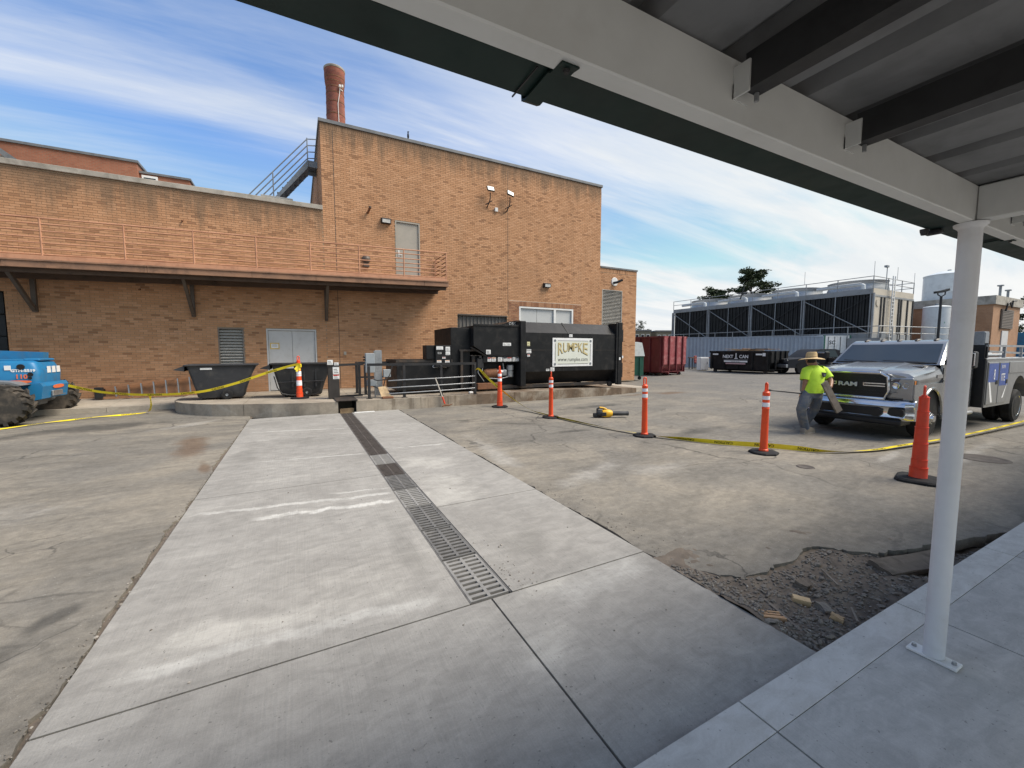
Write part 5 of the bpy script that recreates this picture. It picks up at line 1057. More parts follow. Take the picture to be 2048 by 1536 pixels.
# ------------------------------------------------------------------ telehandler (rear end in view)
te = thing('telehandler', 'blue telehandler with muddy lugged tyres at the left edge', 'telehandler', (-5.95, 13.78, 0), R(0))
M['machine_blue'] = mat('machine_blue', (.018, .17, .36), .42, var=.2, sc=3, dirt=(.10, .14, .18), dsc=3, damt=.35)
M['machine_grey'] = mat('machine_grey', (.16, .165, .17), .55, var=.25, sc=5)
M['decal_orange'] = mat('decal_orange', (.70, .16, .06), .5, var=.1)
def tb(b, name, m, par=None): return b.build(name, m, par or te, world=False)
def lug_wheel(x, y, r, w):
    b = B(); wheel(b, (x, y, r), r*.90, w, 32); t_ = tb(b, 'tyre', M['muddy_rubber'])
    for s in (-1, 1):
        for i in range(16):
            a = 2*pi*(i+(.5 if s > 0 else 0))/16; b = B(); c_, s_ = cos(a), sin(a); a2 = a+.22; c2, s2 = cos(a2), sin(a2)
            pts = [(x+c_*r*.86, y+s*w*.03, r+s_*r*.86), (x+c_*r, y+s*w*.03, r+s_*r), (x+c2*r*.97, y+s*w*.52, r+s2*r*.97), (x+c2*r*.80, y+s*w*.52, r+s2*r*.80)]
            t2 = .16; tv = Vector((-s_, 0, c_))*r*t2*.5; vs = [tuple(Vector(p)-tv) for p in pts] + [tuple(Vector(p)+tv) for p in pts]
            b.add(vs, [(0, 1, 2, 3), (7, 6, 5, 4), (0, 4, 5, 1), (1, 5, 6, 2), (2, 6, 7, 3), (3, 7, 4, 0)]); tb(b, 'lug', M['muddy_rubber'], t_)
    b = B(); sg_ = -1 if y < 0 else 1
    b.lathe([(.01, -.12), (.12, -.12), (.14, -.04), (r*.42, -.02), (r*.52, -w*.42), (r*.56, -w*.48), (r*.58, -w*.40), (r*.58, w*.4), (r*.5, w*.4)], (x, y, r), 'y', 24); tb(b, 'rim', M['machine_grey'], t_)
for x in (.40, -2.0):
    for y in (-1.16, .9): lug_wheel(x, y, .45, .38)
b = B(); b.cyl((.40, -1.0, .45), (.40, .75, .45), .09, n=12); b.box(.25, .55, -.2, .2, .34, .58, .03); tb(b, 'axle', M['machine_grey'])
b = B(); b.prism([(-1.6, .52), (-.9, .46), (.55, .46), (.72, .56), (.74, .86), (-1.6, .90)], 'y', -.70, .42); tb(b, 'counterweight', M['machine_blue'])
b = B(); b.loft([[(x, y, z) for x, z in ((.72, .50), (.80, .52), (.84, .80), (.80, .88), (.60, .88), (.60, .48))] for y in (-.72, -.3, .1, .44)], smooth=False); bp = tb(b, 'rear_bumper', M['machine_blue'])
b = B(); b.loft([rrect(-1.55, .78, -.70, .30, .87, .10), rrect(-1.55, .80, -.72, .32, 1.15, .10), rrect(-1.5, .72, -.66, .28, 1.34, .12), rrect(-1.45, .62, -.55, .2, 1.385, .12)]); hd = tb(b, 'engine_hood', M['machine_blue'])
b = B(); b.box(.45, .73, -.46, .20, 1.372, 1.43, .03); b.box(-.25, .35, -.45, .1, 1.38, 1.41, .012); tb(b, 'hood_cap', M['machine_blue'], hd)
b = B(); b.lathe([(.02, -.74), (.06, -.74), (.06, -.70)], (.52, 0, 1.25), 'y', 12); b.lathe([(.01, -.73), (.045, -.732), (.045, -.70)], (.66, 0, 1.08), 'y', 10); b.lathe([(.01, -.735), (.03, -.735), (.03, -.70)], (.65, 0, 1.0), 'y', 10); tb(b, 'hood_port', M['void'], hd)
for y0 in (-.38, -.17, .04):
    b = B(); b.box(.80, .806, y0, y0+.15, 1.10, 1.25); tb(b, 'notice', M['sticker'], hd)
b = B(); b.box(.27, .37, -.728, -.721, 1.18, 1.28); tb(b, 'notice', M['sticker'], hd)
text('lettering', 'GTH-5519', .078, M['white_ink'], hd, (.36, -.722, 1.14), (1, 0, 0), (0, 0, 1), bold=.004, world=False, sx=1.12)
text('lettering', '110', .13, M['decal_orange'], hd, (.42, -.722, .99), (1, 0, 0), (0, 0, 1), bold=.004, world=False)
def lozenge(par, c, u, w, h, m, n=14):
    b = B(); u = Vector(u); nn = u.cross(Vector((0, 0, 1)))
    ring = [tuple(Vector(c) + u*w*cos(2*pi*i/n) + Vector((0, 0, h*sin(2*pi*i/n)*abs(sin(2*pi*i/n))**-.3 if abs(sin(2*pi*i/n)) > 1e-6 else 0)) + nn*.004) for i in range(n)]
    b.ngon(ring); return b.build('decal', m, par, world=False)
lozenge(hd, (.44, -.724, .92), (1, 0, 0), .24, .032, M['decal_orange']); lozenge(bp, (.842, -.05, .77), (0, 1, 0), .26, .045, M['decal_orange'])
text('lettering', 'rentals', .07, M['white_ink'], hd, (-.42, -.727, .862), (1, 0, 0), (0, 0, 1), world=False, align='CENTER', ex=.001, proud=.005) if False else None
b = B(); b.box(.82, .86, -.35, .10, .56, .68, .01); b.bar((.86, -.4, .57), (.86, .2, .57), .02, .015); tb(b, 'plate_holder', M['galv'], bp)
b = B(); b.prism([(-.35, 1.0), (-.15, 1.0), (.50, .93), (.66, .86), (.6, .84), (.4, .88), (-.35, .94)], 'y', -1.1, -.70); tb(b, 'mudguard', M['machine_grey'])
b = B(); b.prism([(-2.75, .98), (-1.95, .98), (-1.85, .9), (-2.85, .9)], 'y', -1.06, -.66); tb(b, 'mudguard', M['machine_grey'])
b = B(); b.box(-3.2, -1.58, -.55, .75, .5, .92, .03); tb(b, 'chassis', M['machine_blue'])
b = B(); b.bar((.45, .52, 1.42), (-3.6, .52, 1.62), .26, .30); tb(b, 'boom', M['machine_blue'])
for x, y in ((-1.65, -.7), (-2.6, -.7), (-1.65, .2), (-2.6, .2)):
    b = B(); b.bar((x, y, .9), (x, y, 2.1), .07, .07); tb(b, 'cab_pillar', M['dark_steel'])
b = B(); b.box(-2.7, -1.55, -.76, .26, 2.1, 2.18, .03); tb(b, 'cab_roof', M['dark_steel'])
b = B(); b.box(-2.4, -1.8, -.45, -.05, .95, 1.25, .05); b.box(-1.95, -1.82, -.45, -.05, 1.25, 1.7, .05); tb(b, 'seat', M['rubber'])
b = B(); b.tube([(-1.15, -.72, 1.05), (-1.13, -.74, 1.5), (-1.0, -.73, 1.72), (-.9, -.70, 1.66)], .014, 8); b.tube([(-1.22, -.72, 1.0), (-1.22, -.76, 1.4)], .02, 8); tb(b, 'grab_handle', M['galv'])
b = B(); b.box(-1.24, -1.12, -.78, -.70, 1.38, 1.56, .02); tb(b, 'rear_light', M['red_ink'])
# ------------------------------------------------------------------ utility truck
tr = thing('utility_truck', 'grey and chrome heavy pickup with service body parked behind the orange posts', 'truck', (9.30, 3.93, 0), R(-.5), scale=.915)
k = N('truck_paint'); v = k.coord('Object'); k.color(k.mix(k.noise(v, 2, 4, .5, 0, .4, .7), (.25, .255, .26), (.20, .203, .207))); k.set(rough=.24, metal=.6, coat=.6, coatr=.08); k.bump(k.noise(v, 1.2, 2), .05, .02); M['truck_paint'] = k.m
M['truck_silver'] = mat('truck_silver', (.25, .25, .245), .35, metal=.5, var=.12, sc=3, coat=.3)
M['tyre'] = M['rubber']; M['bright_steel'] = mat('bright_steel', (.55, .56, .57), .5, metal=.4)
M['grille_black'] = mat('grille_black', (.008, .008, .009), .5, var=.3)
M['lamp_glass'] = mat('lamp_glass', (.16, .17, .18), .12, metal=.5, var=.5, sc=14, rvar=.03)
M['amber'] = flat('amber', (.5, .16, .01), .3)
def tz(z): return z if z < .6 else (z+(z-.6)/.58*.12 if z < 1.18 else z+.12-(z-1.18)/.8*.07)
def ub(b, name, m, par=None, **kw):
    if name not in ('tyre', 'rim', 'lug_nut', 'axle'): b.v = [(x, y, tz(z)) for x, y, z in b.v]
    return b.build(name, m, par or tr, world=False, **kw)
HW = 1.0
def xsec(x, pts): return [(x, y, z) for y, z in pts]
def hull(st):
    """st: x, half width, z low, z shoulder, z top, crown"""
    rings = []
    for x, w, z0, zs, zt, cr in st:
        half = [(w*.96, z0), (w, z0+(zs-z0)*.35), (w*1.0, z0+(zs-z0)*.7), (w*.975, zs), (w*.90, zs+(zt-zs)*.55), (w*.72, zt-cr*.35), (w*.38, zt+cr*.2), (0, zt+cr*.25)]
        rings.append([(x, y, z) for y, z in half] + [(x, -y, z) for y, z in half[::-1][1:]])
    return rings
# hood and wings with a wheel opening cut by building the wing above it
b = B(); b.loft(hull([(.20, .93, .98, 1.10, 1.18, .02), (.26, .97, .98, 1.14, 1.225, .03), (.6, 1.0, .98, 1.18, 1.29, .05), (1.0, 1.0, .98, 1.22, 1.335, .06), (1.42, .99, .98, 1.27, 1.385, .06)]), angle=30) if False else b.loft(hull([(.20, .93, .98, 1.10, 1.18, .02), (.26, .97, .98, 1.14, 1.225, .03), (.6, 1.0, .98, 1.18, 1.29, .05), (1.0, 1.0, .98, 1.22, 1.335, .06), (1.42, .99, .98, 1.27, 1.385, .06)])); hood = ub(b, 'hood', M['truck_paint'], angle=28)
b = B(); b.prism([(.30, .30), (.42, .28), (.75, .245), (1.25, .235), (1.36, .22), (1.36, .14), (.5, .2), (.3, .26)], 'x', -1, -1) if False else None
for s in (-1, 1):
    arch_ = [(1.0+.50*cos(R(a)), .44+.50*sin(R(a))) for a in range(-8, 189, 14)]
    poly = [(1.46, .55), (1.46, 1.02), (.18, 1.02), (.18, .80), (.34, .62)] + [(x, z) for x, z in arch_[::-1] if x > .40]
    b = B(); b.prism(poly, 'y', s*.975, s*1.005); fd = ub(b, 'fender', M['truck_paint'])
    b = B(); b.tube([(x, s*1.0, z) for x, z in arch_ if z > .40], .028, 6); ub(b, 'wheel_arch', M['truck_paint'], fd)
    b = B(); b.prism([(1.0+.48*cos(R(a)), .46+.48*sin(R(a))) for a in range(0, 181, 12)], 'y', s*.55, s*.972); ub(b, 'wheel_well', M['void'], fd)
    b = B(); b.box(1.16, 1.42, s*1.004, s*1.009, 1.10, 1.16); ub(b, 'side_badge', M['chrome'], fd)
# hood scoop ridge
for s in (-1, 1):
    b = B(); b.loft([[(x, s*(.42+dy), z+h) for dy, h in ((-.09, -.012), (0, .010), (.09, -.012), (0, -.03))] for x, z in ((.30, 1.245), (.7, 1.315), (1.1, 1.36), (1.38, 1.395))]); ub(b, 'hood_crease', M['truck_paint'], hood)
b = B(); b.box(1.02, 1.30, -.82, -.66, 1.325, 1.345, .006); ub(b, 'hood_badge', M['chrome'], hood)
# grille, headlights, bumper
def front_panel(pts, x0, x1): b = B(); b.prism(pts, 'x', x0, x1); return b
b = front_panel([(-.56, .78), (.56, .78), (.62, .90), (.60, 1.12), (.50, 1.17), (-.50, 1.17), (-.60, 1.12), (-.62, .90)], .12, .24); gri = ub(b, 'grille', M['grille_black'])
for z in (.84, .89, .94, 1.06, 1.11):
    b = B(); b.bar((.116, -.55, z), (.116, .55, z), .012, .012); ub(b, 'grille_bar', M['grille_black'], gri)
b = B(); b.tube([(.10, y, z) for y, z in ((-.50, 1.19), (.50, 1.19), (.62, 1.13), (.645, .90), (.58, .765), (-.58, .765), (-.645, .90), (-.62, 1.13), (-.50, 1.19))], .028, 8); ub(b, 'grille_surround', M['chrome'], gri)
for s in (-1, 1):
    b = B(); b.bar((.095, s*.24, 1.015), (.095, s*.59, 1.015), .02, .018); b.bar((.095, s*.24, .975), (.095, s*.59, .975), .02, .018); b.bar((.095, s*.24, .975), (.095, s*.24, 1.026), .02, .018, (0, 1, 0)); ub(b, 'grille_bar_chrome', M['chrome'], gri)
me = text('lettering', 'RAM', .115, M['bright_steel'], gri, (.105, .21, 1.028), (0, -1, 0), (0, 0, 1), ex=.012, bold=.004, world=False, sx=1.45)
for s in (-1, 1):
    b = B(); b.loft([[(x+.16*max(0, (y-.66)/.33)**1.6, s*y, z) for y, z in ((.655, .875), (.66, 1.06), (.72, 1.10), (.86, 1.105), (.985, 1.09), (.985, .92), (.88, .885))] for x in (.115, .22)] , smooth=False); hl = ub(b, 'headlight', M['lamp_glass'])
    for y, r, xo in ((.745, .052, .01), (.875, .045, .055)):
        b = B(); b.lathe([(.003, .108), (r*.6, .112), (r, .100), (r*1.1, .106), (r*1.1, .14)], (xo, s*y, .995), 'x', 16); ub(b, 'lamp_bowl', M['chrome'], hl)
    b = B(); b.box(.20, .28, s*.93, s*.992, .90, 1.08); ub(b, 'marker_strip', M['amber'], hl)
    b = B(); b.box(.26, .36, s*.962, s*1.0, .90, 1.09, .01); ub(b, 'corner_lens', M['lamp_glass'], hl)
b = B(); b.box(.16, .30, -.985, .985, .76, 1.12, .02); ub(b, 'nose_panel', M['truck_paint'])
rings = []
for y in (-1.02, -1.0, -.92, -.75, -.4, 0, .4, .75, .92, 1.0, 1.02):
    d = .10*(abs(y)/1.02)**3 + (.10 if abs(y) > .99 else 0)
    rings.append([(d+x, y, z) for x, z in ((.06, .76), (.0, .72), (-.02, .66), (.02, .60), (.02, .52), (.0, .46), (.06, .40), (.14, .40), (.14, .76))])
b = B(); b.loft(rings); bum = ub(b, 'bumper', M['chrome'])
b = front_panel([(-.55, .47), (.55, .47), (.60, .52), (.60, .58), (.52, .62), (-.52, .62), (-.60, .58), (-.60, .52)], -.008, .05); ub(b, 'air_intake', M['grille_black'], bum)
for s in (-1, 1):
    b = front_panel([(s*y, z) for y, z in ((.68, .53), (.72, .50), (.90, .50), (.93, .54), (.92, .61), (.88, .63), (.70, .63))], .012, .08); ub(b, 'fog_lamp', M['grille_black'], bum)
b = B(); b.box(.05, .5, -.88, .88, .30, .41, .03); ub(b, 'air_dam', M['grille_black'], bum)
b = B(); b.box(.16, 1.45, -.85, .85, .42, .8); ub(b, 'engine_block', M['void'])
# cab
cabp = [(1.42, 1.36), (2.02, 1.86), (2.22, 1.94), (2.9, 1.955), (3.02, 1.90), (3.06, 1.36)]
def cabring(y, inset, zsc=1): return [(x, y*(1-inset*max(0, (z-1.36)/.6)), z) for x, z in cabp]
rings = [cabring(y, .13) for y in (-.99, -.95, -.5, 0, .5, .95, .99)]
for r in (0, -1): rings[r] = [(x+(.06 if i == 0 else -.0), y, z-(.05 if z > 1.8 else 0)) for i, (x, y, z) in enumerate(rings[r])]
b = B(); b.loft(rings); cb_ = ub(b, 'cab', M['truck_paint'], angle=35)
for s in (-1, 1):
    b = B(); b.prism([(1.44, .50), (1.44, 1.37), (3.06, 1.37), (3.06, .50)], 'y', s*.96, s*.995); dr = ub(b, 'door', M['truck_paint'])
    b = B(); b.bar((1.5, s*1.0, 1.05), (3.0, s*1.0, 1.08), .012, .02); ub(b, 'door_crease', M['truck_paint'], dr)
    b = B(); b.bar((2.72, s*1.012, 1.20), (2.92, s*1.012, 1.20), .025, .035); ub(b, 'handle', M['chrome'], dr)
    b = B(); b.bar((3.055, s*.998, .52), (3.055, s*.998, 1.36), .008, .012); b.bar((1.465, s*.998, .52), (1.465, s*.998, 1.30), .008, .012); ub(b, 'shut_line', M['void'], dr)
    yy = lambda z: s*.99*(1-.13*max(0, (z-1.36)/.6))*1.004
    wp = [(1.66, 1.40), (2.08, 1.78), (2.2, 1.845), (2.82, 1.85), (2.9, 1.80), (2.92, 1.40)]
    b = B(); b.add([(x, yy(z)+s*.004, z) for x, z in wp] + [(x, yy(z)-s*.02, z) for x, z in wp], [tuple(range(6)), tuple(range(6, 12))[::-1]] + [(i, (i+1) % 6, 6+(i+1) % 6, 6+i) for i in range(6)]); ub(b, 'side_window', M['glass_dark'], cb_)
    b = B(); b.tube([(x, yy(z)+s*.006, z) for x, z in wp + wp[:1]], .012, 6); ub(b, 'window_trim', M['grille_black'], cb_)
    b = B(); b.box(1.56, 1.74, s*1.16, s*1.40, 1.30, 1.66, .03); mi = ub(b, 'mirror', M['grille_black']); b = B(); b.bar((1.62, s*.98, 1.42), (1.66, s*1.18, 1.44), .06, .12); ub(b, 'mirror_arm', M['grille_black'], mi); b = B(); b.tube([(1.555, s*1.19, 1.62), (1.55, s*1.39, 1.62), (1.55, s*1.39, 1.36), (1.56, s*1.30, 1.33)], .012, 6); ub(b, 'mirror_trim', M['chrome'], mi)
    b = B(); b.tube([(1.5, s*1.02, .40), (3.0, s*1.02, .40)], .045, 10); ub(b, 'running_board', M['galv'])
def wsp(u, w): # windshield
    z = 1.40 + w*.44; x = 1.42+(z-1.36)*1.2 - .012; half = .90*(1-.13*(z-1.36)/.6); return (x - .02*(1-(2*u-1)**2), -half + 2*half*u, z)
b = B(); b.sheet(lambda u, w: wsp(u, w), 10, 5); b.sheet(lambda u, w: tuple(Vector(wsp(u, w))+Vector((.02, 0, -.016))), 10, 5); ws = ub(b, 'windshield', mat('windshield', (.035, .045, .052), .05, var=.2, sc=1, spec=.7, rvar=.02), cb_, fix=False)
b = B(); b.tube([wsp(u, 0) for u in (0, .25, .5, .75, 1)], .012, 6); b.tube([wsp(.1, .03), wsp(.5, .10)], .008, 6); b.tube([wsp(.55, .03), wsp(.92, .10)], .008, 6); ub(b, 'wiper', M['grille_black'], ws)
for y in (-.62, -.31, 0, .31, .62):
    b = B(); b.loft([[(x, y+dy*w, z) for dy in (-1, 1) for _ in (0,)] + [(x, y+w*.5, z+h), (x, y-w*.5, z+h)] for x, w, z, h in ((2.16, .02, 1.925, .008), (2.22, .045, 1.945, .028), (2.34, .05, 1.955, .02))]); ub(b, 'clearance_light', M['amber'] if False else M['grille_black'], cb_)
b = B(); b.loft([[(x, .40+dy, z) for dy, z in ((-w, 1.955), (w, 1.955), (0, 1.955+h))] for x, w, h in ((2.45, .01, .01), (2.55, .04, .06), (2.7, .03, .10), (2.74, .01, .09))], smooth=False); ub(b, 'roof_fin', M['grille_black'], cb_)
b = B(); b.box(1.5, 3.05, -.94, .94, .42, .52); b.box(3.05, 7.4, -.45, .45, .48, .66); ub(b, 'chassis_frame', M['grille_black'])
# service body
SX0, SX1 = 3.22, 7.5
for s in (-1, 1):
    b = B(); poly = [(SX0, .50), (SX0, 1.45), (SX1, 1.45), (SX1, .62)] + [(5.55+.62*cos(R(a)), .44+.62*sin(R(a))) for a in range(15, 166, 15)]+[(4.92, .50)]
    b.prism(poly, 'y', s*.70, s*1.16); bd = ub(b, 'side_locker', M['truck_silver'])
    for x0, x1, z0, z1 in ((3.27, 3.92, .56, 1.40), (3.97, 4.58, .56, 1.40), (4.63, 6.17, 1.12, 1.40), (6.25, 7.4, .68, 1.40)):
        b = B(); b.box(x0, x1, s*1.161, s*1.178, z0, z1, .008); ld = ub(b, 'locker_door', M['truck_silver'], bd)
        b = B(); b.box(x1-.16, x1-.06, s*1.179, s*1.19, (z0+z1)/2-.05, (z0+z1)/2+.03, .006); ub(b, 'latch', M['grille_black'], ld)
        if s < 0 and x1 < 4.6:
            b = B(); b.box(x0+.02, x1-.02, -1.1805, -1.1790, z0+(.42 if x0 < 3.5 else .34), z1-.03); ub(b, 'blue_panel', mat('panel_blue', (.03, .07, .28), .4) if 'panel_blue' not in MATS else MATS['panel_blue'], ld)
            b = B(); b.add([(x0+.05, -1.1815, z1-.42), (x0+.14, -1.1815, z1-.42), (x0+.36, -1.1815, z0+.04), (x0+.24, -1.1815, z0+.04)] if x0 < 3.5 else [(x1-.03, -1.1815, z1-.42), (x1-.11, -1.1815, z1-.50), (x1-.36, -1.1815, z0+.10), (x1-.26, -1.1815, z0+.10)], [(0, 1, 2, 3)]); ub(b, 'pale_stripe', M['sticker'], ld, fix=False)
    b = B(); b.box(SX0, SX1, s*.74, s*1.15, 1.452, 1.50, .01); b.bar((SX0, s*1.12, 1.80), (SX1, s*1.12, 1.80), .05, .05); b.bar((SX0+.2, s*1.11, 1.66), (SX1, s*1.11, 1.58), .03, .05); ub(b, 'top_rail', M['galv'], bd)
    for x in (SX0+.03, 4.4, 5.6, 6.8):
        b = B(); b.bar((x, s*1.12, 1.5), (x, s*1.12, 1.80 if x > 3.4 else 1.86), .05, .05, (1, 0, 0)); ub(b, 'rail_post', M['grille_black'] if x < 3.4 else M['galv'], bd)
b = B(); b.box(SX0-.06, SX0, -1.15, 1.15, .50, 1.50, .01); b.box(SX0-.05, SX0-.01, -1.12, 1.12, 1.50, 1.82); ub(b, 'bulkhead', M['grille_black'])
b = B(); b.box(3.09, 3.15, -.72, .72, 1.40, 1.84, .01); ub(b, 'rack_mesh', M['grille_black'])
b = B(); b.box(SX0, SX1, -.70, .70, .70, .76); ub(b, 'bed_floor', M['galv'])
for i, (yb, zb_, xa, xb) in enumerate(((-.55, 1.55, 3.3, 6.8), (-.3, 1.58, 3.4, 6.9), (.1, 1.54, 3.4, 6.6))):
    b = B(); b.cyl((xa, yb, zb_), (xb, yb, zb_), .05, n=10); ub(b, 'pipe_load', M['galv'])
text('lettering', 'Δ'[:0]+'8', .34, M['white_ink'], tr, (3.60, -1.181, 1.11), (1, 0, 0), (0, 0, 1), world=False, sx=.55, proud=.002)
text('lettering', 'ELITE', .10, M['white_ink'], tr, (4.08, -1.181, 1.36), (1, 0, 0), (0, 0, 1), world=False, proud=.002)
text('lettering', 'ITE', .24, M['white_ink'], tr, (4.08, -1.181, 1.07), (1, 0, 0), (0, 0, 1), world=False, sx=.8, proud=.002)
def dwheel(x, y, r, w, hub, out):
    b = B(); wheel(b, (x, y, r), r, w, 36); ty = ub(b, 'tyre', M['tyre'])
    s = -1 if y < 0 else 1
    prof = {'deep': [(.01, .02), (.05, .03), (.12, .03), (.17, -.03), (.20, .02), (.235, .10), (.25, .115), (.25, -.1)], 'out': [(.01, .20), (.065, .20), (.075, .15), (.12, .13), (.15, .06), (.19, .03), (.215, .09), (.245, .115), (.25, -.1)]}[hub]
    b = B(); b.lathe([(q, s*h) for q, h in prof], (x, y, r), 'y', 28); rm = ub(b, 'rim', M['chrome'], ty)
    for i in range(8):
        a = 2*pi*i/8; q = .10; b = B(); h = .03 if hub == 'deep' else .135; b.cyl((x+q*cos(a), y+s*h, r+q*sin(a)), (x+q*cos(a), y+s*(h+.03), r+q*sin(a)), .016, .012, 6); ub(b, 'lug_nut', M['chrome'], rm)
for s in (-1, 1):
    dwheel(1.0, s*.86, .405, .24, 'out', s); dwheel(5.55, s*1.04, .405, .22, 'deep', s); dwheel(5.55, s*.76, .405, .22, 'deep', s)
b = B(); b.cyl((1.0, -.8, .405), (1.0, .8, .405), .06, n=10); b.cyl((5.55, -.8, .405), (5.55, .8, .405), .07, n=10); ub(b, 'axle', M['grille_black'])
# ------------------------------------------------------------------ dark pickup behind the worker
pk = thing('pickup', 'dark navy pickup parked behind the worker beside the black skip', 'pickup', (27.55, 15.5, .135), R(-26))
M['navy'] = mat('navy', (.006, .008, .014), .65, var=.3, sc=2, coat=.0, spec=.3)
def kb(b, name, m, par=None, **kw): return b.build(name, m, par or pk, world=False, **kw)
def side_poly(): return [(0, .42), (.0, .78), (.06, .95), (1.25, 1.05), (1.85, 1.52), (2.1, 1.60), (3.1, 1.60), (3.35, 1.52), (3.4, 1.08), (5.2, 1.06), (5.25, .45)]
sp_ = side_poly(); rings = []
for y, ins in ((-.93, 1), (-.90, .5), (-.5, 0), (.5, 0), (.90, .5), (.93, 1)):
    rings.append([(x, y*(1-.10*max(0, (z-1.06)/.5)), z-.02*ins) for x, z in sp_])
b = B(); b.loft(rings); bd = kb(b, 'body', M['navy'], angle=30)
for s in (-1, 1):
    b = B(); yy = lambda z: s*.935*(1-.10*max(0, (z-1.06)/.5))
    for wp in ([(1.45, 1.10), (1.9, 1.47), (2.35, 1.52), (2.35, 1.10)], [(2.42, 1.10), (2.42, 1.52), (3.05, 1.52), (3.22, 1.10)]):
        b = B(); b.add([(x, yy(z)+s*.004, z) for x, z in wp], [(0, 1, 2, 3)]); kb(b, 'side_window', M['glass_dark'], bd, fix=False)
    for x in (.95, 4.15):
        b = B(); b.prism([(x+.42*cos(R(a)), .40+.42*sin(R(a))) for a in range(0, 181, 15)], 'y', s*.55, s*.938); kb(b, 'wheel_well', M['void'], bd)
        b = B(); wheel(b, (x, s*.82, .36), .36, .24, 28); ty = kb(b, 'tyre', M['tyre']); b = B(); b.lathe([(.01, s*.06), (.06, s*.06), (.10, s*.02), (.19, s*.04), (.21, s*.11), (.22, -s*.1)], (x, s*.82, .36), 'y', 20); kb(b, 'rim', M['grey_steel'], ty)
    b = B(); b.box(-.01, .06, s*.62, s*.90, .74, .90, .01); kb(b, 'headlight', M['lamp_glass'])
b = B(); b.box(-.012, .03, -.58, .58, .70, .92, .01); kb(b, 'grille', M['grille_black']); b = B(); b.box(-.10, .06, -.93, .93, .42, .64, .03); kb(b, 'bumper', M['galv'])
# ------------------------------------------------------------------ skips and bins
M['skip_red'] = mat('skip_red', (.11, .012, .016), .6, var=.25, sc=2, dirt=(.17, .05, .05), dsc=3, damt=.35)
M['skip_red_worn'] = mat('skip_red_worn', (.27, .06, .065), .6, col2=(.36, .13, .13), sc=3, dirt=(.42, .22, .21), dsc=6, damt=.5)
def skip(name, label, loc, rz, L, W_, H, m, mend, ribs, cat='skip'):
    t = thing(name, label, cat, loc, rz)
    def q(b, n, mm, par=None): return b.build(n, mm, par or t, world=False)
    t_ = .05; b = B(); b.box(0, L, -W_/2, -W_/2+t_, .25, H); b.box(0, L, W_/2-t_, W_/2, .25, H); b.box(0, t_, -W_/2+t_, W_/2-t_, .25, H); b.box(t_, L-t_, -W_/2+t_, W_/2-t_, .25, .32); tub = q(b, 'tub', m)
    b = B(); b.add([(L-t_, -W_/2+t_, .62), (L-t_, W_/2-t_, .62), (L-t_, W_/2-t_, H), (L-t_, -W_/2+t_, H), (L+.10, -W_/2+t_, .75), (L+.10, W_/2-t_, .75), (L+.10, W_/2-t_, H), (L+.10, -W_/2+t_, H), (L-.35, -W_/2+t_, .27), (L-.35, W_/2-t_, .27)], [(4, 5, 6, 7), (4, 8, 9, 5), (7, 6, 2, 3), (4, 7, 3, 0), (5, 1, 2, 6)]); q(b, 'end_wall', mend, tub)
    b = B(); b.box(-.05, L+.1, -W_/2-.05, -W_/2, H-.12, H, .01); b.box(-.05, L+.1, W_/2, W_/2+.05, H-.12, H, .01); b.box(-.05, 0, -W_/2, W_/2, H-.12, H); q(b, 'top_rim', m, tub)
    for i in range(ribs):
        x = .12+(L-.24)*i/(ribs-1)
        for s in (-1, 1): b = B(); b.box(x-.06, x+.06, s*W_/2, s*(W_/2+.09), .26, H-.12, .01); q(b, 'rib', m, tub)
    for y in (-W_*.28, W_*.02, W_*.30):
        b = B(); b.box(L+.10, L+.18, y-.05, y+.05, .35, H, .01); q(b, 'end_rib', m, tub)
    for s in (-1, 1): b = B(); b.box(-.1, L, s*.45-.06, s*.45+.06, .13, .248, .01); q(b, 'skid_rail', m, tub)
    for x in (.3, L-.3):
        for s in (-1, 1): b = B(); wheel(b, (x, s*W_*.42, .12), .12, .14, 16); q(b, 'roller_wheel', M['black_rust'])
    return t
rs = skip('red_skip', 'tall dark red open skip with faded end between compactor and container', (20.74, 23.3, .02), R(-86), 5.1, 2.25, 2.5, M['skip_red'], M['skip_red_worn'], 7)
def loc_text(th, s_, size, m, org, xd=(1, 0, 0), **k_): return text('lettering', s_, size, m, th, org, xd, (0, 0, 1), world=False, **k_)
loc_text(rs, '7', .24, M['white_ink'], (3.20, -1.13, 1.12)); loc_text(rs, '9', .24, M['white_ink'], (4.03, -1.13, 1.12))
bs = skip('black_skip', 'low black skip heaped with boards in front of the grey container', (27.25, 19.45, .11), R(-86), 4.0, 2.2, 1.5, M['black_paint'], M['black_paint'], 5)
for s_, z_, size, x0 in (('NEXT', 1.02, .30, .98), ('CAN', 1.02, .30, 2.12)): loc_text(bs, s_, size, M['white_ink'], (x0, -1.20, z_), bold=.006, sx=.95)
b = B(); b.box(1.88, 1.94, -1.204, -1.200, 1.0, 1.34); b.box(1.80, 2.04, -1.204, -1.200, .97, 1.01); b.build('logo_mark', M['white_ink'], bs, world=False)
b = B(); b.box(1.05, 2.72, -1.203, -1.200, .90, .93); b.build('tagline', M['grey_steel'], bs, world=False)
b = B(); b.loft([rrect(1.05, 2.70, .78, .87, 0, .04)] , caps=False) if False else b.box(1.08, 2.68, -1.205, -1.200, .74, .85, .003); b.build('web_strip', M['white_ink'], bs, world=False); b = B(); b.box(1.20, 2.56, -1.205, -1.200, .60, .69, .003); b.build('phone_strip', mat('phone_pink', (.55, .36, .36), .5), bs, world=False)
loc_text(bs, 'nextcandumpsters', .085, M['ink'], (1.88, -1.206, .765), align='CENTER', proud=.001)
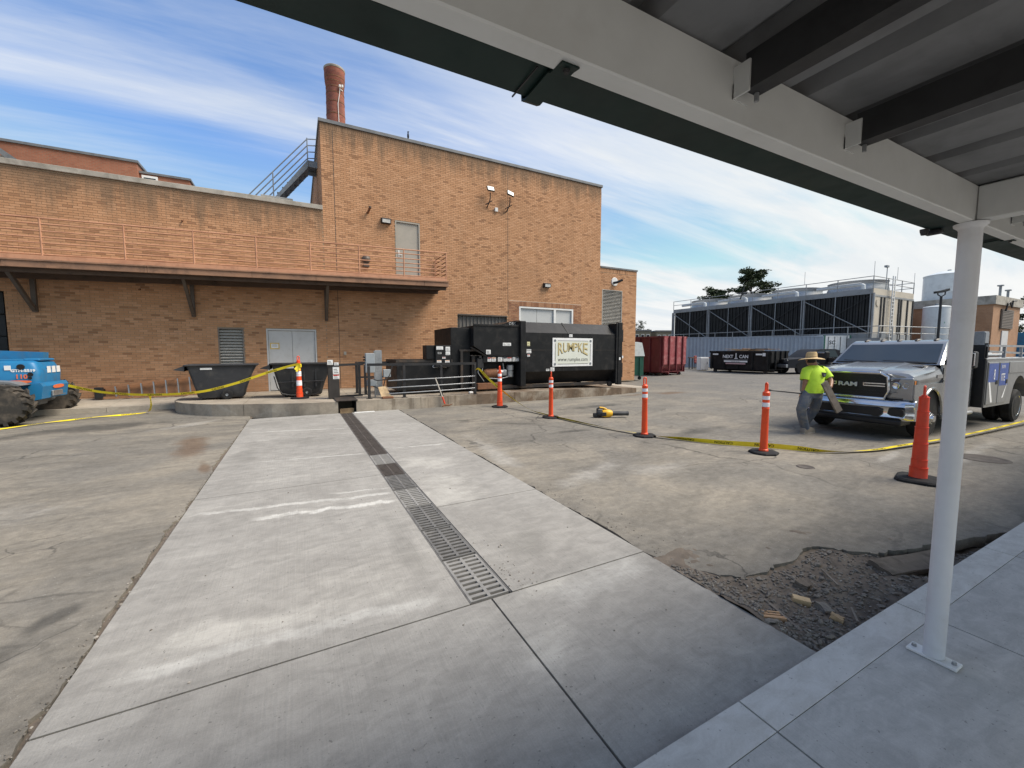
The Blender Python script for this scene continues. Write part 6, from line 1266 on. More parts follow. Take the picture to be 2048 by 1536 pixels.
for x in (.25, 3.2): b = B(); b.box(x, x+.40, -1.204, -1.200, 1.22, 1.32); b.build('reflector', M['sticker'], bs, world=False)
b = B(); b.box(3.62, 3.80, -1.204, -1.200, 1.16, 1.36); b.build('notice', M['sticker'], bs, world=False)
rl = random.Random(21)
for i in range(15):
    L = rl.uniform(.8, 2.2); a = rl.uniform(-.5, .5); x = rl.uniform(1.0, 3.0); y = rl.uniform(-.8, .8); z = 1.42+.13*(1-abs(x-2.4)/2)+rl.uniform(0, .12)
    b = B(); b.bar((x-L/2*cos(a), y-L/2*sin(a), z+rl.uniform(-.06, .06)), (x+L/2*cos(a), y+L/2*sin(a), z+rl.uniform(-.06, .06)), rl.uniform(.08, .25), rl.uniform(.02, .06)); o = b.build('board', rl.choice([M['fresh_wood'], M['wood'], M['old_wood'], M['splinter']]), None)
    o.location = bs.location; o.rotation_euler = bs.rotation_euler; tag(o, 'loose scrap board in the heap on top of the black skip', 'board', 'scrap boards heaped in the black skip')
b = B(); b.sheet(lambda u, v_: (.1+3.8*u, -1.02+2.04*v_, 1.22+.22*sin(pi*u)*sin(pi*v_)+.06*noise.noise(Vector((u*9, v_*7, 2)))), 30, 16); b.build('debris_fill', M['old_wood'], bs, world=False)
gb = thing('green_bin', 'small green metal bin with grey slanted lid beside the compactor end', 'bin', (15.95, 17.0, .05), R(-20))
M['bin_green'] = mat('bin_green', (.02, .10, .065), .5, var=.25, sc=3)
b = B(); b.prism([(-.6, .25), (-.6, 1.3), (.6, 1.15), (.6, .25)], 'x', -.75, .75); b.build('box', M['bin_green'], gb, world=False)
b = B(); b.prism([(-.66, 1.28), (-.30, 2.0), (.30, 2.05), (.66, 1.3), (.62, 1.14), (-.62, 1.27)], 'x', -.78, .78); b.build('lid', mat('lid_grey', (.30, .33, .33), .6, var=.2), gb, world=False)
for x in (-.6, .6):
    for y in (-.45, .45): b = B(); wheel(b, (x, y, .10), .10, .06, 14); b.bar((x, y, .12), (x, y, .25), .08, .05); b.build('caster', M['rubber'], gb, world=False)
for x in (-.55, .55): b = B(); b.box(x-.04, x+.04, -.66, -.602, .2, 1.2); b.build('rib', M['bin_green'], gb, world=False)
# ------------------------------------------------------------------ shipping containers, chair, box
def container(name, label, loc, rz, L, W_, H, m, mend, corner):
    t = thing(name, label, 'container', loc, rz)
    def q(b, n, mm, par=None, **kw): return b.build(n, mm, par or t, world=False, **kw)
    for s in (-1, 1):
        b = B(); prof = []; x = .12; p = .28
        while x+p < L-.1: prof += [(x, 0), (x+.09, 0), (x+.14, .045), (x+.23, .045)]; x += p
        prof.append((L-.1, 0)); n = len(prof); b.add([(px, s*(W_/2-.01-d), z) for z in (.16, H-.08) for px, d in prof], [(i, i+1, n+i+1, n+i) for i in range(n-1)]); q(b, 'side_panel', m, fix=False)
        b = B(); b.box(.1, L-.1, s*W_/2-s*.06, s*W_/2, 0, .16); b.box(.1, L-.1, s*W_/2-s*.06, s*W_/2, H-.08, H); q(b, 'side_rail', m)
    for x in (0, L-.12):
        for s in (-1, 1): b = B(); b.box(x, x+.12, s*W_/2-s*.12, s*W_/2+s*.003, 0, H+.003); q(b, 'corner_post', corner)
    b = B(); b.box(.02, L-.02, -W_/2+.06, W_/2-.06, H-.06, H-.02); b.box(.02, .06, -W_/2+.12, W_/2-.12, .05, H-.05); b.box(.02, L-.02, -W_/2+.06, W_/2-.06, .05, .14); q(b, 'roof', m)
    for i in range(2):
        y0 = -W_/2+.125+i*(W_/2-.12); b = B(); b.box(L-.06, L-.02, y0, y0+W_/2-.135, .1, H-.05); dr = q(b, 'door', mend)
        for yy in (y0+.25, y0+.75): b = B(); b.cyl((L, yy, .15), (L, yy, H-.1), .02, n=8); b.bar((L+.03, yy, 1.1), (L+.03, yy+.25, 1.1), .03, .04); q(b, 'lock_bar', M['dark_steel'], dr)
    return t
M['cont_grey'] = mat('cont_grey', (.28, .33, .40), .55, var=.12, sc=1, dirt=(.20, .21, .22), dsc=1.5, damt=.35)
M['cont_green'] = mat('cont_green', (.03, .13, .085), .5, var=.2)
container('shipping_container', 'long grey corrugated shipping container behind the black skip', (30.1, 26.4, .17), R(-45), 11.35, 2.44, 2.62, M['cont_grey'], M['cont_grey'], M['cont_grey'])
c2 = container('shipping_container', 'pale shipping container end with green corner post behind the truck', (41.65, 20.4, .31), R(-120), 2.9, 2.2, 2.6, M['white_paint'], M['white_paint'], M['cont_green'])
b = B(); b.box(2.895, 2.90, -.75, -.05, 1.75, 2.35); b.build('door_sign', M['sticker'], c2, world=False); text('lettering', 'SC', .45, M['ink'], c2, (2.902, -.68, 1.85), (0, 1, 0), (0, 0, 1), world=False, bold=.01)
ch = thing('red_chair', 'faded red chair on the asphalt in front of the grey container', 'chair', (29.6, 23.0, .16), R(20))
M['chair_red'] = mat('chair_red', (.22, .05, .05), .7, var=.2)
b = B(); b.box(-.28, .28, -.28, .28, .40, .50, .03); b.build('seat', M['chair_red'], ch, world=False); b = B(); b.box(-.28, .28, .24, .32, .50, 1.05, .03); b.build('backrest', M['chair_red'], ch, world=False)
for x in (-.25, .25):
    for y in (-.25, .25): b = B(); b.cyl((x, y, 0), (x, y, .41), .018, n=8); b.build('leg', M['dark_steel'], ch, world=False)
    b = B(); b.box(x-.03, x+.03, -.25, .26, .62, .66, .01); b.build('armrest', M['dark_steel'], ch, world=False)
wb = thing('white_cabinet', 'small white cabinet standing left of the black skip', 'cabinet', (27.15, 20.75, .135), R(-28)); b = B(); b.box(-.32, .32, -.3, .3, .03, 1.0, .02); b.build('case', M['white_paint'], wb, world=False); b = B(); b.box(-.29, .29, -.325, -.302, .08, .95, .01); b.build('door', M['white_paint'], wb, world=False); b = B(); b.box(.2, .23, -.345, -.326, .5, .65); b.build('handle', M['grey_steel'], wb, world=False)
tb2 = thing('work_table', 'dark table with clutter between the red chair and white cabinet', 'table', (28.6, 21.9, .15), R(-28)); b = B(); b.box(-1.0, 1.0, -.35, .35, .88, .95); b.build('top', M['rust'], tb2, world=False)
for x in (-.9, .9):
    for y in (-.28, .28): b = B(); b.box(x-.03, x+.03, y-.03, y+.03, 0, .88); b.build('leg', M['dark_steel'], tb2, world=False)
b = B(); b.box(-.6, .5, -.3, .3, .12, .16); b.build('shelf', M['old_wood'], tb2, world=False)
# ------------------------------------------------------------------ cooling tower
ct = thing('cooling_tower', 'long dark louvred cooling tower with fan rings, white pipes and roof railing', 'cooling tower', (45, 26, .3))
TXa, TXb, TY0, TY1 = 42.0, 49.6, 16.4, 36.5
M['tower_grey'] = mat('tower_grey', (.27, .28, .285), .6, var=.2, sc=.8, dirt=(.14, .13, .12), dsc=1.2, damt=.5)
M['tower_tan'] = mat('tower_tan', (.50, .45, .37), .6, var=.15, sc=.6, dirt=(.30, .27, .22), dsc=.8, damt=.4)
M['fill_black'] = mat('fill_black', (.012, .013, .013), .7, var=.4, sc=.8, dirt=(.035, .034, .032), dsc=1, damt=.5)
M['pvc_white'] = mat('pvc_white', (.62, .65, .66), .4, var=.15, sc=2)
b = B(); b.box(TXa+.3, TXb-.05, TY0+.05, TY1, .2, 6.3); b.box(TXa+.1, TXb, TY0+.04, TY1+.02, 6.3, 6.75); b.build('casing', M['tower_grey'], ct)
b = B(); b.box(TXa-.02, TXb-.3, TY0-.1, TY1, .2, 3.05); b.build('basin', M['tower_grey'], ct)
ys_ = [16.4, 21.6, 26.6, 31.55, 36.5]
for y0, y1 in zip(ys_, ys_[1:]):
    n = 24; b = B()
    for i in range(n):
        a = y0+.12+(y1-y0-.24)*i/n; b.box(TXa+.02+.05*(i % 2), TXa+.28, a, a+(y1-y0-.24)/n*.72, 3.1, 6.28)
    b.build('fill_panel', M['fill_black'], ct)
    b = B(); b.bar((TXa-.05, y1-.2, 6.1), (TXa-.05, y0+.2, 3.2), .06, .09, (1, 0, 0)); b.build('brace', M['tower_grey'], ct)
    b = B(); b.bar((TXa-.09, y1-.2, 3.2), (TXa-.09, y0+.2, 6.1), .04, .05, (1, 0, 0)); b.build('brace', M['dark_steel'], ct)
    b = B(); b.cyl((TXa-.06, (y0+y1)/2, 3.1), (TXa-.06, (y0+y1)/2, 6.3), .04, n=8); b.build('drain_pipe', M['tower_grey'], ct)
    cy_ = (y0+y1)/2; cx_ = 45.6
    b = B(); b.lathe([(2.25, 6.75), (2.2, 7.15), (2.1, 7.35), (2.1, 7.5), (2.2, 7.75), (2.12, 7.78), (1.95, 7.4), (2.0, 6.8)], (cx_, cy_, 0), n=40); fr_ = b.build('fan_ring', M['galv'], ct)
    b = B(); b.lathe([(.05, 7.5), (.35, 7.5), (.35, 7.3), (.05, 7.3)], (cx_, cy_, 0), n=16)
    for k_ in range(6): a = 2*pi*k_/6; b.bar((cx_+.3*cos(a), cy_+.3*sin(a), 7.4), (cx_+1.9*cos(a), cy_+1.9*sin(a), 7.42), .35, .03)
    b.build('fan', M['dark_steel'], fr_)
    b = B(); b.tube([(TXa+.55, y0+.9, 6.78), (TXa+.55, y0+.9, 7.12), (TXa+.55, y0+1.1, 7.22), (TXa+.55, y0+2.0, 7.22), (TXa+.6, y1-.8, 7.2)], .16, 12); b.build('riser_pipe', M['pvc_white'], ct)
for y in ys_:
    b = B(); b.box(TXa-.12, TXa+.02, y-.16, y-.04, .3, 6.35); b.box(TXa-.12, TXa+.02, y+.06, y+.14, .3, 6.35); b.build('column', M['tower_grey'], ct)
b = B(); b.box(TXa-.05, TXa+.1, TY0, TY1, 6.3, 6.72); b.build('fascia', M['tower_grey'], ct)
# roof railing
for y in [TY0+(TY1-TY0)*i/8 for i in range(9)]:
    b = B(); b.cyl((TXa-.02, y, 6.7), (TXa-.02, y, 7.75), .035, n=6); b.build('rail_post', M['tower_grey'], ct)
for x in (44.6, 47.2, TXb):
    b = B(); b.cyl((x, TY0, 6.7), (x, TY0, 7.75), .035, n=6); b.build('rail_post', M['tower_grey'], ct)
for z in (7.25, 7.72):
    b = B(); b.tube([(TXa-.02, TY1, z), (TXa-.02, TY0, z)], .03, 6); b.build('roof_rail', M['tower_grey'], ct); b = B(); b.tube([(TXa-.02, TY0, z), (TXb, TY0, z), (TXb, TY0+6, z)], .03, 6); b.build('roof_rail', M['tower_grey'], ct)
for (x, y, h) in ((TXa, TY0, 8.9), (46.2, TY0, 8.8), (TXb, TY0, 8.6), (TXa, 21.6, 8.9)): b = B(); b.cyl((x, y, 7.7), (x, y, h), .015, n=5); b.build('lightning_rod', M['tower_grey'], ct)
b = B(); b.cyl((44.2, TY0, 6.7), (44.2, TY0, 8.7), .03, n=6); b.box(43.9, 44.3, TY0-.1, TY0+.1, 8.6, 8.75); b.build('weather_sensor', M['grey_steel'], ct)
b = B(); b.bar((TXa-.02, 27.8, 7.1), (TXa-.02, 27.4, 8.3), .08, .1, (1, 0, 0)); b.bar((TXa-.02, 27.6, 7.55), (TXa-.02, 27.0, 7.7), .1, .08, (1, 0, 0)); b.build('davit', M['dark_steel'], ct)
# end wall: tan panels, ribs, ladder
b = B(); b.box(TXa+.02, TXb, TY0-.03, TY0+.04, 2.0, 6.75); ew = b.build('end_wall', M['tower_tan'], ct)
for x in (43.4, 43.95, 45.4, 46.7, 47.15, 48.4, 49.5):
    b = B(); b.box(x-.09, x+.09, TY0-.10, TY0-.031, 2.0, 6.1); b.build('wall_rib', M['dark_steel'], ew)
b = B(); b.box(TXa-.02, TXb+.03, TY0-.06, TY0-.031, 6.1, 6.25); b.build('wall_rib', M['tower_grey'], ew)
for x in (44.75, 45.15): b = B(); b.bar((x, TY0-.25, 2.0), (x, TY0-.25, 7.9), .07, .07, (0, 1, 0)); b.build('ladder_rail', M['white_paint'], ct)
for i in range(19): b = B(); b.cyl((44.75, TY0-.25, 2.2+i*.3), (45.15, TY0-.25, 2.2+i*.3), .03, n=6); b.build('ladder_rung', M['white_paint'], ct)
b = B(); b.lathe([(.02, -.05), (.3, -.05), (.3, 0), (.02, 0)], (42.8, TY0-.035, 5.6), 'y', 16); b.build('sight_hatch', M['tower_tan'], ew)
b = B(); b.box(43.2, 43.9, TY0-.3, TY0-.11, 2.3, 3.2, .03); b.build('valve_box', M['grey_steel'], ct)
# walkway railing in front
wr = thing('platform_railing', 'thin grey pipe railing on the wall in front of the cooling tower', 'railing', (40.8, 25, .3))
yr = [15.4+i*2.05 for i in range(11)]
for y in yr: b = B(); b.cyl((40.8, y, 2.6), (40.8, y, 3.6), .035, n=6); b.build('post', M['galv'], wr)
for z in (3.05, 3.58): b = B(); b.tube([(40.8, yr[-1], z), (40.8, 15.4, z), (50.0, 13.0, z-.1)], .032, 6); b.build('rail', M['galv'], wr)
for i in range(6): x = 42.2+i*1.5; y = 15.4-(x-40.8)*.26; b = B(); b.cyl((x, y, 2.2), (x, y, 3.55), .035, n=6); b.build('post', M['galv'], wr)
b = B(); b.box(40.85, 41.2, 15.3, 38, .2, 2.65); b.build('retaining_wall', M['tower_grey'], wr)
# ------------------------------------------------------------------ tanks, lamp mast, brick plant building
def tank(label, x, y, r, z0, z1, dome, mark):
    t = thing('storage_tank', label, 'tank', (x, y, z0), group='white storage tanks')
    b = B(); b.lathe([(r*.98, z0), (r, z0+.05), (r, z1), (r*1.02, z1), (r*1.02, z1+.08), (r*.95, z1+.14), (r*.5, z1+dome), (.02, z1+dome*1.2)], (x, y, 0), n=40); b.build('shell', M['pvc_white'], t)
    b = B(); b.lathe([(.02, 0), (.16, 0), (.16, .15), (.02, .18)], (x, y, z1+dome*1.15), n=12); b.build('vent', M['grey_steel'], t)
    if mark:
        d = Vector((-x, -y, 0)).normalized(); p = Vector((x, y, 0))+d*(r+.02)+Vector((.25, -.1, mark)); a = Vector((d.y, -d.x, 0))*-1
        b = B(); b.ngon([tuple(p + a*.45*cos(i*pi/8) + Vector((0, 0, .25*sin(i*pi/8)))) for i in range(16)]); b.build('green_mark', mat('mark_green', (.05, .38, .16), .5) if 'mark_green' not in MATS else MATS['mark_green'], t, fix=False)
    return t
tank('tall white cylindrical storage tank partly hidden by the canopy post', 63.3, 18.1, 2.0, .6, 9.75, .45, 0)
tank('shorter white tank with a green mark in front of the tall tank', 55.2, 16.45, .98, .5, 5.75, .22, 4.3)
lm = thing('camera_mast', 'black mast with two angled camera heads in front of the white tanks', 'lamp post', (41.9, 12.3, .3))
b = B(); b.lathe([(.10, .2), (.085, 3), (.075, 5.55)], (41.9, 12.3, 0), n=12); b.build('mast', M['dark_steel'], lm)
b = B(); b.tube([(41.65, 12.42, 5.9), (41.66, 12.42, 5.7), (41.9, 12.3, 5.56), (42.14, 12.18, 5.72), (42.15, 12.18, 5.95)], .04, 8); b.build('yoke', M['dark_steel'], lm)
b = B(); b.bar((41.45, 12.5, 5.86), (41.95, 12.25, 5.95), .25, .16); b.bar((41.85, 12.3, 5.92), (42.35, 12.1, 6.08), .25, .16); b.build('camera_head', M['dark_steel'], lm)
pb = thing('plant_building', 'brick plant building with louvre, pale door and concrete parapet right of the post', 'building', (61, 16, .5))
b = B(); b.box(57.5, 65.4, 13.3, 26, .3, 5.95); b.build('wall', M['far_tan'], pb)
b = B(); b.box(57.35, 65.55, 13.15, 26, 5.95, 6.75); b.build('parapet', M['coping'], pb)
b = B(); b.box(59.5, 63.0, 13.2, 13.29, 3.75, 5.6); lv = b.build('louvre', M['brown_steel'], pb)
for i in range(12): b = B(); b.box(59.6, 62.9, 13.15, 13.2, 3.8+i*.15, 3.88+i*.15); b.build('slat', M['louvre_brown'], lv)
b = B(); b.box(60.2, 62.0, 13.22, 13.29, .5, 3.55); b.build('door', M['door_grey'], pb)
b = B(); b.box(57.4, 57.49, 14.9, 15.7, 2.5, 5.3); b.build('window', M['glass_dark'], pb)
b = B(); b.lathe([(1.05, 6.75), (1.0, 7.3), (1.05, 7.6), (.9, 7.62), (.9, 6.8)], (59.2, 16.2, 0), n=24); b.build('roof_fan', M['pvc_white'], pb)
for x, z in ((62.0, 8.0), (64.4, 7.7)): b = B(); b.cyl((x, 14, 6.7), (x, 14, z), .10, n=8); b.box(x-.18, x+.18, 13.8, 14.2, z, z+.12); b.build('vent_pipe', M['grey_steel'], pb)
b = B(); b.tube([(60.1, 13.1, 5.4), (60.1, 13.0, 6.1), (60.6, 13.0, 6.3), (61.4, 13.0, 5.8), (61.5, 13.0, 6.4), (62.6, 13.0, 6.5)], .07, 6); b.build('conduit', M['dark_steel'], pb)
gc = thing('steel_cabinet', 'grey steel cabinet against the plant building behind the truck', 'cabinet', (53.3, 13, .5)); b = B(); b.box(52.9, 54.0, 12.6, 13.6, .4, 3.3, .03); b.build('case', M['grey_steel'], gc); b = B(); b.box(53.0, 53.9, 12.56, 12.598, .6, 3.2, .01); b.build('door', M['grey_steel'], gc)
b2 = thing('blue_container', 'bright blue container at the far right behind the plant building', 'container', (70, 13, .6)); b = B(); b.box(66.5, 73, 12.2, 14.6, .5, 3.5, .03); b.build('case', M['machine_blue'], b2); b = B(); [b.box(66.5+i*.5, 66.7+i*.5, 12.16, 12.198, .7, 3.35) for i in range(13)]; b.build('ribs', M['machine_blue'], b2)
fb_ = thing('brick_stack_house', 'small dark red brick building between cooling tower and tanks', 'building', (56, 20, .5)); b = B(); b.box(53.5, 58.5, 19.5, 26, .3, 6.3); b.build('wall', M['far_red'], fb_); b = B(); b.box(53.4, 58.6, 19.4, 26, 6.3, 6.7); b.build('parapet', M['coping_metal'], fb_)
# ------------------------------------------------------------------ far flat-roofed houses and trees
def far_house(label, c, w, d, h, m):
    t = thing('far_building', label, 'building', (c[0], c[1], 0), R(-27.6), 'far flat-roofed buildings')
    b = B(); b.box(-w/2, w/2, 0, d, 0, h); b.build('wall', m, t, world=False); b = B(); b.box(-w/2-.15, w/2+.15, -.15, d, h, h+.3); b.build('parapet', M['coping_metal'], t, world=False)
    for i in range(3): x = -w/2+w*(i+.5)/3; b = B(); b.box(x-.35, x+.35, -.05, -.005, h-1.9, h-.7); wn_ = b.build('window', M['white_paint'], t, world=False); b = B(); b.box(x-.28, x+.28, -.07, -.051, h-1.8, h-.8); b.build('pane', M['glass_dark'], wn_, world=False)
M['olive_wall'] = mat('olive_wall', (.20, .18, .13), .8, var=.2, sc=.5)
far_house('olive flat-roofed far building just right of the brick annex', (68.2, 67.6), 3.6, 6, 6.0, M['olive_wall']); far_house('olive flat-roofed far building next to the cooling tower corner', (72.8, 65.6), 3.6, 6, 5.9, M['olive_wall'])
k = N('leaf_dark'); v = k.coord('World'); at = k.n('ShaderNodeAttribute', attribute_name='rnd'); k.color(k.mix(at.outputs['Fac'], (.018, .030, .014), (.055, .075, .032))); k.set(rough=.75, spec=.2); M['leaf'] = k.m
M['bark'] = mat('bark', (.06, .045, .035), .9, var=.3, sc=3, bump=.3)
def leafy(t, clumps, n, size, seed, world=True):
    rg = random.Random(seed); V_ = []; F_ = []; at_ = []
    for (cx_, cy_, cz_, rx, rz_) in clumps:
        sh = rg.random()
        for _ in range(n):
            a, e, q = rg.uniform(0, 2*pi), rg.uniform(-1, 1), rg.random()**.45
            p = Vector((cx_+rx*q*cos(a)*math.sqrt(1-e*e), cy_+rx*q*sin(a)*math.sqrt(1-e*e), cz_+rz_*q*e))
            s = size*rg.uniform(.5, 1.3); u = Vector((rg.gauss(0, 1), rg.gauss(0, 1), rg.gauss(0, .5))).normalized(); w = u.cross(Vector((rg.gauss(0, 1), rg.gauss(0, 1), rg.gauss(0, 1)))).normalized()
            m_ = len(V_); V_ += [p-u*s, p+w*s*.45, p+u*s, p-w*s*.45]; F_.append((m_, m_+1, m_+2, m_+3)); at_ += [min(1, max(0, sh*.6+rg.random()*.4))]*4
    b = B(); b.v = [tuple(q) for q in V_]; b.f = F_; b.sm = [False]*len(F_); b.at = {'rnd': at_}; return b.build('crown', M['leaf'], t, fix=False)
def tree(label, base, h, spread, seed, dense=1.0, layered=True, z0=.55):
    t = thing('tree', label, 'tree', base); rg = random.Random(seed); bx, by, bz = base; clumps = []
    b = B(); top = Vector((bx, by, bz+h*.92)); b.tube([base, (bx+.1, by, bz+h*.4), tuple(top)], [h*.028, h*.02, h*.006], 10)
    nl = 20 if layered else 12
    for i in range(nl):
        f = z0+(1-z0)*(i/nl); a = i*2.4+rg.uniform(-.4, .4); L = spread*(1.05-.75*(f-z0)/(1-z0))*rg.uniform(.55, 1.1); st = Vector((bx, by, bz+h*f)); en = st+Vector((cos(a)*L, sin(a)*L, h*.05+rg.uniform(-.3, .5)))
        b.tube([tuple(st), tuple(st.lerp(en, .5)+Vector((0, 0, .3))), tuple(en)], [h*.009, h*.006, h*.003], 6)
        for q in (.45, .7, .95): p = st.lerp(en, q); clumps.append((p.x+rg.uniform(-.5, .5), p.y+rg.uniform(-.5, .5), p.z+.25, spread*.22*rg.uniform(.7, 1.25), spread*(.09 if layered else .2)*rg.uniform(.7, 1.3)))
    clumps.append((bx, by, bz+h*.93, spread*.3, spread*.16)); b.build('trunk', M['bark'], t); leafy(t, clumps, int(70*dense), spread*.05, seed+1)
tree('dark layered tree rising behind the cooling tower roof', (74.0, 47.0, 0), 15.6, 5.2, 41, 1.5)
tree('lower dark tree left of the layered tree behind the tower', (69.6, 51.0, 0), 12.4, 4.6, 43, 1.4, True, .6)
tree('green tree at the far right edge behind the blue container', (93, 17.5, 0), 9.0, 3.4, 47, 1.5, False, .35)
tree('far tree top peeping over the first olive building', (74.0, 74.0, 0), 8.3, 2.0, 51, 1.0, False, .5)
# ------------------------------------------------------------------ worker
wk = thing('person', 'worker in lime t-shirt, straw hat and jeans walking past the truck with a plank', 'person', (8.72, 4.28, 0), R(62.35-90))
# local axes: x to the viewer's right, y away from the viewer
M['skin'] = mat('skin', (.30, .155, .095), .5, var=.15, sc=12)
M['lime'] = mat('lime', (.50, .74, .045), .75, col2=(.40, .62, .03), sc=6, bump=.25, bsc=18)
M['denim'] = mat('denim', (.085, .105, .14), .85, col2=(.17, .165, .15), sc=6, dirt=(.26, .24, .20), dsc=8, damt=.5, bump=.3, bsc=30)
M['straw'] = mat('straw', (.50, .36, .18), .75, col2=(.36, .25, .12), sc=20, bump=.4, bsc=80)
M['hair'] = flat('hair', (.012, .009, .008), .6)
M['boot'] = mat('boot', (.24, .21, .17), .85, col2=(.13, .115, .095), sc=8, bump=.3)
M['glove'] = mat('glove', (.16, .16, .16), .8, var=.3, sc=9)
J = dict(pel=(.05, .02, .83), sp=(.08, .03, 1.0), ch=(.12, .06, 1.17), nk=(.11, .09, 1.31), hd=(.08, .12, 1.42), ht=(.075, .13, 1.50),
 ls=(-.05, .05, 1.245), le=(-.10, .0, 1.01), lw=(-.115, .03, .82), lh=(-.115, .035, .755), rs=(.29, .07, 1.245), re=(.35, -.06, 1.03), rw=(.24, -.20, .93), rh=(.19, -.225, .915),
 lhp=(-.03, .02, .79), lk=(-.19, -.05, .48), la=(-.02, .05, .11), rhp=(.14, .03, .79), rk=(.19, .12, .46), ra=(.12, .28, .15), lt=(.10, .13, .05), rt=(.24, .38, .07))
RAD = dict(pel=(.125, .10), sp=(.12, .09), ch=(.14, .095), nk=(.052, .055), hd=(.075, .088), ht=(.07, .08), ls=(.062, .062), le=(.042, .042), lw=(.03, .026), lh=(.035, .02), rs=(.062, .062), re=(.042, .042), rw=(.03, .026), rh=(.035, .02), lhp=(.085, .085), lk=(.056, .056), la=(.038, .04), rhp=(.085, .085), rk=(.056, .056), ra=(.038, .04), lt=(.035, .028), rt=(.035, .028))
names = list(J); E_ = [('pel', 'sp'), ('sp', 'ch'), ('ch', 'nk'), ('nk', 'hd'), ('hd', 'ht'), ('ch', 'ls'), ('ls', 'le'), ('le', 'lw'), ('lw', 'lh'), ('ch', 'rs'), ('rs', 're'), ('re', 'rw'), ('rw', 'rh'), ('pel', 'lhp'), ('lhp', 'lk'), ('lk', 'la'), ('la', 'lt'), ('pel', 'rhp'), ('rhp', 'rk'), ('rk', 'ra'), ('ra', 'rt')]
me = bpy.data.meshes.new('body'); me.from_pydata([J[n] for n in names], [(names.index(a), names.index(c_)) for a, c_ in E_], [])
body = link('body', me, M['skin'], wk, world=False)
sk = body.modifiers.new('skin', 'SKIN'); sk.use_smooth_shade = True
for i, n in enumerate(names): me.skin_vertices[0].data[i].radius = RAD[n]; me.skin_vertices[0].data[i].use_root = (n == 'pel')
ss = body.modifiers.new('sub', 'SUBSURF'); ss.levels = 2; ss.render_levels = 2
def wb_(b, name, m, par=None, **kw): return b.build(name, m, par or body, world=False, **kw)
def ell(c, rx, ry, n=20, tilt=0, wr=0, seed=0):
    out = []
    for i in range(n):
        a = 2*pi*i/n; w = 1+wr*sin(3*a+seed*1.7)+wr*.6*sin(5*a-seed*2.3); out.append((c[0]+rx*w*cos(a), c[1]+ry*w*sin(a), c[2]+tilt*cos(a)))
    return out
# t-shirt
b = B(); b.loft([ell((.065, .02, .80), .185, .155, wr=.035, seed=1), ell((.07, .02, .88), .180, .15, wr=.03, seed=2), ell((.08, .03, .98), .170, .140, wr=.02, seed=3), ell((.105, .045, 1.10), .185, .135, wr=.012, seed=4), ell((.12, .06, 1.19), .200, .128, wr=.008), ell((.12, .07, 1.255), .185, .11), ell((.115, .08, 1.295), .115, .082), ell((.112, .088, 1.325), .07, .065)], caps=False); shirt = wb_(b, 't_shirt', M['lime'])
for pts, rr in (([(.02, .06, 1.235), (-.05, .05, 1.215), (-.085, .035, 1.13), (-.105, .02, 1.045)], [.085, .088, .083, .078]), ([(.22, .07, 1.24), (.29, .07, 1.215), (.325, .03, 1.14), (.345, -.02, 1.075)], [.085, .088, .083, .078])):
    b = B(); b.tube(pts, rr, 14, caps=False); wb_(b, 'sleeve', M['lime'], shirt)
b = B(); b.add([(.13, -.088, 1.20), (.24, -.075, 1.185), (.225, -.085, 1.13), (.175, -.1, 1.095), (.14, -.098, 1.13)], [(0, 1, 2, 3, 4)]); wb_(b, 'back_print', M['ink'], shirt, fix=False)
b = B(); b.box(.165, .205, -.1035, -.1015, 1.13, 1.165); wb_(b, 'print_detail', M['grey_steel'], shirt)
# jeans
for pts, rr in (([(.0, .03, .86), (-.03, .02, .76), (-.12, -.03, .61), (-.185, -.05, .48), (-.14, -.02, .36), (-.07, .02, .22), (-.02, .045, .10)], [.112, .115, .098, .085, .082, .076, .074]), ([(.11, .03, .86), (.14, .03, .76), (.175, .07, .61), (.19, .115, .47), (.17, .18, .34), (.135, .25, .20), (.12, .28, .13)], [.112, .115, .098, .085, .080, .074, .072])):
    b = B(); b.tube(pts, rr, 16, caps=False); wb_(b, 'trouser_leg', M['denim'])
b = B(); b.loft([ell((.055, .02, .70), .165, .125), ell((.055, .02, .78), .178, .14), ell((.06, .02, .86), .168, .135)], caps=False); wb_(b, 'trouser_seat', M['denim'])
# boots
for a, t_ in ((Vector((-.02, .045, .0)), Vector((.24, .13, 0))), (Vector((.12, .28, .05)), Vector((.19, .20, -.02)))):
    d = t_.normalized(); s = Vector((-d.y, d.x, 0)); rings = []
    for f, w, h in ((-.34, .04, .08), (-.28, .05, .13), (0, .056, .145), (.45, .058, .105), (.85, .06, .08), (1.1, .046, .06), (1.18, .02, .04)):
        c_ = a+t_*f; rings.append([tuple(c_+s*w*q+Vector((0, 0, .012+h*z))) for q, z in ((-1, 0), (1, 0), (1, .5), (.55, 1), (-.55, 1), (-1, .5))])
    b = B(); b.loft(rings); bt_ = wb_(b, 'boot', M['boot'])
    b = B(); b.loft([[tuple(a+t_*f+s*w*q+Vector((0, 0, z))) for q, z in ((-1, 0), (1, 0), (1, .02), (-1, .02))] for f, w in ((-.36, .042), (0, .056), (.85, .06), (1.2, .03))], smooth=False); wb_(b, 'sole', M['stone_pale'], bt_)
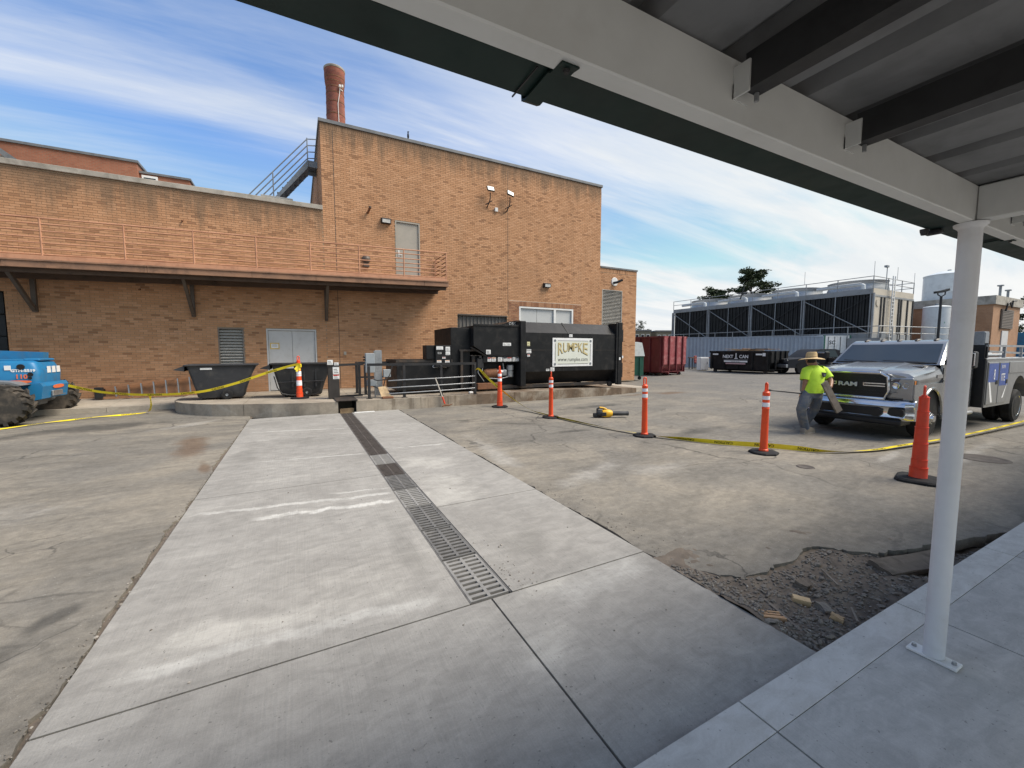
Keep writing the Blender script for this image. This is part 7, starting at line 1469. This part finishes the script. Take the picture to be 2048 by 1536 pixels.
# head, hair, hat
b = B(); b.lathe([(.01, -.115), (.045, -.105), (.066, -.07), (.077, -.02), (.080, .03), (.074, .075), (.045, .105), (.01, .115)], (.075, .125, 1.425), n=20); hdm = wb_(b, 'head', M['skin'])
b = B(); b.lathe([(.01, .118), (.05, .108), (.078, .075), (.0835, .03), (.081, -.02), (.074, -.055), (.06, -.06)], (.078, .117, 1.428), n=20); wb_(b, 'hair', M['hair'], hdm)
for s in (-1, 1): b = B(); b.lathe([(.004, -.008), (.016, -.008), (.02, 0), (.012, .01)], (.075+s*.082, .12, 1.42), 'x', 10); wb_(b, 'ear', M['skin'], hdm)
b = B(); b.bar((.055, .200, 1.43), (.05, .222, 1.405), .02, .03); b.bar((.03, .198, 1.375), (.085, .200, 1.375), .012, .008); wb_(b, 'nose_mouth', M['skin'], hdm)
for s in (-1, 1): b = B(); b.lathe([(.002, 0), (.011, .003), (.008, .008)], (.055+s*.03, .198, 1.437), 'y', 8); wb_(b, 'eye', M['sticker'], hdm)
hat = thing('straw_hat', 'wide straw hat on the worker\'s head', 'hat', (8.72, 4.28, 0), R(62.35-90))
def hring(r, z, wob=0): return [(.078+r*cos(a)*1.02, .122+r*sin(a), 1.455+z+.10*r*cos(a-2.6)*-.55+wob*sin(2*a)) for a in [2*pi*i/28 for i in range(28)]]
b = B(); b.loft([hring(.215, -.012, .012), hring(.16, .006, .006), hring(.105, .012), hring(.093, .03), hring(.088, .09), hring(.075, .125), hring(.045, .128), hring(.01, .118)], caps=False); b.loft([hring(.2155, -.018, .012), hring(.16, .000, .006), hring(.10, .006)], caps=False); b.build('crown_brim', M['straw'], hat, world=False, fix=False, angle=60)
b = B(); b.loft([hring(.0965, .014), hring(.0955, .04)], caps=False); b.build('hat_band', M['wood'], hat, world=False, fix=False)
# gloved hands: palm and five fingers
def hand(palm, d, up, out, m, curl=.9):
    palm, d, up, out = Vector(palm), Vector(d).normalized(), Vector(up).normalized(), Vector(out).normalized()
    b = B(); b.loft([[tuple(palm+d*t+up*(.034*w*u)+out*(.014*v_)) for u, v_ in ((-1, -.7), (0, -1), (1, -.7), (1, .7), (0, 1), (-1, .7))] for t, w in ((-.045, .7), (-.02, .95), (.02, 1.1), (.045, 1.05))]); h = wb_(b, 'glove', m)
    for i, L in enumerate((.060, .070, .066, .052)):
        q = palm+d*.042+up*(.027-.018*i); d2 = (d*cos(curl*.6)+out*sin(curl*.6)).normalized(); d3 = (d*cos(curl*1.5)+out*sin(curl*1.5)).normalized()
        b = B(); b.tube([tuple(q), tuple(q+d*L*.3), tuple(q+d*L*.3+d2*L*.4), tuple(q+d*L*.3+d2*L*.4+d3*L*.4)], [.0095, .0095, .009, .007], 8); wb_(b, 'finger', m, h)
    q = palm-d*.015+up*.034; b = B(); b.tube([tuple(q), tuple(q+up*.02+d*.022), tuple(q+up*.012+d*.045+out*.02)], [.0115, .0105, .008], 8); wb_(b, 'thumb', m, h)
hand((-.115, .035, .775), (-.05, .05, -1), (0, 1, 0), (1, .2, 0), M['glove'], .8)
hand((.185, -.228, .905), (-1, -.15, -.5), (.1, .2, 1), (.2, 1, -.1), M['glove'], 1.1)
b = B(); b.tube([(-.112, .03, .84), (-.114, .03, .80)], [.037, .035], 12); wb_(b, 'cuff', M['glove'])
# what he carries
pl = thing('plank', 'grey weathered plank held at the worker\'s side', 'plank', (8.72, 4.28, 0), R(62.35-90))
b = B(); b.bar((.06, -.262, 1.02), (.385, -.25, .47), .035, .125, (1, .15, .6)); b.build('board', M['old_wood'], pl, world=False)
po_ = thing('long_pole', 'long thin dark pole held out to the left in the worker\'s hand', 'pole', (8.72, 4.28, 0), R(62.35-90)); b = B(); b.tube([(-.78, .10, .845), (-.09, .02, .775), (.02, .0, .765)], .012, 8); b.build('shaft', M['dark_steel'], po_, world=False); b = B(); b.tube([(-.80, .102, .846), (-.70, .09, .838)], .017, 8); b.build('grip', M['rubber'], po_, world=False)
